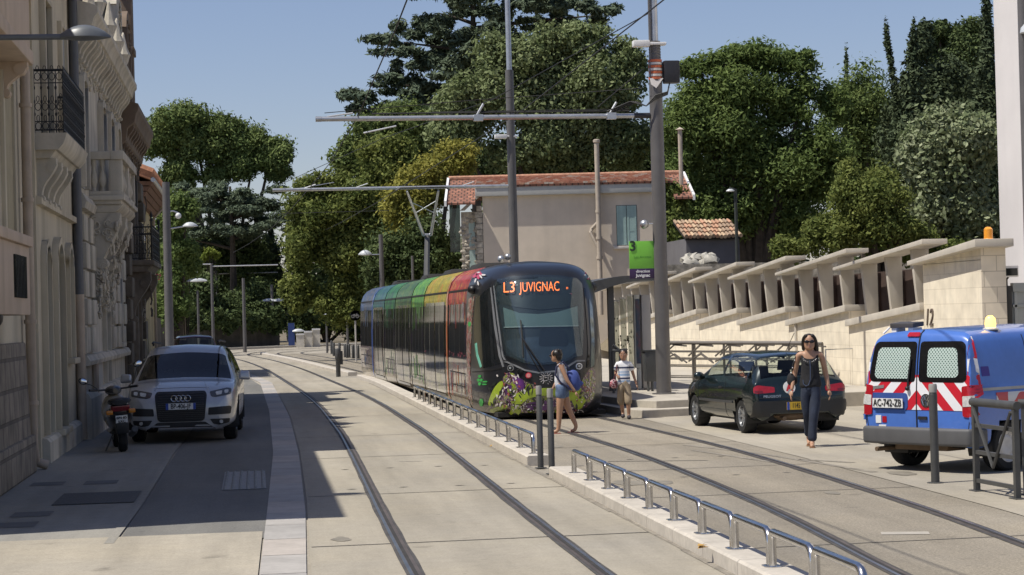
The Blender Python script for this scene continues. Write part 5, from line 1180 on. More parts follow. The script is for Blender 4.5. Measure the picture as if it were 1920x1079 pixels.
def _pg():
    m, nt, b = PATG; N = nt.nodes; L = nt.links; N.remove(b)
    tc = N.new('ShaderNodeTexCoord'); no = N.new('ShaderNodeTexNoise'); no.inputs['Scale'].default_value = 5; no.inputs['Detail'].default_value = 3; L.new(tc.outputs['Object'], no.inputs['Vector'])
    tr = N.new('ShaderNodeBsdfTransparent'); tr.inputs['Color'].default_value = (.86,.88,.83,1); gl = N.new('ShaderNodeBsdfGlossy'); gl.inputs['Roughness'].default_value = .05
    df = N.new('ShaderNodeBsdfDiffuse'); df.inputs['Color'].default_value = (.78,.78,.68,1); m1 = N.new('ShaderNodeMixShader'); m1.inputs[0].default_value = .4; m2 = N.new('ShaderNodeMixShader'); m2.inputs[0].default_value = .08
    L.new(tr.outputs[0], m1.inputs[1]); L.new(df.outputs[0], m1.inputs[2]); L.new(m1.outputs[0], m2.inputs[1]); L.new(gl.outputs[0], m2.inputs[2]); L.new(m2.outputs[0], N['Material Output'].inputs['Surface']); return m
PATG = _pg()
PRT = M('dark olive print', (.05,.05,.03), rough=.6, var=.3, scale=10)
x0s, x1s = PY(1149,620,SHY).x, PY(1190,620,SHY).x; z0s, z1s = PY(1170,693,SHY).z, PY(1150,566,SHY).z
for i in range(3):
    a, b = x0s+(x1s-x0s)*i/3+.015, x0s+(x1s-x0s)*(i+1)/3-.015; z1 = z1s+.06*i; g_ = MB().box(a,b,SHY,SHY+.02,z0s,z1).build('glass_panel', PATG, sh)
    MB().box(a,b,SHY-.01,SHY+.03,z1,z1+.04).build('top_rail', WHITE, g_)
    c = (a+b)/2; zc = z0s+.85; mb = MB()
    for s in (-1,1):          # mirrored ornament printed on the pane
        for k in range(13):
            u, v_ = random.uniform(0,.055), random.uniform(-.5,.42)*(1-.2*s*0); q_ = random.uniform(.006,.016)
            if k < 6: u = random.uniform(.05,.1); v_ = random.uniform(-.3,-.05)
            mb.ball((c+s*u, SHY-.004, zc+v_), (q_,.003,q_*2.2), 6, 4)
    mb.build('printed_pattern', PRT, g_)
MB().box(xa-.1,xw-.12,51.5,51.53,P_TOP+.2,zr-.2).build('glass_panel', glass('shelter glass', (.45,.47,.45), opac=.25, col=(.12,.13,.12)), sh)
bn = MB().box(xa,xw-.2,50.8,51.2,P_TOP+.42,P_TOP+.47); 
for x in (xa+.1, xw-.35): bn.box(x,x+.06,50.85,51.15,P_TOP,P_TOP+.42)
tag(bn.build('bench', SHD, bevel=.008), 'dark bench inside the tram shelter', 'bench')
mb = MB(); mb.path([(xa+.2,44.6,P_TOP+.95),(PY(1165,685,44.6).x,44.6,P_TOP+.95)], .035, 8); mb.path([(xa+.2,44.6,P_TOP),(xa+.2,44.6,P_TOP+.95)], .03, 8); mb.path([(PY(1163,685,44.6).x,44.6,P_TOP),(PY(1163,685,44.6).x,44.6,P_TOP+.95)], .03, 8); mb.path([(PY(1150,675,44.6).x,44.6,P_TOP+1.08),(PY(1163,675,44.6).x,44.6,P_TOP+.95)], .03, 8)
tag(mb.build('leaning_rail', SHD), 'low grey leaning rail between the tram and the boy', 'rail')
pcx0, pcx1 = PY(1189,620,46.8).x, PY(1206,620,46.8).x; pz0, pz1 = PY(1197,690,46.8).z, PY(1197,553,46.8).z
pc = thing('poster_case', 'tall poster case with pale frame and dark poster at the shelter end', 'poster case', (0,0,0))
MB().box(pcx0,pcx1,46.75,46.9,pz0,pz1).box(pcx0+.05,pcx1-.05,46.8,46.9,P_TOP,pz0).build('frame', M('pale aluminium', (.66,.68,.66), rough=.45), pc, bevel=.01)
def poster(name, cols, scale=6):
    m, nt, b = newmat(name); N = nt.nodes; L = nt.links; tc = N.new('ShaderNodeTexCoord'); no = N.new('ShaderNodeTexNoise'); no.inputs['Scale'].default_value = scale; no.inputs['Detail'].default_value = 5; L.new(tc.outputs['Object'], no.inputs['Vector'])
    r = N.new('ShaderNodeValToRGB'); r.color_ramp.interpolation = 'LINEAR'; e = r.color_ramp.elements
    for i, c in enumerate(cols):
        el = e[i] if i < 2 else e.new(.5); el.position = .3+.4*i/(len(cols)-1); el.color = (*c,1)
    L.new(no.outputs['Fac'], r.inputs['Fac']); L.new(r.outputs['Color'], b.inputs['Base Color']); b.inputs['Roughness'].default_value = .3; return m
MB().box(pcx0+.035,pcx1-.035,46.735,46.749,pz0+.1,pz1-.1).build('poster', poster('dark poster print', [(.05,.07,.10),(.07,.11,.17),(.16,.14,.14),(.30,.10,.08)], 3), pc)
ip0, ip1 = PY(1204,620,46).x, PY(1221,620,46).x
ipl = thing('information_pillar', 'plain grey information pillar behind the stop pole', 'pillar', (0,0,0))
MB().box(ip0,ip1,46,46.25,P_TOP+.03,PY(1212,553,46).z).build('body', M('light grey steel', (.40,.385,.365), rough=.45, var=.06), ipl, bevel=.015); MB().box(ip0+.05,ip1-.05,46.05,46.2,P_TOP,P_TOP+.04).build('foot', SHD, ipl)
b0, b1 = PY(1209,700,45).x, PY(1233,700,45).x
bi = thing('litter_bin', 'dark grey square litter bin on two legs left of the stop pole', 'litter bin', (0,0,0))
MB().hexa([(b0+.04,45,P_TOP+.22),(b1-.03,45,P_TOP+.22),(b1-.03,45.3,P_TOP+.22),(b0+.04,45.3,P_TOP+.22),(b0,44.95,P_TOP+.9),(b1,44.95,P_TOP+.9),(b1,45.35,P_TOP+.9),(b0,45.35,P_TOP+.9)]).build('body', SHD, bi, bevel=.012)
MB().box(b0-.02,b1+.02,44.93,45.37,P_TOP+.905,P_TOP+.94).build('lid', SHD, bi)
for x in (b0+.08,b1-.12): MB().box(x,x+.04,45.1,45.2,P_TOP,P_TOP+.22).build('leg', SHD, bi)
# ---------------------------------------------------------------- ramp railing behind the small car
RAILM = M('grey brown rail paint', (.12,.105,.09), rough=.5, var=.1)
rp = thing('ramp_railing', 'grey metal ramp railing with slanted bars between the stop pole and the wall', 'railing', (0,0,0))
A0, A1 = Vector((10.2,50.3,P_TOP)), Vector((13.3,46.6,P_TOP)); hgt = [1.02,.93]
def rail_frame(A0, A1, slope, posts):
    mb = MB(); d = A1-A0
    for u in np.linspace(0,1,posts):
        p = A0+d*u; MB().tube((p.x,p.y,P_TOP-.02),(p.x,p.y,P_TOP+1.0-slope*u),.03,n=6).build('post', RAILM, rp)
    for h in (1.0,): mb.tube(A0+Vector((0,0,h)), A1+Vector((0,0,h-slope)), .04)
    for h in (.78,.6,.42,.14): mb.tube(A0+Vector((0,0,h)), A1+Vector((0,0,h-slope)), .016,n=5)
    for u in np.linspace(0,.86,posts):
        p, q = A0+d*u, A0+d*(u+.16); mb.path([p+Vector((0,0,.68-slope*u)), p.lerp(q,.5)+Vector((0,0,.95-slope*u)), q+Vector((0,0,.92-slope*u))], .022, 5); mb.path([p+Vector((0,0,.55-slope*u)), p.lerp(q,.5)+Vector((0,0,.72-slope*u)), q+Vector((0,0,.5-slope*u))], .022, 5)
    mb.build('rails', RAILM, rp)
rail_frame(A0, A1, .06, 6); rail_frame(Vector((10.4,51.6,P_TOP)), Vector((13.4,48.6,P_TOP)), .06, 5)
q = G(1556,770); mb = MB(); qx = PY(1548,660,45.5).x; mb.path([(qx,45.5,.1),(qx,45.5,PY(1545,656,45.5).z),(qx+.75,45.5,PY(1560,655,45.5).z),(qx+.75,45.5,.1)], .022, 6)
tag(mb.build('rail_hoop', GALV), 'thin pale hoop rail against the wall behind the walking woman', 'rail')
# ---------------------------------------------------------------- dark pedestrian fence at the right edge
def fence(p0, p1, label):
    d = (p1-p0); L = d.length; t = thing('pedestrian_fence', label, 'fence', p0, math.atan2(d.y, d.x), 'dark pedestrian fences at the pavement edge')
    for x in (0, L): 
        ps = MB().box(x-.03,x+.03,-.03,.03,.008,1.0).build('post', STEEL_DK, t); MB().box(x-.09,x+.09,-.06,.06,0,.012).build('foot_plate', STEEL_DK, ps)
    MB().path([(-.06,0,1.0),(L+.06,0,1.0)], .048, 10).build('top_rail', STEEL_DK, t)
    mb = MB()
    for z in (.74,.44,.12): mb.box(.03,L-.03,-.02,.02,z-.022,z+.022)
    mb.build('cross_bar', STEEL_DK, t)
    mb = MB(); mb.tube((.04,-.035,.93),(L/2,-.035,.3),.02,n=6); mb.tube((L-.04,-.035,.93),(L/2,-.035,.3),.02,n=6); mb.build('v_brace', STEEL_DK, t); return t
f0, f1 = G(1832,921), G(1908,936)
fence(f0, f1, 'dark fence panel with V brace in front of the blue van')
f2 = f1+Vector((.28,-.35,0)); 
fence(G(1921,928)+Vector((.02,.0,0)), G(1921,928)+Vector((1.05,-.35,0)), 'dark fence panel cut off by the right edge')
# litter on the kerb
mb = MB().add([(0,0,0),(.09,.02,.012),(.11,.06,.004),(.03,.07,.02)], [(0,1,2,3)]).add([(.0,.01,.02),(.07,.0,.03),(.1,.05,.02),(.02,.06,.035)], [(0,1,2,3)])
tag(mb.build('dry_leaf', M('dry yellow leaf', (.5,.3,.08), rough=.8, var=.2), smooth=0, loc=G(1308,1029,.132)), 'dry yellow leaf at the foot of a steel hoop', 'leaf')
mb = MB().add([(0,0,.005),(.1,.02,.02),(.16,.1,.006),(.05,.08,.03)], [(0,1,2,3)]); tag(mb.build('dry_leaf', M('dry yellow leaf', (.5,.3,.08)), smooth=0, loc=G(917,838)), 'dry leaf lying on the track slab beside the kerb end', 'leaf')
# ---------------------------------------------------------------- tram
def ramp_mat(name, stops, scale=4, detail=4, rough=.25, coat=.6, stretch=(1,1,1), constant=True, dist=0, mixdark=0):
    m, nt, b = newmat(name); N = nt.nodes; L = nt.links; tc = N.new('ShaderNodeTexCoord'); mp = N.new('ShaderNodeMapping'); mp.inputs['Scale'].default_value = stretch
    no = N.new('ShaderNodeTexNoise'); no.inputs['Scale'].default_value = scale; no.inputs['Detail'].default_value = detail; no.inputs['Distortion'].default_value = dist
    L.new(tc.outputs['Object'], mp.inputs[0]); L.new(mp.outputs[0], no.inputs['Vector'])
    r = N.new('ShaderNodeValToRGB'); r.color_ramp.interpolation = 'CONSTANT' if constant else 'LINEAR'; e = r.color_ramp.elements
    for i, (p, c) in enumerate(stops):
        el = e[i] if i < 2 else e.new(p); el.position = p; el.color = (*c,1)
    L.new(no.outputs['Fac'], r.inputs['Fac']); L.new(r.outputs['Color'], b.inputs['Base Color'])
    b.inputs['Roughness'].default_value = rough; b.inputs['Coat Weight'].default_value = coat; b.inputs['Coat Roughness'].default_value = .05; return m
TBLK = M('tram black gloss', (.012,.013,.016), rough=.3, var=.1, scale=1, coat=.25)
TDRK = M('tram underframe', (.015,.014,.013), rough=.8, var=.3)
TWIN = M('tram dark window', (.010,.012,.013), rough=.06, var=.3, scale=.8, spec=.7)
TNX, TNY = 5.93, 40.0
tram = thing('tram', 'long articulated tram with rainbow roof and black graffiti front showing an orange destination display', 'tram', (TNX, TNY, 0), rad(1.2))
TM = Matrix.Translation((TNX,TNY,0)) @ Matrix.Rotation(rad(1.2),4,'Z'); TI = TM.inverted()
SIDED = {'sill_band','fascia_band','seam_paint_glint','window_band','lower_panel','gutter','underframe','door_leaf','door_glass','door_seal','door_step','window_bar','panel_seam','gangway_seal'}
def tb(mb, name, mat, par=None, **k):
    mb.xf(TI)
    if name in SIDED: return build_split(mb, lambda c: c.x > (clx(max(43.5,min(72.1,(TM @ c).y)))-TNX if c.y > 3 else 0)+.02*c.y*0, name, mat, par or tram, **k)
    if name == 'end_wall': ys = sorted({round(v[1],1) for v in mb.v}); return build_split(mb, lambda c: c.y > (ys[0]+ys[-1])/2, name, mat, par or tram, **k)
    return mb.build(name, mat, par or tram, **k)
# centre line of the coaches, world
CL = [(5.86,43.5),(5.80,47),(5.68,52),(5.52,58),(5.37,63),(5.20,68),(5.03,72.2)]
S_CL, _ = crom([list(p) for p in CL], 8); S_CL = [Vector(p) for p in S_CL]
def clx(y): return xat(S_CL, y)
PROFT = [(1.25,.13),(1.31,.3),(1.325,.7),(1.33,1.15),(1.32,1.8),(1.295,2.5),(1.265,2.7),(1.19,2.9),(1.06,3.05),(.85,3.16),(.5,3.22),(0,3.24)]
def ring(y, z0, z1, grow=0, n=4):
    """side profile points (offset,z) between two heights"""
    P = []
    for (a,za),(b,zb) in zip(PROFT, PROFT[1:]):
        for t in np.linspace(0,1,n+1)[:-1]: P.append((a+(b-a)*t, za+(zb-za)*t))
    P.append(PROFT[-1]); Q = [p for p in P if z0-1e-6 <= p[1] <= z1+1e-6]
    def at(z):
        for (a,za),(b,zb) in zip(P, P[1:]):
            if za <= z <= zb and zb > za: return a+(b-a)*(z-za)/(zb-za)
        return 0
    if not Q or Q[0][1] > z0+.01: Q = [(at(z0),z0)]+Q
    if Q[-1][1] < z1-.01: Q.append((at(z1),z1))
    return [(o+grow if o > .2 else o, z) for o, z in Q]
def band(ya, yb, z0, z1, grow=0, sides=(-1,1), n=5, full=False):
    mb = MB(); ys = np.linspace(ya, yb, n)
    for s in sides: mb.grid([[(clx(y)+s*o, y, z) for o, z in ring(y,z0,z1,grow)] for y in ys])
    return mb
# where the seams are in the photograph -> distances along the tram
def seam_y(px):
    lo, hi = 42, 78
    for _ in range(40):
        y = (lo+hi)/2; x = clx(min(72.1,y))-1.32; q = 476.7+PF*x/y*1.0
        if q > px: lo = y
        else: hi = y
    return y
SEAMS = [43.55]+[seam_y(p) for p in (836.5,792,768,738,718,696)]+[72.0]
def strokes(name, base, c2, c3, sc=3): return ramp_mat(name, [(0,c2),(.44,base),(.52,tuple(.3*x for x in base)),(.555,base),(.60,c3),(.65,base)], sc*1.1, 3, .5, .15, (1,1.3,.4), True, 1.0)
ROOFM = [strokes('painted red roof', (.40,.035,.03), (.18,.05,.03), (.50,.30,.06)), strokes('painted yellow roof', (.42,.34,.03), (.20,.20,.03), (.45,.14,.03)),
         strokes('painted lime roof', (.10,.30,.05), (.04,.15,.05), (.30,.40,.05)), strokes('painted bottle green roof', (.03,.09,.05), (.08,.16,.05), (.22,.26,.05)),
         strokes('painted green roof', (.03,.17,.06), (.02,.07,.05), (.10,.25,.06)), strokes('painted teal roof', (.03,.12,.12), (.02,.06,.10), (.08,.2,.12)), strokes('painted blue grey roof', (.06,.08,.12), (.03,.08,.2), (.15,.13,.12))]
LOWM = [ramp_mat('painted lower panel '+n, [(0,(0.088,0.079,0.070)),(.38,a),(.5,(0.228,0.210,0.175)),(.58,b),(.66,(0.158,0.140,0.149))], 2.2, 5, .22, .9, (1,1,.6), False, .6) for n, a, b in
        (('red', (0.280,0.123,0.088), (0.350,0.280,0.175)), ('olive', (0.228,0.228,0.070), (0.175,0.140,0.175)), ('green', (0.105,0.210,0.088), (0.280,0.263,0.140)), ('moss', (0.175,0.210,0.088), (0.123,0.105,0.175)), ('grey', (0.210,0.193,0.175), (0.210,0.245,0.105)), ('sage', (0.175,0.210,0.158), (0.245,0.105,0.105)), ('mauve', (0.210,0.140,0.175), (0.245,0.175,0.140)))]
SILLM = [ramp_mat('sill paint '+n, [(0,a),(.42,b),(.52,(.10,.085,.07)),(.6,c),(.68,a)], 3, 4, .3, .6, (1,1,1.5), False, .8) for n, a, b, c in (('rust',(.16,.05,.03),(.22,.17,.07),(.10,.06,.05)),('lime',(.14,.17,.04),(.22,.20,.10),(.16,.06,.04)),('plum',(.12,.05,.08),(.16,.14,.07),(.08,.10,.05)))]
PALE = M('pale paint and glint', (.34,.33,.27), rough=.35, var=.3, scale=6)
STR = {0: M('orange stripe', (.50,.12,.02), rough=.3, var=.1, coat=.5), 5: M('blue stripe', (.03,.10,.42), rough=.3, var=.1, coat=.5)}
PURT = ramp_mat('gangway paint', [(0,(.02,.015,.03)),(.5,(.10,.03,.16)),(.6,(.45,.42,.40)),(.66,(.20,.03,.03)),(.7,(.02,.02,.02))], 6, 3, .35, .4, (1,1,.5))
GUT = M('black gutter', (.01,.01,.01), rough=.5)
for i, (a, b) in enumerate(zip(SEAMS, SEAMS[1:])):
    a_, b_ = a+(.09 if i else 0), b-.09
    coach = tb(band(a_, b_, 2.5, 3.24, 0), 'coach_roof', ROOFM[i], smooth=40)
    tb(band(a_, b_, 1.17, 2.5, -.006), 'window_band', TWIN, coach)
    lw = tb(band(a_, b_, .13, 1.17, 0), 'lower_panel', LOWM[i], coach, smooth=40)
    tb(band(a_, b_, 2.66, 2.71, .012), 'gutter', GUT, coach)
    tb(band(a_, b_, .13, .42, .004), 'sill_band', SILLM[i % 3], coach)
    tb(band(a_, b_, 2.38, 2.5, -.002), 'fascia_band', ROOFM[i], coach)
    tb(band(a_+.05, b_-.05, .05, .13, -.12), 'underframe', TDRK, coach)
    ends = MB()
    for y in (a_, b_):
        P = [(clx(y)-o, y, z) for o, z in ring(y,.13,3.24,-.01)]; P += [(clx(y)+o, y, z) for o, z in ring(y,.13,3.24,-.01)][::-1]; ends.add(P, [tuple(range(len(P)))])
    tb(ends, 'end_wall', TBLK, coach, smooth=0)
    if i in (1,3,5):
        c, h = (a_+b_)/2, (b_-a_)/2-.45
        for s0, s1 in ((-h,-h*.03),(h*.03,h)):
            d = tb(band(c+s0, c+s1, .3, 2.46, .008, n=3), 'door_leaf', LOWM[i], coach, smooth=40); tb(band(c+s0+.07, c+s1-.07, .75, 2.38, .014, n=3), 'door_glass', TWIN, d)
            tb(band(c+s0-.012, c+s0+.012, .3, 2.46, .016, n=2), 'door_seal', GUT, d)
        tb(band(c-h, c+h, .2, .27, .03, n=2), 'door_step', GALV, coach)
    else:
        for q in np.linspace(a_+.35, b_-.35, 4): tb(band(q-.02, q+.02, 1.2, 2.48, .004, n=2), 'window_bar', GUT, coach)
        tb(band(a_+.3, b_-.3, .84, .865, .006, n=2), 'panel_seam', GUT, coach); tb(band(a_+.3,b_-.3,.55,.575,.006,n=2), 'panel_seam', GUT, coach)
    # painted flowers along the lower edge of the windows
    if i in (0,1):
        mb = MB()
        for k in range(26):
            y = random.uniform(a_+.15,b_-.15); z = random.uniform(1.2,1.32); x = clx(y)-1.333; r_ = random.uniform(.02,.05); mb.add([(x,y-r_,z),(x,y,z+r_*.7),(x,y+r_,z),(x,y,z-r_*.7)], [(0,1,2,3)])
        tb(mb, 'painted_flowers', M('pink painted petals', (.45,.05,.10), rough=.4, var=.4, scale=30), coach, smooth=0)
    dl, dk = MB(), MB()
    for k in range(16):
        q = random.uniform(a_+.15, b_-.15); w2 = random.uniform(.012,.05); z0 = random.uniform(1.75,2.38); (dl if k % 3 else dk).merge(band(q-w2, q+w2, z0, 2.42, .005+.001*(k % 3), sides=(-1,), n=2))
    for k in range(14):
        q = random.uniform(a_+.15, b_-.15); w2 = random.uniform(.015,.07); z0 = random.uniform(.3,.6); (dl if k % 2 else dk).merge(band(q-w2, q+w2, z0, z0+random.uniform(.15,.6), .006+.001*(k % 3), sides=(-1,), n=2))
    tb(dl, 'painted_pattern', ROOFM[i], coach); tb(dk, 'painted_pattern', PALE if i % 2 else PURT, coach)
    for q in (a_+.12, b_-.12): tb(band(q-.012, q+.012, 1.0+random.uniform(0,.3), 2.45, .006, n=2), 'seam_paint_glint', PALE if i % 2 else PURT, coach)
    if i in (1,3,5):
        for q in (-.5,.5): tb(band((a_+b_)/2+q*(b_-a_)*.42-.014, (a_+b_)/2+q*(b_-a_)*.42+.014, .5, 2.4, .02, n=2), 'seam_paint_glint', PALE, coach)  # reflections along the door edges, painted as thin pale lines
    if i < 6:
        y = b; rb = MB(); rb = band(y-.13, y+.13, .2, 3.2, -.05 if i not in STR else .014, n=2); tb(rb, 'gangway', STR.get(i, PURT), smooth=40)
        if i in STR: tb(band(y+.06, y+.11, .2, 3.2, .013, n=2), 'gangway_seal', GUT)
# --- cab shell (world)
ZC = [.10,.2,.35,.6,.9,1.15,1.4,1.8,2.2,2.5,2.75,2.9,3.02,3.12,3.19,3.24]
YN = [.22,.10,.03,.0,.0,.05,.14,.30,.48,.64,.80,.94,1.12,1.42,1.9,2.6]
WN = [1.20,1.27,1.31,1.325,1.328,1.33,1.33,1.32,1.31,1.295,1.25,1.185,1.09,.93,.66,.2]
T, _ = crom([list(t) for t in zip(ZC, YN, WN)], 4)
rows = []; YE = 3.56
for z, yn, wn in T:
    row = []
    for k in range(73):
        a = math.pi/2*(k/36-1); e = .62; sx = math.copysign(abs(math.sin(a))**e, a); cy = abs(math.cos(a))**.72
        y = yn+(YE-yn)*(1-cy); row.append(TM @ Vector((wn*sx, y, z)))
    rows.append(row)
cabm = MB().grid([[tuple(p) for p in r] for r in rows]); CABB = bvh_of(cabm)
cab = tb(cabm, 'cab', TBLK, smooth=60)
def pdr(poly, off, name, mat, par, res=6, thick=.01, rnd=2, sm=0):
    P = smooth_poly(poly, sm) if sm else (round_poly(poly, rnd, 3) if rnd else poly)
    return tb(drape(CABB, P, 'cam', off, res, thick), name, mat, par, smooth=50)
WS = [(929,536),(936,526),(962,521),(1005,518.5),(1050,520),(1080,525),(1089,535),(1092,600),(1090,668),(1078,671),(1062,679),(1030,685),(1005,686),(982,682),(962,672),(949,668),(938,600)]
inn = M('cab interior blue grey', (.022,.03,.04), rough=.6, var=.25, scale=3)
gl = tb(drape(CABB, WS, 'cam', .05, 6, .004), 'windscreen', glass('tram windscreen', (.78,.84,.85), opac=.04, col=(.1,.14,.16)), cab, smooth=60)
tb(drape(CABB, [(p[0]+(1010-p[0])*.02, p[1]+(600-p[1])*.02) for p in WS], 'cam', .004, 7, .004), 'cab_interior', inn, gl, smooth=60)
TEAL = M('pale sun blind', (.20,.26,.25), rough=.7, var=.06, scale=2)
pdr([(944,577),(975,588),(1010,590),(1045,586),(1082,575),(1084,611),(948,613.5)], .016, 'sun_blind', TEAL, gl, thick=.004, rnd=1)
pdr([(946,613.5),(1084,611),(1084,613),(946,615.5)], .022, 'blind_rail', M('blind rail', (.4,.43,.42), rough=.5), gl, res=4, thick=.004, rnd=0)
pdr([(950,640),(985,634),(1020,632),(1050,640),(1080,648),(1080,660),(1060,674),(1020,681),(985,677),(960,662)], .012, 'dashboard', M('dashboard blue', (.05,.065,.09), rough=.5, var=.35, scale=4), gl, thick=.004, sm=2)
pdr([(1012,618),(1040,614),(1062,622),(1066,650),(1010,650)], .016, 'driver_seat', M('seat navy', (.012,.018,.035), rough=.8), gl, thick=.004, rnd=6)
pdr([(930,556),(1089,553),(1089,570),(1055,578),(1010,582),(965,576),(931,566)], .014, 'display_housing', M('display housing', (.03,.036,.04), rough=.5), gl, thick=.004, rnd=2)
LED = M('orange led', (1.0,.22,.05), rough=.5, var=0, emit=.55)
def px_text(bvh, txt, size, cx, cy, off, mat, name, par, tbf, xs=1, rot=-.026, bold=0, extr=0):
    mb = text_mesh(txt, size, 'CENTER', extrude=.0, xs=xs, bold=bold); out = MB(); V = []
    for x, y, z in mb.v:
        px, py = cx+x*math.cos(rot)+y*math.sin(rot)*1, cy-(y*math.cos(rot))+x*math.sin(rot)
        d = ray(px,py).normalized(); h, n, _, _ = bvh.ray_cast(CAM, d)
        if h is None: h, n, _, _ = bvh.find_nearest(CAM+d*40)
        if n.dot(d) > 0: n = -n
        V.append(h+n*off)
    out.add(V, mb.f); return tbf(out, name, mat, par, smooth=0, recalc=False)
px_text(CABB, 'L3', 27, 957, 542.5, .056, LED, 'destination_text', gl, tb, .85, bold=.0); px_text(CABB, 'JUVIGNAC', 25, 1012, 541.5, .056, LED, 'destination_text', gl, tb, .62); px_text(CABB, '"', 16, 1062, 548, .056, LED, 'destination_text', gl, tb, .8)
# pillar lines, and a highlight painted along the black mask under the windscreen
EDGE = M('grey edge and highlight', (.16,.165,.175), rough=.25, var=.1, coat=.5)
pdr([(920,541),(922,539),(931,610),(940,668),(946,688),(943,689),(936,668),(927,610)], .014, 'pillar_edge', EDGE, cab, res=5, rnd=0)
pdr([(926,537),(927.5,536),(936,602),(945,668),(949,676),(946,676),(942,668),(933,602)], .016, 'pillar_edge', EDGE, cab, res=5, rnd=0)
pdr([(944,679),(952,678),(966,684),(985,693),(1010,698),(1040,695),(1062,687),(1080,676),(1096,676),(1096,678.5),(1081,679),(1064,690),(1041,698),(1010,701),(984,696),(965,687),(952,681)], .02, 'mask_highlight', EDGE, cab, res=5, rnd=0)
pdr([(1094,540),(1097,541),(1103,600),(1106,660),(1102,690),(1099,690),(1102,655),(1099,600)], .012, 'cab_corner_window', TWIN, cab, rnd=1)
pdr([(1104,560),(1110,575),(1114,630),(1114,685),(1107,690),(1108,640)], .01, 'side_pane', M('painted reflection pane', (.20,.23,.20), rough=.12, var=.5, scale=3, coat=.8), cab, rnd=2)  # bright reflection on the tram's flank, painted into the pane colour
# side cab window, graffiti panels
pdr([(893,560),(921,537),(927,560),(934,620),(940,682),(922,687),(904,692),(897,670),(889,640),(889,600)], .006, 'cab_side_window', TWIN, cab, rnd=4)
pdr([(891,645),(894,643),(897,665),(904,688),(901,690),(894,668)], .012, 'window_edge', M('mint edge', (.15,.45,.34), rough=.4), cab, res=3, rnd=1)
GRAF = ramp_mat('lime and purple graffiti', [(0,(.02,.015,.025)),(.36,(.07,.02,.11)),(.42,(.03,.02,.03)),(.47,(.25,.03,.03)),(.49,(.45,.42,.40)),(.515,(.02,.02,.02)),(.56,(.23,.30,.03)),(.64,(.10,.06,.03)),(.68,(.4,.36,.3))], 7, 5, .3, .5, (1,1,1), True, 1.2)
pdr([(918,762),(931,738),(940,716),(950,700),(962,700),(978,712),(1000,722),(1020,731),(1050,733),(1078,728),(1090,716),(1102,695),(1112,690),(1116,700),(1115,735),(1106,757),(1082,771),(1040,777),(985,779),(940,778),(912,772)], .006, 'painted_bumper', GRAF, cab, res=8, sm=2)
LIM = M('lime paint', (.30,.40,.03), rough=.35, var=.2, scale=6, coat=.4)
for q in ([(916,757),(925,732),(938,716),(944,720),(932,748),(922,760)], [(965,742),(990,731),(1020,728),(1045,729),(1050,740),(1020,742),(990,748),(972,762)], [(955,775),(970,756),(978,765),(972,778)], [(1060,738),(1080,728),(1090,730),(1080,745),(1066,752)], [(1072,752),(1088,742),(1098,752),(1085,768)], [(920,768),(948,760),(950,766),(925,774)]): pdr(q, .011, 'lime_splash', LIM, cab, res=5, sm=3)
PURP2 = M('violet paint', (.11,.03,.16), rough=.35, var=.3, scale=6, coat=.4)
for q in ([(962,708),(980,712),(984,726),(974,732)], [(985,758),(1020,752),(1045,758),(1030,768),(995,768)]): pdr(q, .012, 'violet_splash', PURP2, cab, res=5, sm=3)
random.seed(12); mdk = MB(); mrd = MB()
def _leaf(mb, x, y, L, w_, a, off): mb.merge(drape(CABB, [(x+L*math.cos(a)*t-w_*math.sin(a)*k*math.sin(math.pi*t), y+L*math.sin(a)*t+w_*math.cos(a)*k*math.sin(math.pi*t)) for t, k in [(0,0),(.3,1),(.6,1),(1,0),(.6,-1),(.3,-1)]], 'cam', off, 20, .004))
for k in range(46): _leaf(mdk, random.uniform(920,1100), random.uniform(722,772), random.uniform(6,16), random.uniform(.8,2.6), random.uniform(-2.4,-.6), .0145)
for k in range(26): _leaf(mrd, random.uniform(940,1110), random.uniform(702,770), random.uniform(3,8), random.uniform(.8,2), random.uniform(0,6), .0155)
tb(mdk, 'dark_painted_leaves', M('dark painted leaf', (.02,.025,.02), rough=.35, coat=.4), cab, smooth=0, recalc=False); tb(mrd, 'red_painted_leaves', M('brick painted leaf', (.28,.06,.05), rough=.35, var=.4, scale=20, coat=.4), cab, smooth=0, recalc=False)
WP, PK = M('white painted marks', (.6,.57,.55), rough=.4, var=.1), M('pink painted petals', (.45,.05,.10))
mw, mp = MB(), MB()
def speck(mb, x, y, w_, h_, a=0, off=.016):
    P = [(x+w_*math.cos(t)*math.cos(a)-h_*math.sin(t)*math.sin(a), y+w_*math.cos(t)*math.sin(a)+h_*math.sin(t)*math.cos(a)) for t in np.linspace(0,6.283,7)[:-1]]
    mb.merge(drape(CABB, P, 'cam', off, 20, .004))
random.seed(3)
for k in range(34): speck(mw, random.uniform(930,985), random.uniform(704,768), random.uniform(.6,1.6), random.uniform(1.5,5), random.uniform(-1,1))
for k in range(46): speck(mw, random.uniform(960,1100), random.uniform(748,774), random.uniform(.6,2.2), random.uniform(.6,1.6), random.uniform(-1,1))
for k in range(16): speck(mw, random.uniform(1096,1112), random.uniform(705,750), .9, random.uniform(1,3), random.uniform(-.5,.5))
for x, y, r_ in ((932,492,3.5),(947,489,4),(958,486.5,3),(978,485.5,4),(1006,485,4),(1030,486,5),(1046,487,5),(1052,490,3),(938,490,3),(1098,510,2.5),(1105,520,3),(1096,517,2)): speck(mw, x, y, r_, r_*.45)
for x, y, r_ in ((938,489.5,4.5),(1036,487,3.5),(1100,512,3),(1102,524,2.5),(1094,505,2)): speck(mp, x, y, r_, r_*.4, off=.018)
for a in range(5): speck(mp, 896+6*math.cos(a*1.257), 516+5*math.sin(a*1.257), 4.2, 3, a*1.257, .02)
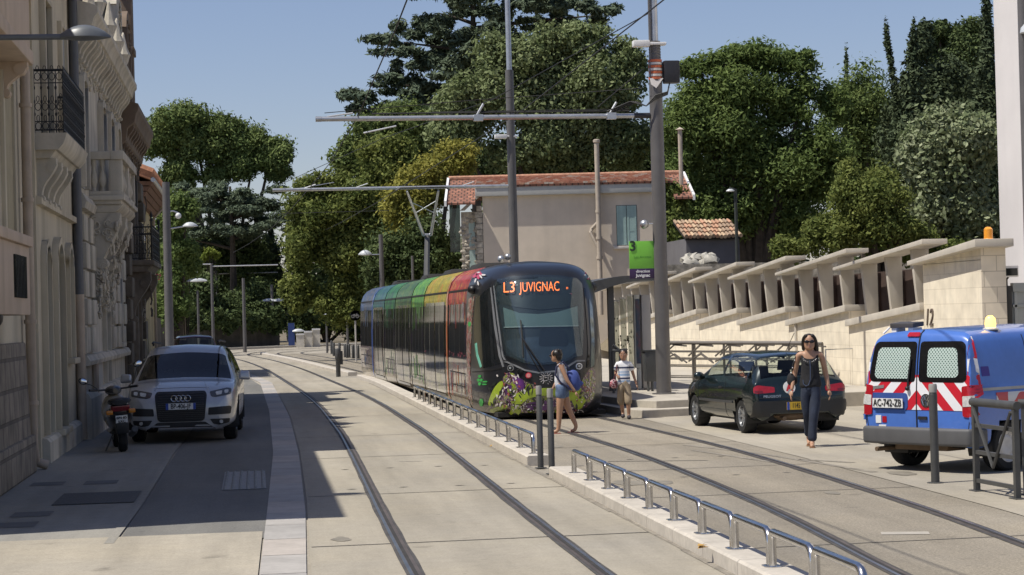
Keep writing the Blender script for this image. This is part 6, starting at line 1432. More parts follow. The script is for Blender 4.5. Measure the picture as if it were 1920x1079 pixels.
for x, y, a in ((897,512,.2),(903,520,.9),(893,527,1.9),(898,532,1.3),(908,517,0)): speck(mw, x, y, 4.5, 1.6, a, .024)
tb(mw, 'white_marks', WP, cab, smooth=0, recalc=False); tb(mp, 'pink_petals', PK, cab, smooth=0, recalc=False)
SIDEG = ramp_mat('side graffiti strip', [(0,(.02,.02,.02)),(.40,(.35,.03,.03)),(.47,(.5,.47,.42)),(.51,(.02,.02,.03)),(.56,(.30,.10,.02)),(.6,(.45,.42,.38)),(.64,(.03,.2,.06))], 9, 3, .35, .4, (1,1,.5), True, 1)
pdr([(879,560),(890,556),(886,600),(883,650),(882,700),(885,740),(888,768),(881,765),(877,720),(875,650),(876,600)], .008, 'graffiti_strip', SIDEG, cab, rnd=2)
GRN = M('green emblem', (.04,.36,.07), rough=.4)
mb = MB()
for x, y, w_, h_ in ((900,706,3,3),(898,713,3,3),(903,713,3,3),(900,720,3,3.5),(910,716,5,1.6),(909,721,5,1.5),(903,755,4,8),(881,608,3,5)): speck(mb, x, y, w_, h_, 0, .012)
tb(mb, 'green_emblem', GRN, cab, smooth=0, recalc=False)
RNG_ = M('lamp chrome ring', (.55,.56,.58), rough=.25, metal=.8); LENS = M('lamp lens', (.25,.27,.28), rough=.1, spec=.8); REDL = M('red lamp lens', (.55,.06,.08), rough=.2)
for x, y, r_, m_, m2 in ((958.5,690.5,6,RNG_,LENS),(975,697,5.5,GUT,TWIN),(991.5,704.5,5.5,REDL,M('pale pink lens', (.6,.25,.25), rough=.2)),(1085,687.5,6,RNG_,LENS)):
    c = [(x+r_*math.cos(t), y+r_*1.02*math.sin(t)) for t in np.linspace(0,6.283,17)[:-1]]; h_ = pdr(c, .02, 'headlight', m_, cab, res=4, thick=.03, rnd=0)
    c = [(x+r_*.68*math.cos(t), y+r_*.68*math.sin(t)) for t in np.linspace(0,6.283,15)[:-1]]; pdr(c, .03, 'lens', TWIN if m_ is RNG_ else m2, h_, res=4, thick=.03, rnd=0)
    if m_ is RNG_: pdr([(x+r_*.36*math.cos(t), y+r_*.36*math.sin(t)) for t in np.linspace(0,6.283,11)[:-1]], .034, 'bulb', LENS, h_, res=3, thick=.02, rnd=0)
mb = MB()
for k in range(15):
    a = 6.283*k/15; 
    x, y = 1024+9.5*math.cos(a), 709+9.5*math.sin(a); mb.merge(drape(CABB, [(x+3*math.cos(a)-.6*math.sin(a), y+3*math.sin(a)+.6*math.cos(a)),(x-2.5*math.cos(a)-.6*math.sin(a), y-2.5*math.sin(a)+.6*math.cos(a)),(x-2.5*math.cos(a)+.6*math.sin(a), y-2.5*math.sin(a)-.6*math.cos(a)),(x+3*math.cos(a)+.6*math.sin(a), y+3*math.sin(a)-.6*math.cos(a))], 'cam', .014, 10, .004))
for q in ([(1018,705),(1030,703),(1030,704.3),(1018,706.3)],[(1018,705),(1019.3,705),(1019.3,714),(1018,714)],[(1018,714),(1027,713),(1027,714.3),(1018,715.3)],[(1027,706),(1028.3,706),(1028.3,713),(1027,713)],[(1021,708),(1026,707.3),(1026,708.5),(1021,709.2)]): mb.merge(drape(CABB, q, 'cam', .014, 10, .004))
tb(mb, 'sun_emblem', WP, cab, smooth=0, recalc=False)
def onc(px, py, off):
    d = ray(px,py).normalized(); h, n, _, _ = CABB.ray_cast(CAM, d)
    if h is None: h, n, _, _ = CABB.find_nearest(CAM+d*40)
    return h-d*off
mb = MB(); mb.path([onc(1021,695,.08), onc(1000,665,.11), onc(979,634,.11)], .018, 6); mb.path([onc(1013,697,.08), onc(995,668,.1), onc(981,640,.1)], .012, 6); mb.path([onc(976,601,.085), onc(979,635,.09), onc(981,671,.085)], .016, 6)
tb(mb, 'wiper', BLACK, cab)
for x, y in ((886,543),(1110,539)):
    c = PY(x,y,42.6 if x < 1000 else 42.0); s = -1 if x < 1000 else 1
    mb = MB().ball(c, (.11,.16,.10), 14, 10); mb.path([c+Vector((0,0,-.02)), c+Vector((-s*.14,.15,-.03))], .045, 8); tb(mb, 'mirror', BLACK, tram, smooth=70)
pdr([(886,697),(905,695.5),(925,693),(941,690),(941,692),(925,695),(905,697.5),(886,699)], .01, 'panel_seam', GUT, cab, res=5, rnd=0)
pdr([(968,758),(1010,758),(1050,757),(1050,758.2),(1010,759.2),(968,759.2)], .014, 'panel_seam', GUT, cab, res=5, rnd=0)
pdr([(925,556),(930,538),(960,525),(1005,522.5),(1010,520),(1005,517),(960,518),(928,526),(920,540)], .012, 'brow', TBLK, cab, res=6, rnd=3)
tb(MB().box(TNX-1.1,TNX+1.1,TNY+.6,TNY+3.4,.05,.14), 'underframe', TDRK)
# roof pantograph, seen from in front as a V on a single lower arm
PYY = 63.5; xc = clx(PYY); hz_ = PY(792,358,PYY).z; kz = PY(801,442,PYY).z
pg = MB(); a, b = PY(763,359,PYY), PY(822,358,PYY); kl, kr = PY(794,441,PYY+1.1), PY(808,441,PYY+1.1)
pg.tube(a,kl,.035,.05); pg.tube(b,kr,.035,.05); pg.tube(kl,kr,.05); pg.tube(a.lerp(kl,.5),b.lerp(kr,.22),.015,n=6); pg.tube(b.lerp(kr,.5),a.lerp(kl,.25),.015,n=6)
pn = tb(pg, 'pantograph', GALV); tb(MB().path([(xc-.85,PYY,hz_+.02),(xc-.7,PYY,hz_+.1),(xc+.7,PYY,hz_+.1),(xc+.85,PYY,hz_+.02)], .03, 6), 'collector_head', STEEL_DK, pn)
tb(MB().tube(((kl.x+kr.x)/2,PYY+1.1,kz),(xc+.02,PYY-.3,3.24),.085,.1,8), 'lower_arm', STEEL_DK, pn)
for y in (48.0,53.5,59,67.5): tb(MB().hexa([(clx(y)-.6,y-1.1,3.2),(clx(y)+.6,y-1.1,3.2),(clx(y)+.6,y+1.1,3.2),(clx(y)-.6,y+1.1,3.2),(clx(y)-.5,y-1.0,3.34),(clx(y)+.5,y-1.0,3.34),(clx(y)+.5,y+1.0,3.34),(clx(y)-.5,y+1.0,3.34)]), 'roof_box', TDRK, tram, bevel=.02)
tb(MB().ball(PY(952,482,42.3)-Vector((0,0,0)), .07, 10, 8), 'roof_antenna', GALV)
# ---------------------------------------------------------------- cars: side to side lofted shell with real openings, then draped trim
CARGLASS = glass('car glass', (.80,.86,.84), refl=.75); DARKGLASS = glass('dark car glass', (.16,.18,.2), opac=.25, col=(.01,.01,.012))
SEATM = M('car seat cloth', (.03,.03,.033), rough=.9, var=.2); INTR = M('car interior trim', (.018,.018,.019), rough=.85, var=.2)
ALLOY = M('alloy rim', (.45,.46,.47), rough=.3, metal=.8, var=.1); STEELRIM = M('steel rim grey', (.55,.53,.50), rough=.5, metal=.0, var=.15)
REDLENS = M('red tail lens', (.36,.012,.02), rough=.12, var=.15, scale=20, spec=.7); CLEARL = M('clear lamp lens', (.55,.55,.53), rough=.1, var=.2, scale=30, spec=.8)
PLATEW = M('white number plate', (.72,.72,.70), rough=.4, var=.03); PLATEY = M('yellow number plate', (.62,.40,.03), rough=.4, var=.04); PLINK = M('plate ink', (.01,.01,.012), rough=.5); PLBLUE = M('plate blue band', (.02,.07,.38), rough=.4)
TRIM = M('black bumper plastic', (.016,.016,.017), rough=.55, var=.15, scale=6)
def car_rows(stations, nz=5):
    """stations: (y, w, zb, belt, wt, top, drop) -> interpolated rows; returns grid [station][around], params"""
    T, P = crom([list(s) for s in stations], 6); grid = []
    for y, w_, zb, belt, wt, top, drop in T:
        belt = min(belt, top-.025); z5 = top-drop
        if z5 < belt+.01: z5 = belt+.01
        key = [(w_*.80,zb),(w_*.955,zb+.09),(w_*.99,zb+.42*(belt-zb)),(w_,zb+.72*(belt-zb)),(w_*.955,belt),(wt,z5),(wt*.62,z5+(top-z5)*.72),(0,top)]
        R, Q = crom([list(k) for k in key], nz)
        grid.append([(-x, y, z) for x, z in R] + [(x, y, z) for x, z in R[::-1][1:]])
    return grid, P, Q
class Car:
    def __init__(s, name, label, loc, rz, stations, paint_m, wheels, R, rimf, windows, glassm, tw, cat='car', group=None, tiltx=0):
        s.t = thing(name, label, cat, loc, rz, group, rot=(tiltx,0,rz)); s.loc = loc
        grid, P, Q = car_rows(stations); nr = len(Q); full = len(grid[0])
        bodym = MB(); glz = {}; V = [p for r in grid for p in r]
        s.bvh = BVHTree.FromPolygons([Vector(v) for v in V], [(i*full+j,i*full+j+1,(i+1)*full+j+1,(i+1)*full+j) for i in range(len(grid)-1) for j in range(full-1)]+[(e*full+j,e*full+j+1,e*full+full-1-j) for e in (0,len(grid)-1) for j in range(full//2)]+[(e*full+j+1,e*full+full-2-j,e*full+full-1-j) for e in (0,len(grid)-1) for j in range(full//2)])
        def rowpar(j): return (Q[j]+Q[j+1])/2 if j < nr-1 else (Q[2*nr-3-j]+Q[2*nr-2-j])/2
        bodym.v = list(V); cells = []
        for i in range(len(grid)-1):
            sp = (P[i]+P[i+1])/2
            for j in range(full-1):
                rp = rowpar(j); side = -1 if j < nr-1 else 1
                q = (i*full+j,i*full+j+1,(i+1)*full+j+1,(i+1)*full+j)
                c = sum((Vector(V[k]) for k in q), Vector())/4
                if rp < 4.2 and any(math.hypot(c.y-wy, c.z-R) < R*1.13 for wy in wheels): continue
                w_ = next((w for w in windows if w[1] <= sp <= w[2] and w[3] <= rp <= w[4] and (len(w) < 6 or w[5] == side)), None)
                if w_: glz.setdefault((w_[0], side if w_[3] < 5 and w_[0] == 'side_window' else 0, w_[1]), []).append(q)
                else: bodym.f.append(q); bodym.m.append(0)
        for e in (0, len(grid)-1):
            bodym.f.append(tuple(e*full+j for j in range(full))); bodym.m.append(0)
        s.body = bodym.build('body', paint_m, s.t, smooth=35)
        for (nm, sd_, _), fs in glz.items():
            g_ = MB(); ix = {}
            for q in fs:
                for k in q: ix.setdefault(k, len(ix))
            g_.v = [None]*len(ix)
            for k, n in ix.items(): g_.v[n] = tuple(Vector(V[k])*.998)
            g_.f = [tuple(ix[k] for k in q) for q in fs]; g_.m = [0]*len(fs); g_.build(nm, glassm, s.t, smooth=60)
        # floor pan and wheel wells
        y0, y1 = stations[0][0]+.25, stations[-1][0]-.25; zb = min(k[2] for k in stations); w_ = max(k[1] for k in stations)
        MB().box(-w_*.78,w_*.78,y0,y1,zb+.02,zb+.16).build('floor', TRIM, s.t)
        wl_ = MB()
        for wy in wheels:
            for sx in (-1,1):
                pts = [(wy+R*1.135*math.cos(a), R+R*1.135*math.sin(a)) for a in np.linspace(-.35,math.pi+.35,20)]
                for (ya,za),(yb,zb_) in zip(pts, pts[1:]): wl_.add([(sx*w_*.995*.985,ya,za),(sx*w_*.995*.985,yb,zb_),(sx*w_*.55,yb,zb_),(sx*w_*.55,ya,za)], [(0,1,2,3)])
                wl_.add([(sx*w_*.55,y_,z_) for y_, z_ in pts], [tuple(range(len(pts)))])
        build_split(wl_, lambda c: (c.x > 0, c.y > sum(wheels)/2), 'wheel_well', TRIM, s.t, smooth=60, recalc=False)
        for wy in wheels:
            for sx in (-1,1):
                mb = MB().lathe([(R*.62,-.11*1),(R*.9,-.115),(R*.985,-.09),(R,-.05),(R,.05),(R*.985,.09),(R*.9,.115),(R*.66,.11)], (0,0,0), 28, 'x', cap=False); wt_ = mb.build('wheel', RUBBER, s.t, loc=(sx*(tw-.02),wy,R)); rimf(R, sx).build('rim', ALLOY if rimf is not steel_rim else STEELRIM, wt_)
    def dr(s, poly, view, name, mat, par=None, off=.008, res=.04, thick=.02, rnd=.02, sm=0, mirror=False):
        o = None
        for k in ((1,-1) if mirror else (1,)):
            P = [(a*k, b) for a, b in poly] if view in ('front','rear','top') else poly
            v = view if k == 1 or view in ('front','rear','top') else {'minus':'plus','plus':'minus'}[view]
            P = smooth_poly(P, sm) if sm else (round_poly(P, rnd, 3) if rnd else P)
            o = drape(s.bvh, P, v, off, res, thick).build(name, mat, par or s.t, smooth=50)
        return o
    def text(s, txt, size, c, view, mat, par, xs=1, off=.012, name='lettering', bold=.004):
        mb = text_mesh(txt, size, 'CENTER', extrude=0, xs=xs, bold=bold); out = MB(); mk, d = VIEW[view]; sg = -1 if view == 'front' else 1
        for x, y, z in mb.v:
            h, n, _, _ = s.bvh.ray_cast(mk(c[0]+sg*x, c[1]+y), d); h = h if h else Vector((c[0]+sg*x, 0, c[1]+y)); out.v.append(tuple(h-d*off))
        out.f = mb.f; out.m = mb.m; return out.build(name, mat, par, smooth=0, recalc=False)
    def plate(s, w_, h, c, view, base, txt, par=None, band=True, xs=.8, size=None, tilt=.02):
        mk, d = VIEW[view]; hh, n, _, _ = s.bvh.ray_cast(mk(*c), d); y = hh.y-d.y*.03; sg = -1 if view == 'front' else 1; f = -d.y
        p = MB().box(c[0]-w_/2,c[0]+w_/2,min(y,y-d.y*.012),max(y,y-d.y*.012),c[1]-h/2,c[1]+h/2).build('number_plate', base, par or s.t)
        yo = y-d.y*.0145
        for k in ((-1,1) if band else ()): MB().box(min(c[0]+sg*k*w_/2,c[0]+sg*k*(w_/2-.045)),max(c[0]+sg*k*w_/2,c[0]+sg*k*(w_/2-.045)),min(yo,yo+d.y*.002),max(yo,yo+d.y*.002),c[1]-h/2,c[1]+h/2).build('plate_band', PLBLUE, p)
        mb = text_mesh(txt, size or h*.92, 'CENTER', extrude=.001, xs=xs, bold=.002); mb.xf(Matrix.Translation((c[0],yo-d.y*.003,c[1])) @ (FACE_N if view == 'front' else FACE_S)); mb.build('plate_lettering', PLINK, p, smooth=0); return p
def alloy_rim(n):
    def f(R, sx):
        r = R*.66; mb = MB().lathe([(r,-.10),(r*1.02,.10*sx),(r*.93,.105*sx),(r*.90,.07*sx),(r*.88,.02*sx)], (0,0,0), 28, 'x', cap=False); mb.lathe([(r*.2,.03*sx),(r*.18,.075*sx),(0,.08*sx)], (0,0,0), 16, 'x')
        mb.lathe([(r*.88,.0),(0,.0)], (0,0,0), 20, 'x', 0)
        for k in range(n):
            a = 2*math.pi*k/n; u = Vector((0,math.cos(a),math.sin(a))); v_ = Vector((0,-math.sin(a),math.cos(a)))
            def P(rr, h, x): return u*rr+v_*h+Vector((x*sx,0,0))
            mb.hexa([P(r*.1,-r*.10,.03),P(r*.93,-r*.13,.04),P(r*.93,r*.13,.04),P(r*.1,r*.10,.03),P(r*.1,-r*.08,.078),P(r*.93,-r*.10,.085),P(r*.93,r*.10,.085),P(r*.1,r*.08,.078)])
        return mb
    return f
def steel_rim(R, sx):
    r = R*.66; mb = MB().lathe([(r,-.1),(r*1.02,.1*sx),(r*.95,.105*sx),(r*.88,.06*sx),(r*.72,.05*sx),(r*.6,.075*sx),(r*.45,.08*sx),(r*.2,.06*sx),(0,.06*sx)], (0,0,0), 26, 'x')
    for k in range(12):
        a = 2*math.pi*k/12; mb.ball((.056*sx, r*.8*math.cos(a), r*.8*math.sin(a)), (.012,.022,.022), 8, 5)
    return mb
def seats(car, ys, z0, z1, w_=.5, xs=(-.36,.36), head=True):
    for y in ys:
        for x in xs:
            mb = MB(); mb.hexa([(x-w_/2,y,z0),(x+w_/2,y,z0),(x+w_/2,y+.16,z0),(x-w_/2,y+.16,z0),(x-w_/2*.9,y-.12,z1-.22),(x+w_/2*.9,y-.12,z1-.22),(x+w_/2*.9,y-.02,z1-.22),(x-w_/2*.9,y-.02,z1-.22)])
            if head: mb.hexa([(x-.15,y-.13,z1-.17),(x+.15,y-.13,z1-.17),(x+.15,y-.05,z1-.17),(x-.15,y-.05,z1-.17),(x-.13,y-.13,z1),(x+.13,y-.13,z1),(x+.13,y-.06,z1),(x-.13,y-.06,z1)]); mb.tube((x-.06,y-.09,z1-.24),(x-.06,y-.09,z1-.15),.008,n=5); mb.tube((x+.06,y-.09,z1-.24),(x+.06,y-.09,z1-.15),.008,n=5)
            mb.build('seat', SEATM, car.t, bevel=.035, seg=3)
# ================================================================ silver off-roader facing the camera
SILV = paint('silver metallic paint', (.42,.43,.45), metal=.4, rough=.3)
q0 = G(350,828); 
Q7 = [(-2.50,.70,.45,.80,.6,.86,.03),(-2.46,.86,.36,1.0,.74,1.12,.04),(-2.3,.93,.3,1.08,.74,1.36,.06),(-1.95,.965,.28,1.10,.72,1.62,.08),(-1.3,.985,.27,1.10,.70,1.70,.09),(-.3,.985,.27,1.08,.69,1.715,.09),
      (.35,.985,.27,1.06,.70,1.64,.09),(1.30,.975,.27,1.03,.84,1.13,.05),(1.8,.97,.27,1.0,.82,1.075,.04),(2.2,.94,.26,.93,.80,.99,.035),(2.42,.86,.25,.82,.74,.885,.03),(2.52,.74,.26,.70,.66,.76,.03),(2.545,.66,.30,.56,.58,.62,.02)]
suv = Car('parked_car', 'silver off-road car with big black grille parked facing the camera in the shade', (-1.25,38.7,0), rad(180)+rad(-1.5), Q7, SILV, (-1.5,1.52), .375, alloy_rim(5),
    [('windscreen',6.18,6.93,4.95,7.0),('side_window',1.9,3.9,4.12,4.95),('side_window',4.05,5.2,4.12,4.95),('side_window',5.32,6.1,4.12,4.8),('rear_window',1.6,2.8,5.1,7)], DARKGLASS, .84)
grl = suv.dr([(-.42,.90),(.42,.90),(.455,.84),(.41,.42),(.36,.385),(-.36,.385),(-.41,.42),(-.455,.84)], 'front', 'grille', M('black grille', (.008,.008,.009), rough=.5), off=.02, rnd=.04, thick=.05)
for z in np.arange(.43,.88,.035): suv.dr([(-.40,z),(.40,z),(.40,z+.008),(-.40,z+.008)], 'front', 'grille_bar', M('grille bar gloss', (.03,.03,.032), rough=.3), grl, off=.03, rnd=0, thick=.02)
for x in (-.117,-.039,.039,.117):
    mb = MB(); mk, d = VIEW['front']; y_ = suv.bvh.ray_cast(mk(x,.79), d)[0].y
    mb.path([(x+.052*math.cos(a), y_+.045, .795+.052*math.sin(a)) for a in np.linspace(0,6.283,25)], .0085, 6, cap=False); mb.build('badge_ring', CHROME, grl)
suv.plate(.52,.11,(0,.655),'front',PLATEW,'BP-406-JF',grl,xs=.78,size=.115)
for k in (1,-1):
    P = [(.50*k,.89),(.80*k,.945),(.875*k,.93),(.865*k,.84),(.60*k,.80),(.53*k,.815)]
    hl = suv.dr(P, 'front', 'headlight', M('headlamp dark housing', (.05,.052,.056), rough=.12, var=.3, scale=20, spec=.8), off=.012, rnd=.02)
    suv.dr([(.60*k,.88),(.72*k,.90),(.71*k,.84),(.62*k,.825)], 'front', 'lens', CLEARL, hl, off=.016, rnd=.02); suv.dr([(.755*k,.905),(.83*k,.91),(.82*k,.86),(.76*k,.85)], 'front', 'lens', CLEARL, hl, off=.016, rnd=.02)
    suv.dr([(.48*k,.62),(.85*k,.64),(.87*k,.61),(.85*k,.50),(.47*k,.49)], 'front', 'air_intake', TRIM, off=.012, rnd=.02)
    fg = suv.dr([(.50*k,.42),(.84*k,.42),(.83*k,.35),(.66*k,.315),(.56*k,.33)], 'front', 'fog_lamp', TRIM, off=.012, rnd=.02)
    suv.dr([(.665*k,.40),(.72*k,.40),(.72*k,.345),(.665*k,.345)], 'front', 'lens', CLEARL, fg, off=.02, rnd=.025)
    mb = MB(); mb.hexa([(k*.96,.98,1.05),(k*1.16,.92,1.04),(k*1.19,1.05,1.05),(k*.98,1.1,1.07),(k*.97,1.0,1.20),(k*1.15,.94,1.22),(k*1.17,1.04,1.21),(k*.98,1.08,1.2)]); mi = mb.build('mirror', SILV, suv.t, bevel=.04, seg=3)
    mb = MB(); mb.path([(k*.60,1.4-.6,1.76),(k*.62,.2,1.775),(k*.62,-1.8,1.73)], .018, 6); mb.path([(k*.6,.55,1.72),(k*.6,.6,1.775)], .02, 6); mb.build('roof_rail', TRIM, suv.t)
suv.dr([(-.42,.375),(.42,.375),(.52,.30),(.50,.265),(-.50,.265),(-.52,.30)], 'front', 'lower_grille', TRIM, off=.012, rnd=.02)
suv.dr([(-.62,.29),(.62,.29),(.60,.255),(-.60,.255)], 'front', 'lower_lip', SILV, off=.025, rnd=.01)
for k in (1,-1): suv.dr([(.455*k,.935),(.47*k,.935),(.40*k,1.06),(.385*k,1.06)], 'front', 'bonnet_crease', SILV, off=.009, rnd=0, thick=.012)
suv.dr([(.48,2.25),(-.48,2.25),(-.48,2.243),(.48,2.243)], 'top', 'bonnet_gap', TRIM, off=.003, rnd=0)
seats(suv, (-.2,), .7, 1.42)
MB().box(-.75,.75,1.1,1.35,.85,1.04).build('dashboard', INTR, suv.t, bevel=.05)
# ================================================================ dark green hatchback seen from behind
DGRN = paint('dark green metallic paint', (.010,.020,.021), metal=.35, rough=.22)
H306 = [(-2.0,.60,.34,.58,.5,.62,.02),(-1.985,.74,.27,.66,.62,.72,.03),(-1.95,.80,.24,.80,.68,.885,.04),(-1.90,.825,.23,.85,.66,.97,.045),(-1.66,.84,.22,.875,.62,1.25,.06),(-1.45,.845,.2,.88,.605,1.345,.075),(-.6,.845,.2,.88,.60,1.38,.08),
        (.05,.845,.2,.87,.60,1.365,.08),(.35,.845,.2,.865,.61,1.30,.07),(1.02,.84,.2,.85,.74,.95,.045),(1.5,.82,.21,.79,.72,.855,.035),(1.85,.76,.24,.68,.64,.72,.03),(2.02,.60,.30,.52,.5,.56,.02)]
hb = Car('parked_car', 'dark green hatchback with a round white A disc on its tailgate, parked beyond the woman', (8.86,35.08,0), rad(5.3), H306, DGRN, (-1.29,1.29), .29, alloy_rim(7),
    [('rear_window',3.08,4.35,4.95,7.0),('side_window',4.9,6.35,4.12,4.9),('side_window',6.5,8.35,4.12,4.9),('side_window',3.9,4.75,4.2,4.9),('windscreen',8.1,8.92,5.0,7.0)], CARGLASS, .72)
seats(hb, (-.25,), .55, 1.19, .44); seats(hb, (-1.05,), .55, 1.12, .44, (-.4,.4))
hb.dr([(-.80,.30),(.80,.30),(.81,.50),(.79,.56),(-.79,.56),(-.81,.50)], 'rear', 'bumper', M('dark grey bumper', (.016,.017,.018), rough=.45), off=.03, rnd=.03, thick=.04)
for k in (1,-1):
    tl = hb.dr([(.80*k,.80),(.74*k,.825),(.45*k,.79),(.45*k,.70),(.76*k,.685),(.81*k,.70)], 'rear', 'tail_light', REDLENS, off=.012, rnd=.025)
    hb.dr([(.66*k,.735),(.79*k,.74),(.79*k,.70),(.66*k,.70)], 'rear', 'lens', M('dark red lens', (.16,.01,.015), rough=.12, spec=.7), tl, off=.016, rnd=.01)
A_ = hb.dr([(-.19+.105*math.cos(a),.775+.105*math.sin(a)) for a in np.linspace(0,6.283,25)[:-1]], 'rear', 'learner_disc', PLATEW, off=.012, rnd=0, res=.03)
hb.text('A', .17, (-.19,.775), 'rear', M('red letter', (.5,.02,.03), rough=.5), A_, off=.022, bold=.008)
hb.plate(.52,.13,(-.0,.47),'rear',PLATEY,'1145 AB 34',None,xs=.62,size=.115)
hb.text('PEUGEOT', .055, (-.50,.635), 'rear', GALV, hb.t, xs=1.3, off=.008, name='tailgate_lettering', bold=.001)
hb.dr([(-.72,.605),(.72,.605),(.72,.615),(-.72,.615)], 'rear', 'tailgate_gap', TRIM, off=.004, rnd=0)
for v in ('minus','plus'):
    hb.dr([(-.94,.50),(.92,.49),(.92,.53),(-.94,.54)], v, 'side_moulding', M('grey moulding', (.05,.052,.055), rough=.4), off=.014, rnd=.01)
    for a, b in ((-.55,.0),(.98,.0)): hb.dr([(a,.26),(a+.012,.26),(a+.012,.86),(a,.86)], v, 'door_gap', TRIM, off=.004, rnd=0)
    hb.dr([(-.42,.74),(-.24,.74),(-.24,.775),(-.42,.775)], v, 'door_handle', TRIM, off=.02, rnd=.01)
for k in (1,-1): MB().ball((k*.93,.62,.93),(.10,.07,.075),12,8).tube((k*.82,.68,.9),(k*.9,.64,.92),.03).build('mirror', DGRN, hb.t)
mb = MB(); mb.tube((.0,-1.35,1.37),(.06,-1.62,1.68),.006,n=5); mb.build('aerial', BLACK, hb.t)
mb = MB(); mb.tube((-.30,-1.4,.25),(-.30,-2.02,.26),.035,n=10); mb.ball((-.1,-1.75,.30),(.3,.16,.09),12,8); mb.build('exhaust', M('rusty exhaust', (.16,.11,.07), rough=.7, metal=.3, var=.3), hb.t)
mb = MB(); mb.path([(0,-1.96,1.0),(.22,-1.915,1.02),(.42,-1.9,1.03)], .012, 6); mb.build('wiper', BLACK, hb.t)
# ================================================================ blue utility van seen from behind
VBLU = paint('bright blue paint', (.065,.16,.50), rough=.35)
CAD = [(-2.2,.74,.46,.66,.62,.70,.02),(-2.195,.85,.40,.80,.80,.90,.03),(-2.18,.885,.36,1.0,.83,1.12,.04),(-2.15,.893,.34,1.08,.80,1.40,.05),(-2.10,.896,.32,1.12,.755,1.66,.07),(-2.03,.898,.31,1.12,.735,1.765,.08),(-1.85,.9,.3,1.12,.72,1.80,.09),(-.6,.9,.28,1.10,.72,1.825,.10),
       (.3,.9,.28,1.08,.72,1.80,.10),(.65,.9,.28,1.06,.73,1.70,.09),(1.38,.89,.28,1.03,.82,1.16,.05),(1.85,.85,.28,.92,.76,1.0,.04),(2.12,.76,.3,.72,.66,.78,.03),(2.2,.6,.35,.52,.5,.56,.02)]
VRZ = rad(-59); vloc = G(1618,830,.34); vloc.z = 0; lw_ = Vector((-.90,-2.22,0)); lw_.rotate(Matrix.Rotation(VRZ,3,'Z')); vloc = vloc-lw_
van = Car('parked_van', 'bright blue utility van with red and white rear stripes and meshed rear windows', tuple(vloc), VRZ, CAD, VBLU, (-1.48,1.32), .315, steel_rim,
    [('windscreen',9.2,9.95,5.0,7.0),('side_window',8.6,9.6,4.15,4.9)], DARKGLASS, .77, 'van')
RW = newmat('red and white chevrons')
def _rw():
    m, nt, b = RW; N = nt.nodes; L = nt.links; tc = N.new('ShaderNodeTexCoord'); sp = N.new('ShaderNodeSeparateXYZ'); L.new(tc.outputs['Object'], sp.inputs[0])
    ab = N.new('ShaderNodeMath'); ab.operation = 'ABSOLUTE'; L.new(sp.outputs['X'], ab.inputs[0]); ad = N.new('ShaderNodeMath'); ad.operation = 'ADD'; L.new(ab.outputs[0], ad.inputs[0]); L.new(sp.outputs['Z'], ad.inputs[1])
    sc = N.new('ShaderNodeMath'); sc.operation = 'MULTIPLY'; sc.inputs[1].default_value = 2.9; L.new(ad.outputs[0], sc.inputs[0]); fr = N.new('ShaderNodeMath'); fr.operation = 'FRACT'; L.new(sc.outputs[0], fr.inputs[0]); gt = N.new('ShaderNodeMath'); gt.operation = 'GREATER_THAN'; gt.inputs[1].default_value = .5; L.new(fr.outputs[0], gt.inputs[0])
    mx = N.new('ShaderNodeMix'); mx.data_type = 'RGBA'; mx.inputs[6].default_value = (.72,.72,.74,1); mx.inputs[7].default_value = (.50,.015,.03,1); L.new(gt.outputs[0], mx.inputs['Factor']); L.new(mx.outputs[2], b.inputs['Base Color']); b.inputs['Roughness'].default_value = .35; return m
RW = _rw()
def mesh_glass():
    m, nt, b = newmat('meshed rear glass'); N = nt.nodes; L = nt.links; tc = N.new('ShaderNodeTexCoord'); sp = N.new('ShaderNodeSeparateXYZ'); L.new(tc.outputs['Object'], sp.inputs[0])
    def w(sgn):
        a = N.new('ShaderNodeMath'); a.operation = 'MULTIPLY_ADD'; a.inputs[1].default_value = sgn; L.new(sp.outputs['X'], a.inputs[0]); L.new(sp.outputs['Z'], a.inputs[2])
        s = N.new('ShaderNodeMath'); s.operation = 'MULTIPLY'; s.inputs[1].default_value = 21; L.new(a.outputs[0], s.inputs[0]); f = N.new('ShaderNodeMath'); f.operation = 'FRACT'; L.new(s.outputs[0], f.inputs[0]); g = N.new('ShaderNodeMath'); g.operation = 'LESS_THAN'; g.inputs[1].default_value = .42; L.new(f.outputs[0], g.inputs[0]); return g
    mx = N.new('ShaderNodeMath'); mx.operation = 'MAXIMUM'; L.new(w(1).outputs[0], mx.inputs[0]); L.new(w(-1).outputs[0], mx.inputs[1])
    c = N.new('ShaderNodeMix'); c.data_type = 'RGBA'; c.inputs[6].default_value = (.06,.11,.09,1); c.inputs[7].default_value = (.50,.60,.56,1); L.new(mx.outputs[0], c.inputs['Factor']); L.new(c.outputs[2], b.inputs['Base Color']); b.inputs['Roughness'].default_value = .2; b.inputs['Coat Weight'].default_value = .6; return m
MESHG = mesh_glass()
cb = van.dr([(-.86,.90),(-.40,.90),(-.39,.78),(.02,.78),(.80,.78),(.86,.80),(.865,1.10),(.86,1.22),(-.86,1.22),(-.87,1.1)], 'rear', 'striped_band', RW, off=.006, rnd=.01)
for k in (1,-1): van.dr([(.80*k,1.2),(.875*k,1.2),(.84*k,1.60),(.80*k,1.72),(.745*k,1.72),(.76*k,1.64)], 'rear', 'striped_edge', RW, off=.006, rnd=.01)
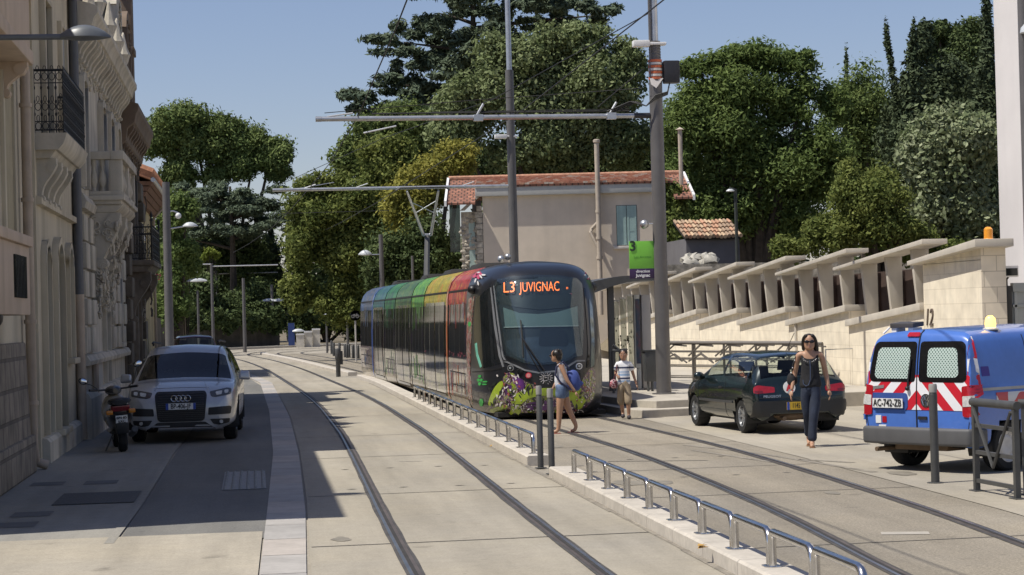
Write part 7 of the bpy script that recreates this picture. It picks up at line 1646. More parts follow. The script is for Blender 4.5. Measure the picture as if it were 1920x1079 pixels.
for k in (1,-1):
    wf = van.dr([(.03*k,1.13),(.74*k,1.13),(.79*k,1.17),(.735*k,1.60),(.68*k,1.64),(.03*k,1.64)], 'rear', 'rear_window', M('black window surround', (.008,.008,.009), rough=.15), off=.010, rnd=.05)
    van.dr([(.13*k,1.17),(.66*k,1.17),(.70*k,1.22),(.655*k,1.53),(.61*k,1.565),(.16*k,1.565),(.12*k,1.53)] if k < 0 else [(.17*k,1.19),(.62*k,1.19),(.665*k,1.23),(.625*k,1.52),(.58*k,1.56),(.21*k,1.56),(.165*k,1.52)], 'rear', 'meshed_pane', MESHG, wf, off=.015, rnd=.04)
    tl = van.dr([(.72*k,1.08),(.86*k,1.10),(.893*k,1.08),(.893*k,.72),(.86*k,.70),(.74*k,.71)], 'rear', 'tail_light', REDLENS, off=.016, rnd=.025, thick=.03)
    van.dr([(.74*k,.96),(.88*k,.97),(.88*k,.84),(.745*k,.83)], 'rear', 'lens', CLEARL, tl, off=.021, rnd=.01)
rc = van.dr([(-.73,.99),(-.17,.99),(-.14,.95),(-.14,.81),(-.17,.78),(-.72,.78),(-.75,.82),(-.75,.95)], 'rear', 'plate_recess', M('shaded blue plastic', (.03,.07,.25), rough=.5), off=.012, rnd=.03)
van.plate(.50,.12,(-.45,.86),'rear',PLATEW,'AC-742-ZB',rc,band=False,xs=.76,size=.13)
lg = van.dr([(.155+.085*math.cos(a),.90+.085*math.sin(a)) for a in np.linspace(0,6.283,25)[:-1]], 'rear', 'badge', CHROME, off=.014, rnd=0, res=.03)
van.dr([(.155+.07*math.cos(a),.90+.07*math.sin(a)) for a in np.linspace(0,6.283,25)[:-1]], 'rear', 'badge_field', M('badge dark field', (.05,.055,.06), rough=.3), lg, off=.017, rnd=0, res=.03)
mb = MB()
for pts in ([(-.05,.045),(-.028,-.0),(-.0,.0+.012),(.028,-.0),(.05,.045)], [(-.022,.062),(0,.02),(.022,.062)], [(-.058,.02),(-.03,-.058),(0,-.01),(.03,-.058),(.058,.02)]):
    y_ = van.bvh.ray_cast(Vector((.155,-20,.9)), Vector((0,1,0)))[0].y; mb.path([(.155+x, y_-.02, .90+z) for x, z in pts], .006, 5)
mb.build('badge_letters', CHROME, lg)
van.dr([(-.006,.5),(.006,.5),(.006,1.78),(-.006,1.78)], 'rear', 'door_gap', TRIM, off=.013, rnd=0, thick=.02)
for k in (1,-1): van.dr([(.80*k,.50),(.81*k,.50),(.845*k,.72),(.835*k,.72)], 'rear', 'door_gap', TRIM, off=.004, rnd=0)
for k in (1,-1):
    for z in (.64,1.26): van.dr([(.845*k,z),(.885*k,z),(.885*k,z+.07),(.845*k,z+.07)], 'rear', 'hinge', VBLU, off=.03, rnd=.01, thick=.04)
van.dr([(.03,.66),(.17,.66),(.17,.70),(.03,.70)], 'rear', 'door_handle', TRIM, off=.02, rnd=.01)
bp = MB(); pts = [(-.93,-1.96),(-.935,-2.12),(-.86,-2.26),(-.5,-2.31),(.5,-2.31),(.86,-2.26),(.935,-2.12),(.93,-1.96)]
bp.prism(pts+[(.80,-1.96),(.80,-2.1),(-.80,-2.1),(-.80,-1.96)], 'z', .34, .56); bp.build('bumper', M('grey bumper plastic', (.085,.085,.087), rough=.6, var=.1), van.t, bevel=.04, seg=3)
van.dr([(-.21,1.70),(-.0,1.70),(.0-.01,1.745),(-.2,1.745)], 'rear', 'brake_light', REDLENS, off=.02, rnd=.012)
for x0, z0, w_, h_, m_ in ((-.68,.60,.09,.10,PLATEW),(-.57,.61,.07,.08,REDLENS),(-.63,.545,.12,.035,PLATEW)): van.dr([(x0,z0),(x0+w_,z0),(x0+w_,z0+h_),(x0,z0+h_)], 'rear', 'sticker', m_, off=.008, rnd=.008)
van.dr([(-.74,1.03),(-.54,1.05),(-.54,1.09),(-.74,1.07)], 'rear', 'model_badge', GALV, off=.012, rnd=.005)
mb = MB(); mb.path([(-.13,-2.215,1.06),(-.12,-2.20,1.2),(-.10,-2.17,1.42)], .013, 6); mb.ball((-.13,-2.22,1.05),(.03,.03,.03),8,6); mb.build('wiper', BLACK, van.t)
# the side that is turned to the road
van.dr([(-1.0,1.22),(-.98,1.20),(-.62,1.19),(-.56,1.23),(-.60,1.52),(-.65,1.55),(-.97,1.55),(-1.0,1.5)], 'plus', 'side_glass', M('black window surround', (.008,.008,.009)), off=.008, rnd=.05)
van.dr([(-.95,1.25),(-.63,1.24),(-.62,1.27),(-.655,1.49),(-.93,1.51),(-.96,1.47)], 'plus', 'side_pane', M('dusty pale pane', (.36,.35,.30), rough=.2, var=.25, scale=6, coat=.6), off=.013, rnd=.03)
van.dr([(-2.0,1.02),(-1.0,1.02),(-.98,1.055),(-2.0,1.055)], 'plus', 'door_track', M('pale track rail', (.33,.32,.30), rough=.5), off=.012, rnd=.01)
van.dr([(-1.75,.86),(-1.15,.86),(-1.15,.99),(-1.75,.99)], 'plus', 'striped_panel', ramp_mat('side stripes', [(0,(.6,.6,.6)),(.5,(.5,.05,.05))], 3.2, 0, .4, .3, (1,1,1)), off=.008, rnd=.01)
for y_ in (-1.02,.1,): van.dr([(y_,.36),(y_+.012,.36),(y_+.012,1.70),(y_,1.70)], 'plus', 'door_gap', TRIM, off=.003, rnd=0)
van.dr([(-1.95,1.2),(-1.8,1.2),(-1.8,1.32),(-1.95,1.32)], 'plus', 'sticker', M('violet sticker', (.05,.03,.25), rough=.5), off=.005, rnd=.01)
for k in (1,-1): MB().hexa([(k*.9,.75,1.05),(k*1.1,.7,1.05),(k*1.1,.82,1.05),(k*.9,.85,1.05),(k*.9,.75,1.28),(k*1.1,.7,1.28),(k*1.1,.82,1.28),(k*.9,.85,1.28)]).build('mirror', TRIM, van.t, bevel=.03)
mb = MB(); mb.tube((-.5,-1.4,.28),(-.62,-2.28,.27),.03,n=10); mb.box(-.5,.35,-2.05,-1.7,.26,.36); mb.build('exhaust', M('rusty exhaust', (.16,.11,.07)), van.t)
rb = thing('beacon', 'lit amber rotating beacon on the roof of the blue van', 'beacon', (0,0,0))
bq = PY(1804,610,25.6); VM = Matrix.Translation(vloc) @ Matrix.Rotation(VRZ,4,'Z'); bl = VM.inverted() @ bq
hzz = van.bvh.ray_cast(Vector((.62,-1.6,9)), Vector((0,0,-1)))[0].z
rb.location = VM @ Vector((.60,-1.45,hzz)); MB().lathe([(.10,0),(.10,.02),(.07,.035)], (0,0,0), 14).build('base', CLEARL, rb)
MB().lathe([(.065,.03),(.07,.08),(.06,.15),(.03,.18),(0,.185)], (0,0,0), 14).build('dome', M('glowing amber dome', (1,.62,.12), rough=.3, emit=3.0, var=.1), rb)
rk = thing('light_bar', 'folded grey warning sign lying on the rear roof edge of the blue van', 'light bar', VM @ Vector((-.60,-1.66,1.77)), VRZ)
MB().hexa([(-.19,-.1,.04),(.20,-.1,.04),(.20,.12,.06),(-.19,.12,.06),(-.19,-.1,.10),(.20,-.1,.10),(.20,.12,.12),(-.19,.12,.12)]).build('sign_box', M('dark grey sign box', (.06,.055,.055), rough=.5), rk, bevel=.01)
mb = MB(); mb.tube((-.21,-.08,.05),(-.27,-.14,-.03),.014,n=6); mb.box(-.18,-.1,-.08,.1,-.03,.045); mb.box(.1,.18,-.08,.1,-.03,.045); mb.build('bracket', WHITE, rk)
# ================================================================ small dark red car far behind the off-roader
DRED = paint('dull maroon paint', (.11,.035,.04), rough=.35)
fc = Car('parked_car', 'dull maroon car far behind the silver off-roader, only its roof showing', (PY(362,640,82).x,82,0), rad(4), H306, DRED, (-1.29,1.29), .29, alloy_rim(7), [('rear_window',3.08,4.35,4.95,7.0),('side_window',4.9,6.35,4.12,4.9),('side_window',6.5,8.35,4.12,4.9),('windscreen',8.1,8.92,5.0,7.0)], CARGLASS, .72)
for k in (1,-1): fc.dr([(.80*k,.80),(.74*k,.825),(.55*k,.79),(.55*k,.70),(.76*k,.685),(.81*k,.70)], 'rear', 'tail_light', REDLENS, off=.012, rnd=.025)
seats(fc, (-.25,), .55, 1.2)
fc.t.scale = (1.15,1.1,1.2)
# ================================================================ scooter
sp_ = G(214,849); SCR = rad(8)
sc = thing('motor_scooter', 'black motor scooter with white number plate leaning on its stand before the silver car', 'scooter', (sp_.x+.13,sp_.y+.25,0), SCR, rot=(0,rad(-4),SCR)); sc.scale = (1.08,1.05,1.04)
SBLK = paint('black scooter paint', (.012,.012,.014), rough=.3); SBEI = paint('champagne scooter paint', (.22,.18,.12), rough=.35)
def wheel(y, R, w_): 
    mb = MB().lathe([(R*.6,-w_/2),(R*.9,-w_/2),(R,-w_/4),(R,w_/4),(R*.9,w_/2),(R*.6,w_/2)], (0,y,R), 22, 'x', cap=False); o = mb.build('wheel', RUBBER, sc); MB().lathe([(R*.6,-w_*.4),(R*.2,-w_*.3),(R*.2,w_*.3),(R*.6,w_*.4)], (0,y,R), 16, 'x').build('rim', STEELRIM, o)
wheel(-.05,.235,.13); wheel(1.22,.22,.11)
def shell(name, secs, mat, n=14, par=None):
    rows = []
    for y, hw, z0, z1 in secs: rows.append([(hw*math.cos(a)*(1 if abs(math.cos(a)) < .7 else .98), y, (z0+z1)/2+(z1-z0)/2*math.sin(a)) for a in np.linspace(0,2*math.pi,n+1)[:-1]])
    mb = MB().grid(rows, closed=True); mb.add(rows[0], [tuple(range(n))]); mb.add(rows[-1], [tuple(range(n))[::-1]]); return mb.build(name, mat, par or sc, smooth=60)
shell('tail_body', [(-.32,.08,.60,.74),(-.27,.17,.50,.80),(-.05,.20,.40,.80),(.25,.20,.34,.76),(.5,.17,.30,.62)], SBLK); shell('side_cover', [(-.22,.205,.55,.74),(.05,.225,.48,.74),(.3,.215,.45,.70)], SBEI)
shell('seat', [(-.36,.12,.76,.84),(-.28,.18,.77,.88),(.0,.17,.78,.87),(.3,.15,.74,.82),(.5,.10,.72,.78)], BLACK); shell('floor_board', [(.4,.16,.26,.34),(.9,.17,.26,.36)], SBLK)
shell('leg_shield', [(.88,.20,.30,.86),(.96,.22,.32,.92),(1.06,.15,.40,.90),(1.12,.08,.5,.8)], SBEI); shell('front_mudguard', [(1.0,.07,.40,.47),(1.2,.08,.44,.50),(1.42,.06,.34,.42)], SBEI)
shell('handlebar_cover', [(.86,.10,.90,1.0),(.93,.14,.88,1.04),(1.05,.09,.86,1.0)], SBLK)
mb = MB().tube((0,1.2,.25),(0,.95,.95),.03); mb.path([(-.36,.80,1.0),(-.2,.93,.98),(.2,.93,.98),(.36,.80,1.0)], .016, 7); mb.build('steering_column', STEEL_DK, sc)
for k in (-1,1):
    MB().tube((k*.26,.87,.99),(k*.38,.79,1.0),.022,n=8).build('grip', BLACK, sc)
    st_ = MB().path([(k*.24,.9,1.0),(k*.33,.88,1.08),(k*(.44 if k < 0 else .40),.86,1.13 if k < 0 else 1.30)], .008, 5).build('mirror_stem', STEEL_DK, sc)
    c = Vector((k*(.46 if k < 0 else .42),.85,1.16 if k < 0 else 1.36)); MB().ball(c,(.075,.025,.055),14,8, rot=Matrix.Rotation(rad(-25*k),3,'Y')).build('mirror', BLACK, st_)
    MB().ball(c-Vector((0,.018,0)),(.062,.012,.044),14,8, rot=Matrix.Rotation(rad(-25*k),3,'Y')).build('mirror_glass', M('mirror glass', (.75,.78,.82), rough=.02, metal=1, var=0), st_)
    MB().box(k*.17-.05,k*.17+.05,-.36,-.27,.62,.69).build('indicator', M('amber indicator lens', (.55,.20,.02), rough=.2), sc, bevel=.015)
tlm = MB().hexa([(-.14,-.345,.66),(.14,-.345,.66),(.16,-.25,.66),(-.16,-.25,.66),(-.13,-.36,.75),(.13,-.36,.75),(.15,-.25,.76),(-.15,-.25,.76)]).build('tail_light', M('dark red lens', (.16,.01,.015)), sc, bevel=.015)
pl = MB().hexa([(-.09,-.36,.46),(.09,-.36,.46),(.09,-.35,.46),(-.09,-.35,.46),(-.09,-.40,.60),(.09,-.40,.60),(.09,-.39,.60),(-.09,-.39,.60)]).build('number_plate', PLATEW, sc)
for t_, z in (('BN 85', .56), ('5XC', .50)): mb = text_mesh(t_, .06, extrude=0, bold=.002); mb.xf(Matrix.Translation((0,-.405+(.6-z)*.28,z)) @ FACE_S); mb.build('plate_lettering', PLINK, pl, smooth=0)
MB().hexa([(-.1,-.36,.30),(.1,-.36,.30),(.1,-.2,.36),(-.1,-.2,.36),(-.1,-.37,.48),(.1,-.37,.48),(.1,-.25,.55),(-.1,-.25,.55)]).build('rear_mudguard', BLACK, sc, bevel=.02)
MB().path([(.17,.2,.25),(.19,-.1,.30),(.19,-.32,.36)], .05, 10).build('exhaust', STEEL_DK, sc)
MB().path([(-.12,.3,.25),(-.26,.2,.0)], .012, 6).build('stand', STEEL_DK, sc)
# ---------------------------------------------------------------- people
def skin_mb(J, bones, root, sub=2):
    """grow one smooth tapering surface over a joint tree; J: name -> (x,y,z,r[,r2])"""
    names = list(J); ix = {n: i for i, n in enumerate(names)}
    me = bpy.data.meshes.new('skin'); me.from_pydata([J[n][:3] for n in names], [(ix[a], ix[b]) for a, b in bones], [])
    ob = bpy.data.objects.new('skin', me); COL.objects.link(ob)
    sk = ob.modifiers.new('s', 'SKIN'); sk.branch_smoothing = .6; sk.use_smooth_shade = True
    if not me.skin_vertices: 
        bm = bmesh.new(); bm.from_mesh(me); bm.verts.layers.skin.verify(); bm.to_mesh(me); bm.free()
    for n, i in ix.items():
        d = me.skin_vertices[0].data[i]; g_ = 1.12; r = J[n][3]*g_; d.radius = (r, J[n][4]*g_ if len(J[n]) > 4 else r); d.use_root = (n == root)
    ss = ob.modifiers.new('u', 'SUBSURF'); ss.levels = ss.render_levels = sub
    dg = bpy.context.evaluated_depsgraph_get(); dg.update(); em = bpy.data.meshes.new_from_object(ob.evaluated_get(dg))
    mb = MB(); mb.add([tuple(v.co) for v in em.vertices], [tuple(p.vertices) for p in em.polygons])
    bpy.data.objects.remove(ob); bpy.data.meshes.remove(me); bpy.data.meshes.remove(em); return mb
def hand(mb, wrist, elbow, palm_dir, s=1.0, curl=.5):
    """palm, four bent fingers of unequal length and a thumb, continuing the forearm"""
    w_, e = Vector(wrist), Vector(elbow); d = (w_-e).normalized(); pn = Vector(palm_dir); pn = (pn-d*pn.dot(d)).normalized(); side = d.cross(pn)
    J = {'w': (*w_, .021*s, .016*s), 'p': (*(w_+d*.045*s), .036*s, .015*s), 'k': (*(w_+d*.085*s), .035*s, .012*s)}
    mb.merge(skin_mb(J, [('w','p'),('p','k')], 'w', 2))
    for i, (o, L) in enumerate(((-.030,.072),(-.010,.082),(.010,.076),(.029,.060))):
        a = w_+d*.078*s+side*o*s; b = a+(d*math.cos(curl*.4)+pn*math.sin(curl*.4))*L*.45*s; c = b+(d*math.cos(curl)+pn*math.sin(curl))*L*.32*s; t = c+(d*math.cos(curl*1.6)+pn*math.sin(curl*1.6))*L*.25*s
        mb.merge(skin_mb({'a': (*a,.0095*s), 'b': (*b,.009*s), 'c': (*c,.008*s), 't': (*t,.0065*s)}, [('a','b'),('b','c'),('c','t')], 'a', 1))
    a = w_+d*.02*s-side*.028*s; b = a+(d*.6-side*.65+pn*.3).normalized()*.035*s; t = b+(d*.9-side*.2+pn*.4).normalized()*.032*s
    mb.merge(skin_mb({'a': (*a,.013*s), 'b': (*b,.0105*s), 't': (*t,.008*s)}, [('a','b'),('b','t')], 'a', 1))
def head(mb, c, h, face, tilt=0):
    """skull, jaw, nose, ears; face = unit direction the person looks"""
    f = Vector(face).normalized(); up = Vector((0,0,1)); f = (f-up*f.z).normalized(); s = f.cross(up); R = Matrix((s, -f, up)).transposed()     # local x = side, -y = face
    c = Vector(c); rows = []; n = 20
    prof = [(-.50,.10,.12,-.16),(-.46,.22,.24,-.14),(-.38,.29,.33,-.08),(-.25,.335,.38,-.03),(-.08,.36,.41,.0),(.10,.375,.43,.02),(.25,.36,.42,.03),(.37,.30,.35,.035),(.45,.20,.24,.035),(.495,.08,.1,.035)]
    for z, rx, ry, oy in prof: rows.append([c+R @ Vector((h*rx*math.cos(a), h*(oy+ry*math.sin(a)), h*z)) for a in np.linspace(0,2*math.pi,n+1)[:-1]])
    k = MB().grid([[tuple(p) for p in r] for r in rows], closed=True); k.add([tuple(p) for p in rows[0]], [tuple(range(n))[::-1]]); k.add([tuple(p) for p in rows[-1]], [tuple(range(n))])
    P = lambda x, y, z: c+R @ Vector((x*h, y*h, z*h))
    k.hexa([P(-.05,-.38,-.16),P(.05,-.38,-.16),P(.05,-.3,-.16),P(-.05,-.3,-.16),P(-.022,-.40,.06),P(.022,-.40,.06),P(.022,-.3,.06),P(-.022,-.3,.06)]); k.add([P(-.06,-.40,-.15),P(.06,-.40,-.15),P(0,-.53,-.13),P(0,-.41,.02)], [(0,1,2),(0,2,3),(1,3,2)])
    for sx in (-1,1): k.ball(P(sx*.375,.03,-.02), (.04*h,.07*h,.11*h), 8, 6, rot=R)
    mb.merge(k); return P, R
SKIN1 = M('sun tanned skin', (.42,.24,.15), rough=.5, var=.06, scale=8); SKIN2 = M('olive skin', (.36,.20,.125), rough=.5, var=.06, scale=8)
HAIR = M('very dark brown hair', (.014,.010,.008), rough=.45, var=.35, scale=30, streak=.3)
LIPS = M('lips', (.30,.10,.085), rough=.45); EYEW = M('eye white', (.6,.58,.55), rough=.3); IRIS = M('dark iris', (.02,.012,.008), rough=.2)
def face_bits(P, h, par, glasses=False, smile=False):
    mb = MB(); mb.ball(P(0,-.40,-.27), (.085*h,.03*h,.02*h), 10, 6, rot=None); mb.build('mouth', LIPS, par)
    if not glasses:
        for sx in (-1,1):
            e = MB().ball(P(sx*.15,-.385,.0), (.055*h,.03*h,.028*h), 8, 6).build('eye', EYEW, par); MB().ball(P(sx*.15,-.41,.0), (.024*h,.015*h,.024*h), 8, 6).build('iris', IRIS, e)
            MB().ball(P(sx*.16,-.395,.085), (.08*h,.02*h,.014*h), 8, 5).build('eyebrow', HAIR, par)
# ---- woman walking towards the camera
wa = G(1527,839); ra = -math.atan2(wa.x, wa.y)
wA = thing('person', 'woman in black sleeveless top and dark jeans with sunglasses, walking toward the camera', 'person', (wa.x,wa.y+.12,0), ra)
b = MB()
AL = dict(sh=(-.172,.0,1.40), el=(-.235,.05,1.10), wr=(-.285,-.03,.855)); AR = dict(sh=(.172,.0,1.40), el=(.235,.06,1.10), wr=(.275,.0,.85))
J = {'pel': (0,0,.94,.145,.105), 'wai': (0,.0,1.08,.118,.088), 'che': (0,-.005,1.27,.135,.095), 'cla': (0,.01,1.40,.085,.06), 'nec': (0,.005,1.47,.05,.05), 'hd': (0,-.01,1.56,.055,.06),
     'sl': (*AL['sh'],.047), 'el': (*AL['el'],.036), 'wl': (*AL['wr'],.024), 'sr': (*AR['sh'],.047), 'er': (*AR['el'],.036), 'wr': (*AR['wr'],.024),
     'hl': (-.085,.0,.86,.092), 'kl': (-.055,.02,.49,.058), 'al': (-.045,.26,.16,.038), 'fl': (-.045,.24,.07,.035), 'tl': (-.045,.13,.025,.022),
     'hr': (.085,-.02,.86,.092), 'kr': (.035,-.10,.48,.058), 'ar': (.0,-.12,.085,.037), 'fr': (.0,-.16,.045,.034), 'tr': (.0,-.29,.022,.024)}
BN = [('pel','wai'),('wai','che'),('che','cla'),('cla','nec'),('nec','hd'),('cla','sl'),('sl','el'),('el','wl'),('cla','sr'),('sr','er'),('er','wr'),('pel','hl'),('hl','kl'),('kl','al'),('al','fl'),('fl','tl'),('pel','hr'),('hr','kr'),('kr','ar'),('ar','fr'),('fr','tr')]
b.merge(skin_mb(J, BN, 'pel')); hand(b, AL['wr'], AL['el'], (1,0,0), 1.0, .5); hand(b, AR['wr'], AR['el'], (-1,0,0), 1.0, .5)
P, R = head(b, (0,-.015,1.585), .235, (0,-1,0)); body = b.build('body', SKIN1, wA, smooth=70); face_bits(P, .235, wA, True)
mb = MB()
for k in (-1,1): mb.ball(P(k*.165,-.41,.03), (.155*.235,.05*.235,.10*.235), 12, 8); mb.tube(P(k*.3,-.34,.05), P(k*.385,.05,.04), .006, n=5)
mb.tube(P(-.06,-.43,.06), P(.06,-.43,.06), .006, n=5); mb.build('sunglasses', M('black sunglasses', (.01,.01,.012), rough=.08), wA)
h = MB(); h.ball(P(0,.075,.13), (.42*.235,.44*.235,.42*.235), 18, 12)
hair = skin_mb({'a': (0,.05,1.66,.085,.08), 'b': (0,.085,1.58,.095,.055), 'c': (.03,.09,1.46,.085,.04), 'd': (.07,.085,1.36,.05,.03), 'e': (.09,.08,1.29,.02,.015)}, [('a','b'),('b','c'),('c','d'),('d','e')], 'a')
h.merge(hair); h.merge(skin_mb({'a': (-.03,-.075,1.70,.03), 'b': (-.085,-.05,1.64,.026), 'c': (-.098,-.01,1.55,.024), 'd': (-.092,.03,1.46,.02)}, [('a','b'),('b','c'),('c','d')], 'a')); h.merge(skin_mb({'a': (.03,-.075,1.70,.03), 'b': (.085,-.05,1.64,.026), 'c': (.105,-.0,1.54,.03), 'd': (.11,.03,1.42,.03)}, [('a','b'),('b','c'),('c','d')], 'a')); h.build('hair', HAIR, wA, smooth=70)
TOPM = M('black jersey', (.012,.012,.014), rough=.85, var=.3, scale=10, bump=.3, bscale=18)
t = MB().merge(skin_mb({'hem': (0,0,.86,.165,.128), 'a': (0,0,.96,.163,.125), 'b': (0,0,1.09,.135,.103), 'c': (0,-.012,1.24,.150,.122), 'd': (0,-.005,1.34,.125,.095), 'sl': (-.112,.0,1.435,.034), 'sr': (.112,.0,1.435,.034), 'bl': (-.09,.06,1.34,.04), 'br': (.09,.06,1.34,.04)}, [('hem','a'),('a','b'),('b','c'),('c','d'),('d','sl'),('d','sr'),('sl','bl'),('sr','br')], 'hem')); t.build('top', TOPM, wA, smooth=70)
mb = MB()
for k in range(9):
    a = math.pi*(.12+.76*k/8); mb.ball((.105*math.cos(a), -.112, 1.36-.075*math.sin(a)), .009, 6, 5)
mb.build('neckline_studs', CHROME, wA)
MB().path([(.0,-.125,1.31),(.005,-.135,1.2),(.0,-.13,1.02),(-.03,-.135,.94),(-.07,-.135,.925),(-.105,-.125,.96),(-.11,-.12,1.02)], .006, 6).build('cord', M('blue grey cord', (.05,.075,.14), rough=.7), wA)
JEAN = M('dark indigo denim', (.020,.028,.050), rough=.9, var=.25, scale=6, bump=.25, bscale=40, streak=.2)
jj = {'w': (0,0,1.04,.13,.10), 'pel': (0,0,.93,.152,.115), 'hl': (-.088,.0,.84,.103), 'ml': (-.07,.01,.66,.084), 'kl': (-.055,.025,.49,.068), 'cl': (-.05,.16,.29,.062), 'al': (-.045,.255,.15,.068), 'hr': (.088,-.02,.84,.103), 'mr': (.062,-.06,.66,.084), 'kr': (.036,-.10,.48,.068), 'cr': (.015,-.108,.28,.062), 'ar': (.0,-.115,.075,.07)}
MB().merge(skin_mb(jj, [('w','pel'),('pel','hl'),('hl','ml'),('ml','kl'),('kl','cl'),('cl','al'),('pel','hr'),('hr','mr'),('mr','kr'),('kr','cr'),('cr','ar')], 'pel')).build('jeans', JEAN, wA, smooth=70)
SAND = M('tan sandal leather', (.26,.14,.07), rough=.6)
for nm, (x, y, z) in (('f',(.0,-.19,.008)),('r',(-.045,.19,.012))):
    mb = MB().hexa([(x-.04,y-.12,0),(x+.04,y-.12,0),(x+.035,y+.12,0),(x-.035,y+.12,0),(x-.04,y-.12,.016),(x+.04,y-.12,.016),(x+.035,y+.12,.016),(x-.035,y+.12,.016)]); mb.path([(x-.04,y-.04,.01),(x,y-.05,.06),(x+.04,y-.04,.01)], .01, 5); mb.build('sandal', SAND, wA, bevel=.006)
bag = thing('handbag', 'black shoulder bag hanging on the arm of the woman with sunglasses', 'handbag', (wa.x,wa.y+.12,0), ra)
MB().merge(skin_mb({'a': (-.27,.06,1.14,.05,.06), 'b': (-.275,.08,1.02,.085,.10), 'c': (-.27,.08,.92,.07,.09)}, [('a','b'),('b','c')], 'a')).build('pouch', TOPM, bag, smooth=70)
MB().path([(-.16,.03,1.445),(-.21,-.02,1.36),(-.25,0,1.24),(-.27,.04,1.14)], .012, 6).path([(-.16,.03,1.445),(-.21,.09,1.36),(-.255,.1,1.24),(-.275,.09,1.14)], .012, 6).build('strap', TOPM, bag)
mb = MB()
for p in ((-.225,-.03,1.31),(-.26,-.005,1.2),(-.285,.0,1.12)): mb.ball(p, .014, 6, 5)
mb.build('buckle', CHROME, bag)
# ---- woman with blue rucksack crossing before the tram
wb_ = G(1056,813); rb_ = -math.atan2(wb_.x, wb_.y)
wB = thing('person', 'woman in white sleeveless top and denim shorts crossing in front of the tram', 'person', (wb_.x,wb_.y,0), rb_)
b = MB(); NS, FS = (.0,-.135,1.18), (-.01,.12,1.19)
J = {'pel': (.0,0,.80,.105,.12), 'wai': (-.0,0,.93,.085,.105), 'che': (-.005,0,1.08,.095,.125), 'cla': (-.02,0,1.19,.06,.08), 'nec': (-.045,0,1.255,.043), 'hd': (-.075,0,1.33,.05),
     'ns': (*NS,.042), 'ne': (.10,-.17,.92,.032), 'nw': (.23,-.15,.735,.022), 'fs': (*FS,.042), 'fe': (-.08,.17,.93,.032), 'fw': (-.17,.13,.77,.022),
     'nh': (-.02,-.075,.74,.085), 'nk': (-.05,-.075,.44,.054), 'na': (-.08,-.07,.085,.034), 'nf': (-.11,-.07,.045,.032), 'nt': (-.20,-.07,.022,.022),
     'fh': (.02,.075,.74,.085), 'fk': (.10,.075,.44,.054), 'fa': (.235,.07,.12,.034), 'ff': (.215,.07,.06,.032), 'ft': (.14,.07,.022,.022)}
BN2 = [('pel','wai'),('wai','che'),('che','cla'),('cla','nec'),('nec','hd'),('cla','ns'),('ns','ne'),('ne','nw'),('cla','fs'),('fs','fe'),('fe','fw'),('pel','nh'),('nh','nk'),('nk','na'),('na','nf'),('nf','nt'),('pel','fh'),('fh','fk'),('fk','fa'),('fa','ff'),('ff','ft')]
b.merge(skin_mb(J, BN2, 'pel')); hand(b, J['nw'][:3], J['ne'][:3], (-1,0,.3), .95, .5); hand(b, J['fw'][:3], J['fe'][:3], (-1,0,.2), .95, .5)
P, R = head(b, (-.085,0,1.375), .215, (-1,.35,0)); b.build('body', SKIN1, wB, smooth=70); face_bits(P, .215, wB)
h = MB(); h.ball(P(0,.08,.12), (.45*.215,.45*.215,.42*.215), 16, 10); h.ball(P(0,.22,-.10), (.40*.215,.27*.215,.36*.215), 14, 9, rot=R)
for k in range(18): h.ball(P(random.uniform(-.36,.36), random.uniform(.0,.42), random.uniform(.1,.48)), (.11*.215,)*3, 7, 5)
h.build('hair', HAIR, wB, smooth=70)
MB().ball(P(.4,-.0,-.05),.014,6,5).build('earring', CHROME, wB)
mb = MB(); [mb.ball(P(k*.16,-.42,.01), (.03,.03,.024), 10, 7) for k in (-1,1)]; mb.tube(P(.25,-.4,.03), P(.39,.05,.02), .005, n=5); mb.build('sunglasses', M('black sunglasses', (.01,.01,.012)), wB)
MB().merge(skin_mb({'h': (0.005,0,.72,.10,.118), 'a': (-.0,0,.90,.112,.128), 'b': (-.01,0,1.08,.112,.140), 'c': (-.018,0,1.165,.09,.125), 'n': (-.012,-.115,1.225,.045), 'f': (-.015,.10,1.225,.045)}, [('h','a'),('a','b'),('b','c'),('c','n'),('c','f')], 'h')).build('top', M('white blouse', (.62,.63,.68), rough=.8, var=.1, scale=8, bump=.4, bscale=14), wB, smooth=70)
MB().merge(skin_mb({'w': (.0,0,.93,.104,.124), 'p': (.0,0,.80,.122,.138), 'nh': (-.02,-.078,.72,.105), 'nk': (-.035,-.078,.585,.092), 'fh': (.02,.078,.72,.105), 'fk': (.055,.078,.585,.092)}, [('w','p'),('p','nh'),('nh','nk'),('p','fh'),('fh','fk')], 'p')).build('shorts', M('faded blue denim', (.11,.16,.26), rough=.9, var=.25, scale=9, bump=.2, bscale=40), wB, smooth=70)
for (x,y,z) in ((-.14,-.07,.0),(.19,.07,.0)): MB().hexa([(x-.11,y-.035,z),(x+.1,y-.03,z),(x+.1,y+.03,z),(x-.11,y+.035,z),(x-.11,y-.035,z+.016),(x+.1,y-.03,z+.016),(x+.1,y+.03,z+.016),(x-.11,y+.035,z+.016)]).path([(x-.05,y-.035,.01),(x-.05,y,.06),(x-.05,y+.035,.01)], .009, 5).build('sandal', M('coral sandal', (.42,.13,.10), rough=.6), wB)
BB = M('blue rucksack nylon', (.045,.075,.26), rough=.65, var=.25, scale=6, bump=.35, bscale=9)
bp_ = thing('backpack', 'blue rucksack on the back of the woman crossing before the tram', 'backpack', (wb_.x,wb_.y,0), rb_)
MB().merge(skin_mb({'a': (.15,0,1.12,.07,.10), 'b': (.19,0,.98,.11,.135), 'c': (.20,0,.82,.115,.14), 'd': (.18,0,.74,.07,.11)}, [('a','b'),('b','c'),('c','d')], 'a')).build('pouch', BB, bp_, smooth=70)
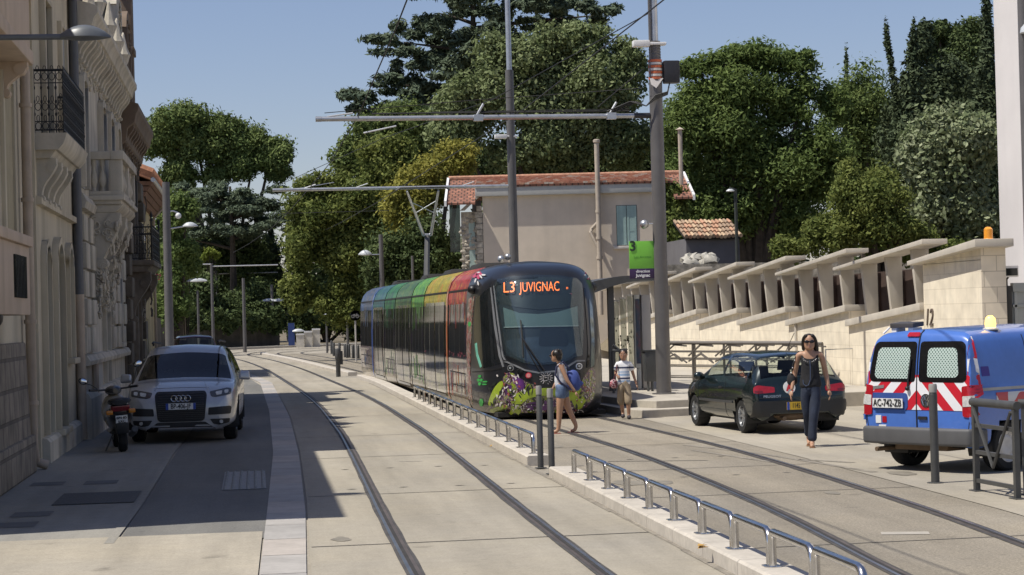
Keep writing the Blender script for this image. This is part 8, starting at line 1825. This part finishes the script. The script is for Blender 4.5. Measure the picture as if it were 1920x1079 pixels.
MB().merge(skin_mb({'a': (.28,0,.93,.05,.09), 'b': (.30,0,.80,.055,.10)}, [('a','b')], 'a')).build('front_pocket', BB, bp_, smooth=70)
mb = MB()
for s in (-.10,.10): mb.path([(.13,s,1.14),(.03,s*1.05,1.265),(-.09,s*1.05,1.17),(-.11,s*1.1,1.03),(-.02,s*1.35,.90),(.12,s*1.2,.80)], .018, 6)
mb.build('strap', M('navy strap', (.02,.025,.07), rough=.7), bp_)
# ---- boy stepping off the platform
wc = Vector((7.21,39.42,0)); rc_ = -math.atan2(wc.x, wc.y)
wC = thing('person', 'boy in striped white T shirt and beige cropped trousers stepping off the platform', 'person', wc, rc_)
b = MB()
J = {'pel': (-.005,0,.72,.10,.08), 'wai': (0,0,.84,.09,.07), 'che': (0,0,1.00,.10,.08), 'cla': (0,.005,1.10,.06,.05), 'nec': (0,.0,1.155,.036), 'hd': (0,-.01,1.23,.04),
     'sl': (-.125,.0,1.09,.036), 'el': (-.165,.04,.90,.028), 'wl': (-.13,-.13,.86,.019), 'sr': (.125,.0,1.09,.036), 'er': (.185,.03,.87,.028), 'wr': (.245,.0,.67,.019),
     'hl': (-.06,.0,.66,.072), 'kl': (-.075,.02,.38,.046), 'al': (-.04,.09,.115,.030), 'fl': (-.04,.05,.06,.03), 'tl': (-.045,-.07,.04,.022),
     'hr': (.06,-.02,.66,.072), 'kr': (.07,-.10,.37,.046), 'ar': (.075,-.08,.075,.030), 'fr': (.075,-.12,.04,.03), 'tr': (.08,-.23,.03,.022)}
b.merge(skin_mb(J, BN, 'pel')); hand(b, J['wl'][:3], J['el'][:3], (1,0,-.3), .78, 1.0); hand(b, J['wr'][:3], J['er'][:3], (-1,0,0), .78, .5)
P, R = head(b, (0,-.015,1.275), .205, (-.12,-1,0)); b.build('body', SKIN2, wC, smooth=70); face_bits(P, .205, wC)
h = MB(); h.ball(P(0,.05,.17), (.43*.205,.44*.205,.37*.205), 16, 10); h.ball(P(0,.16,.0), (.41*.205,.33*.205,.34*.205), 14, 9)
for k in range(16): h.ball(P(random.uniform(-.34,.34), random.uniform(-.33,.3), random.uniform(.36,.5)), (.09*.205,)*3, 7, 5)
h.build('hair', HAIR, wC, smooth=70)
TS = newmat('striped T shirt')
def _ts():
    m, nt, b_ = TS; N = nt.nodes; L = nt.links; tc = N.new('ShaderNodeTexCoord'); sp = N.new('ShaderNodeSeparateXYZ'); L.new(tc.outputs['Object'], sp.inputs[0])
    mr = N.new('ShaderNodeMapRange'); mr.inputs['From Min'].default_value = .68; mr.inputs['From Max'].default_value = 1.18; L.new(sp.outputs['Z'], mr.inputs['Value'])
    r = N.new('ShaderNodeValToRGB'); r.color_ramp.interpolation = 'CONSTANT'; e = r.color_ramp.elements; W_, N_, B_ = (.72,.72,.74), (.035,.045,.10), (.30,.42,.60)
    for i, (p, c) in enumerate([(0,W_),(.10,B_),(.17,W_),(.21,N_),(.28,W_),(.34,B_),(.43,W_),(.47,B_),(.52,W_),(.63,N_),(.70,W_)]):
        el = e[i] if i < 2 else e.new(p); el.position = p; el.color = (*c,1)
    L.new(mr.outputs[0], r.inputs['Fac']); L.new(r.outputs['Color'], b_.inputs['Base Color']); b_.inputs['Roughness'].default_value = .85; return m
TS = _ts()
MB().merge(skin_mb({'h': (0,0,.62,.118,.096), 'a': (0,0,.76,.124,.10), 'b': (0,0,.98,.122,.10), 'c': (0,.003,1.085,.10,.08), 'n': (0,.005,1.16,.055,.05), 'sl': (-.115,0,1.095,.062), 'xl': (-.155,.03,.95,.056), 'sr': (.115,0,1.095,.062), 'xr': (.165,.02,.94,.056)}, [('h','a'),('a','b'),('b','c'),('c','n'),('c','sl'),('sl','xl'),('c','sr'),('sr','xr')], 'h')).build('shirt', TS, wC, smooth=70)
MB().merge(skin_mb({'w': (0,0,.82,.105,.085), 'p': (-.003,0,.70,.114,.09), 'hl': (-.062,0,.62,.083), 'kl': (-.078,.015,.36,.068), 'cl': (-.066,.05,.27,.062), 'hr': (.062,-.02,.62,.083), 'kr': (.072,-.095,.36,.068), 'cr': (.075,-.095,.27,.062)}, [('w','p'),('p','hl'),('hl','kl'),('kl','cl'),('p','hr'),('hr','kr'),('kr','cr')], 'p')).build('trousers', M('beige cotton', (.30,.235,.16), rough=.9, var=.12, scale=8, bump=.3, bscale=18), wC, smooth=70)
SHO = M('dark trainers', (.03,.025,.03), rough=.7, var=.3, scale=30)
for (x, y, z, d) in ((-.042,.0,.018,.02),(.078,-.15,.002,0)): MB().merge(skin_mb({'a': (x,y+.06,z+.045,.04,.045), 'b': (x,y-.03,z+.04,.042,.038), 'c': (x,y-.11,z+.032,.036,.028)}, [('a','b'),('b','c')], 'a')).build('shoe', SHO, wC, smooth=70)
bg_ = thing('bag', 'pink and white patterned bag carried at the side of the boy', 'bag', wc, rc_)
MB().merge(skin_mb({'a': (-.20,-.08,.80,.06,.05), 'b': (-.21,-.07,.70,.09,.07), 'c': (-.21,-.07,.60,.075,.06)}, [('a','b'),('b','c')], 'a')).build('pouch', ramp_mat('pink white print', [(0,(.10,.03,.04)),(.42,(.35,.07,.10)),(.5,(.6,.5,.5)),(.56,(.25,.05,.07)),(.62,(.06,.03,.04))], 16, 3, .7, 0), bg_, smooth=70)
MB().path([(-.12,-.12,.87),(-.18,-.1,.85),(-.2,-.08,.78)], .011, 6).path([(-.09,.06,1.13),(-.135,-.06,1.06),(-.15,-.09,.92),(-.2,-.06,.80)], .011, 6).build('strap', M('dark red strap', (.10,.02,.03), rough=.7), bg_)
for o in list(COL.objects):
    if o.type == 'EMPTY' and o.parent is None and not o.children: bpy.data.objects.remove(o)
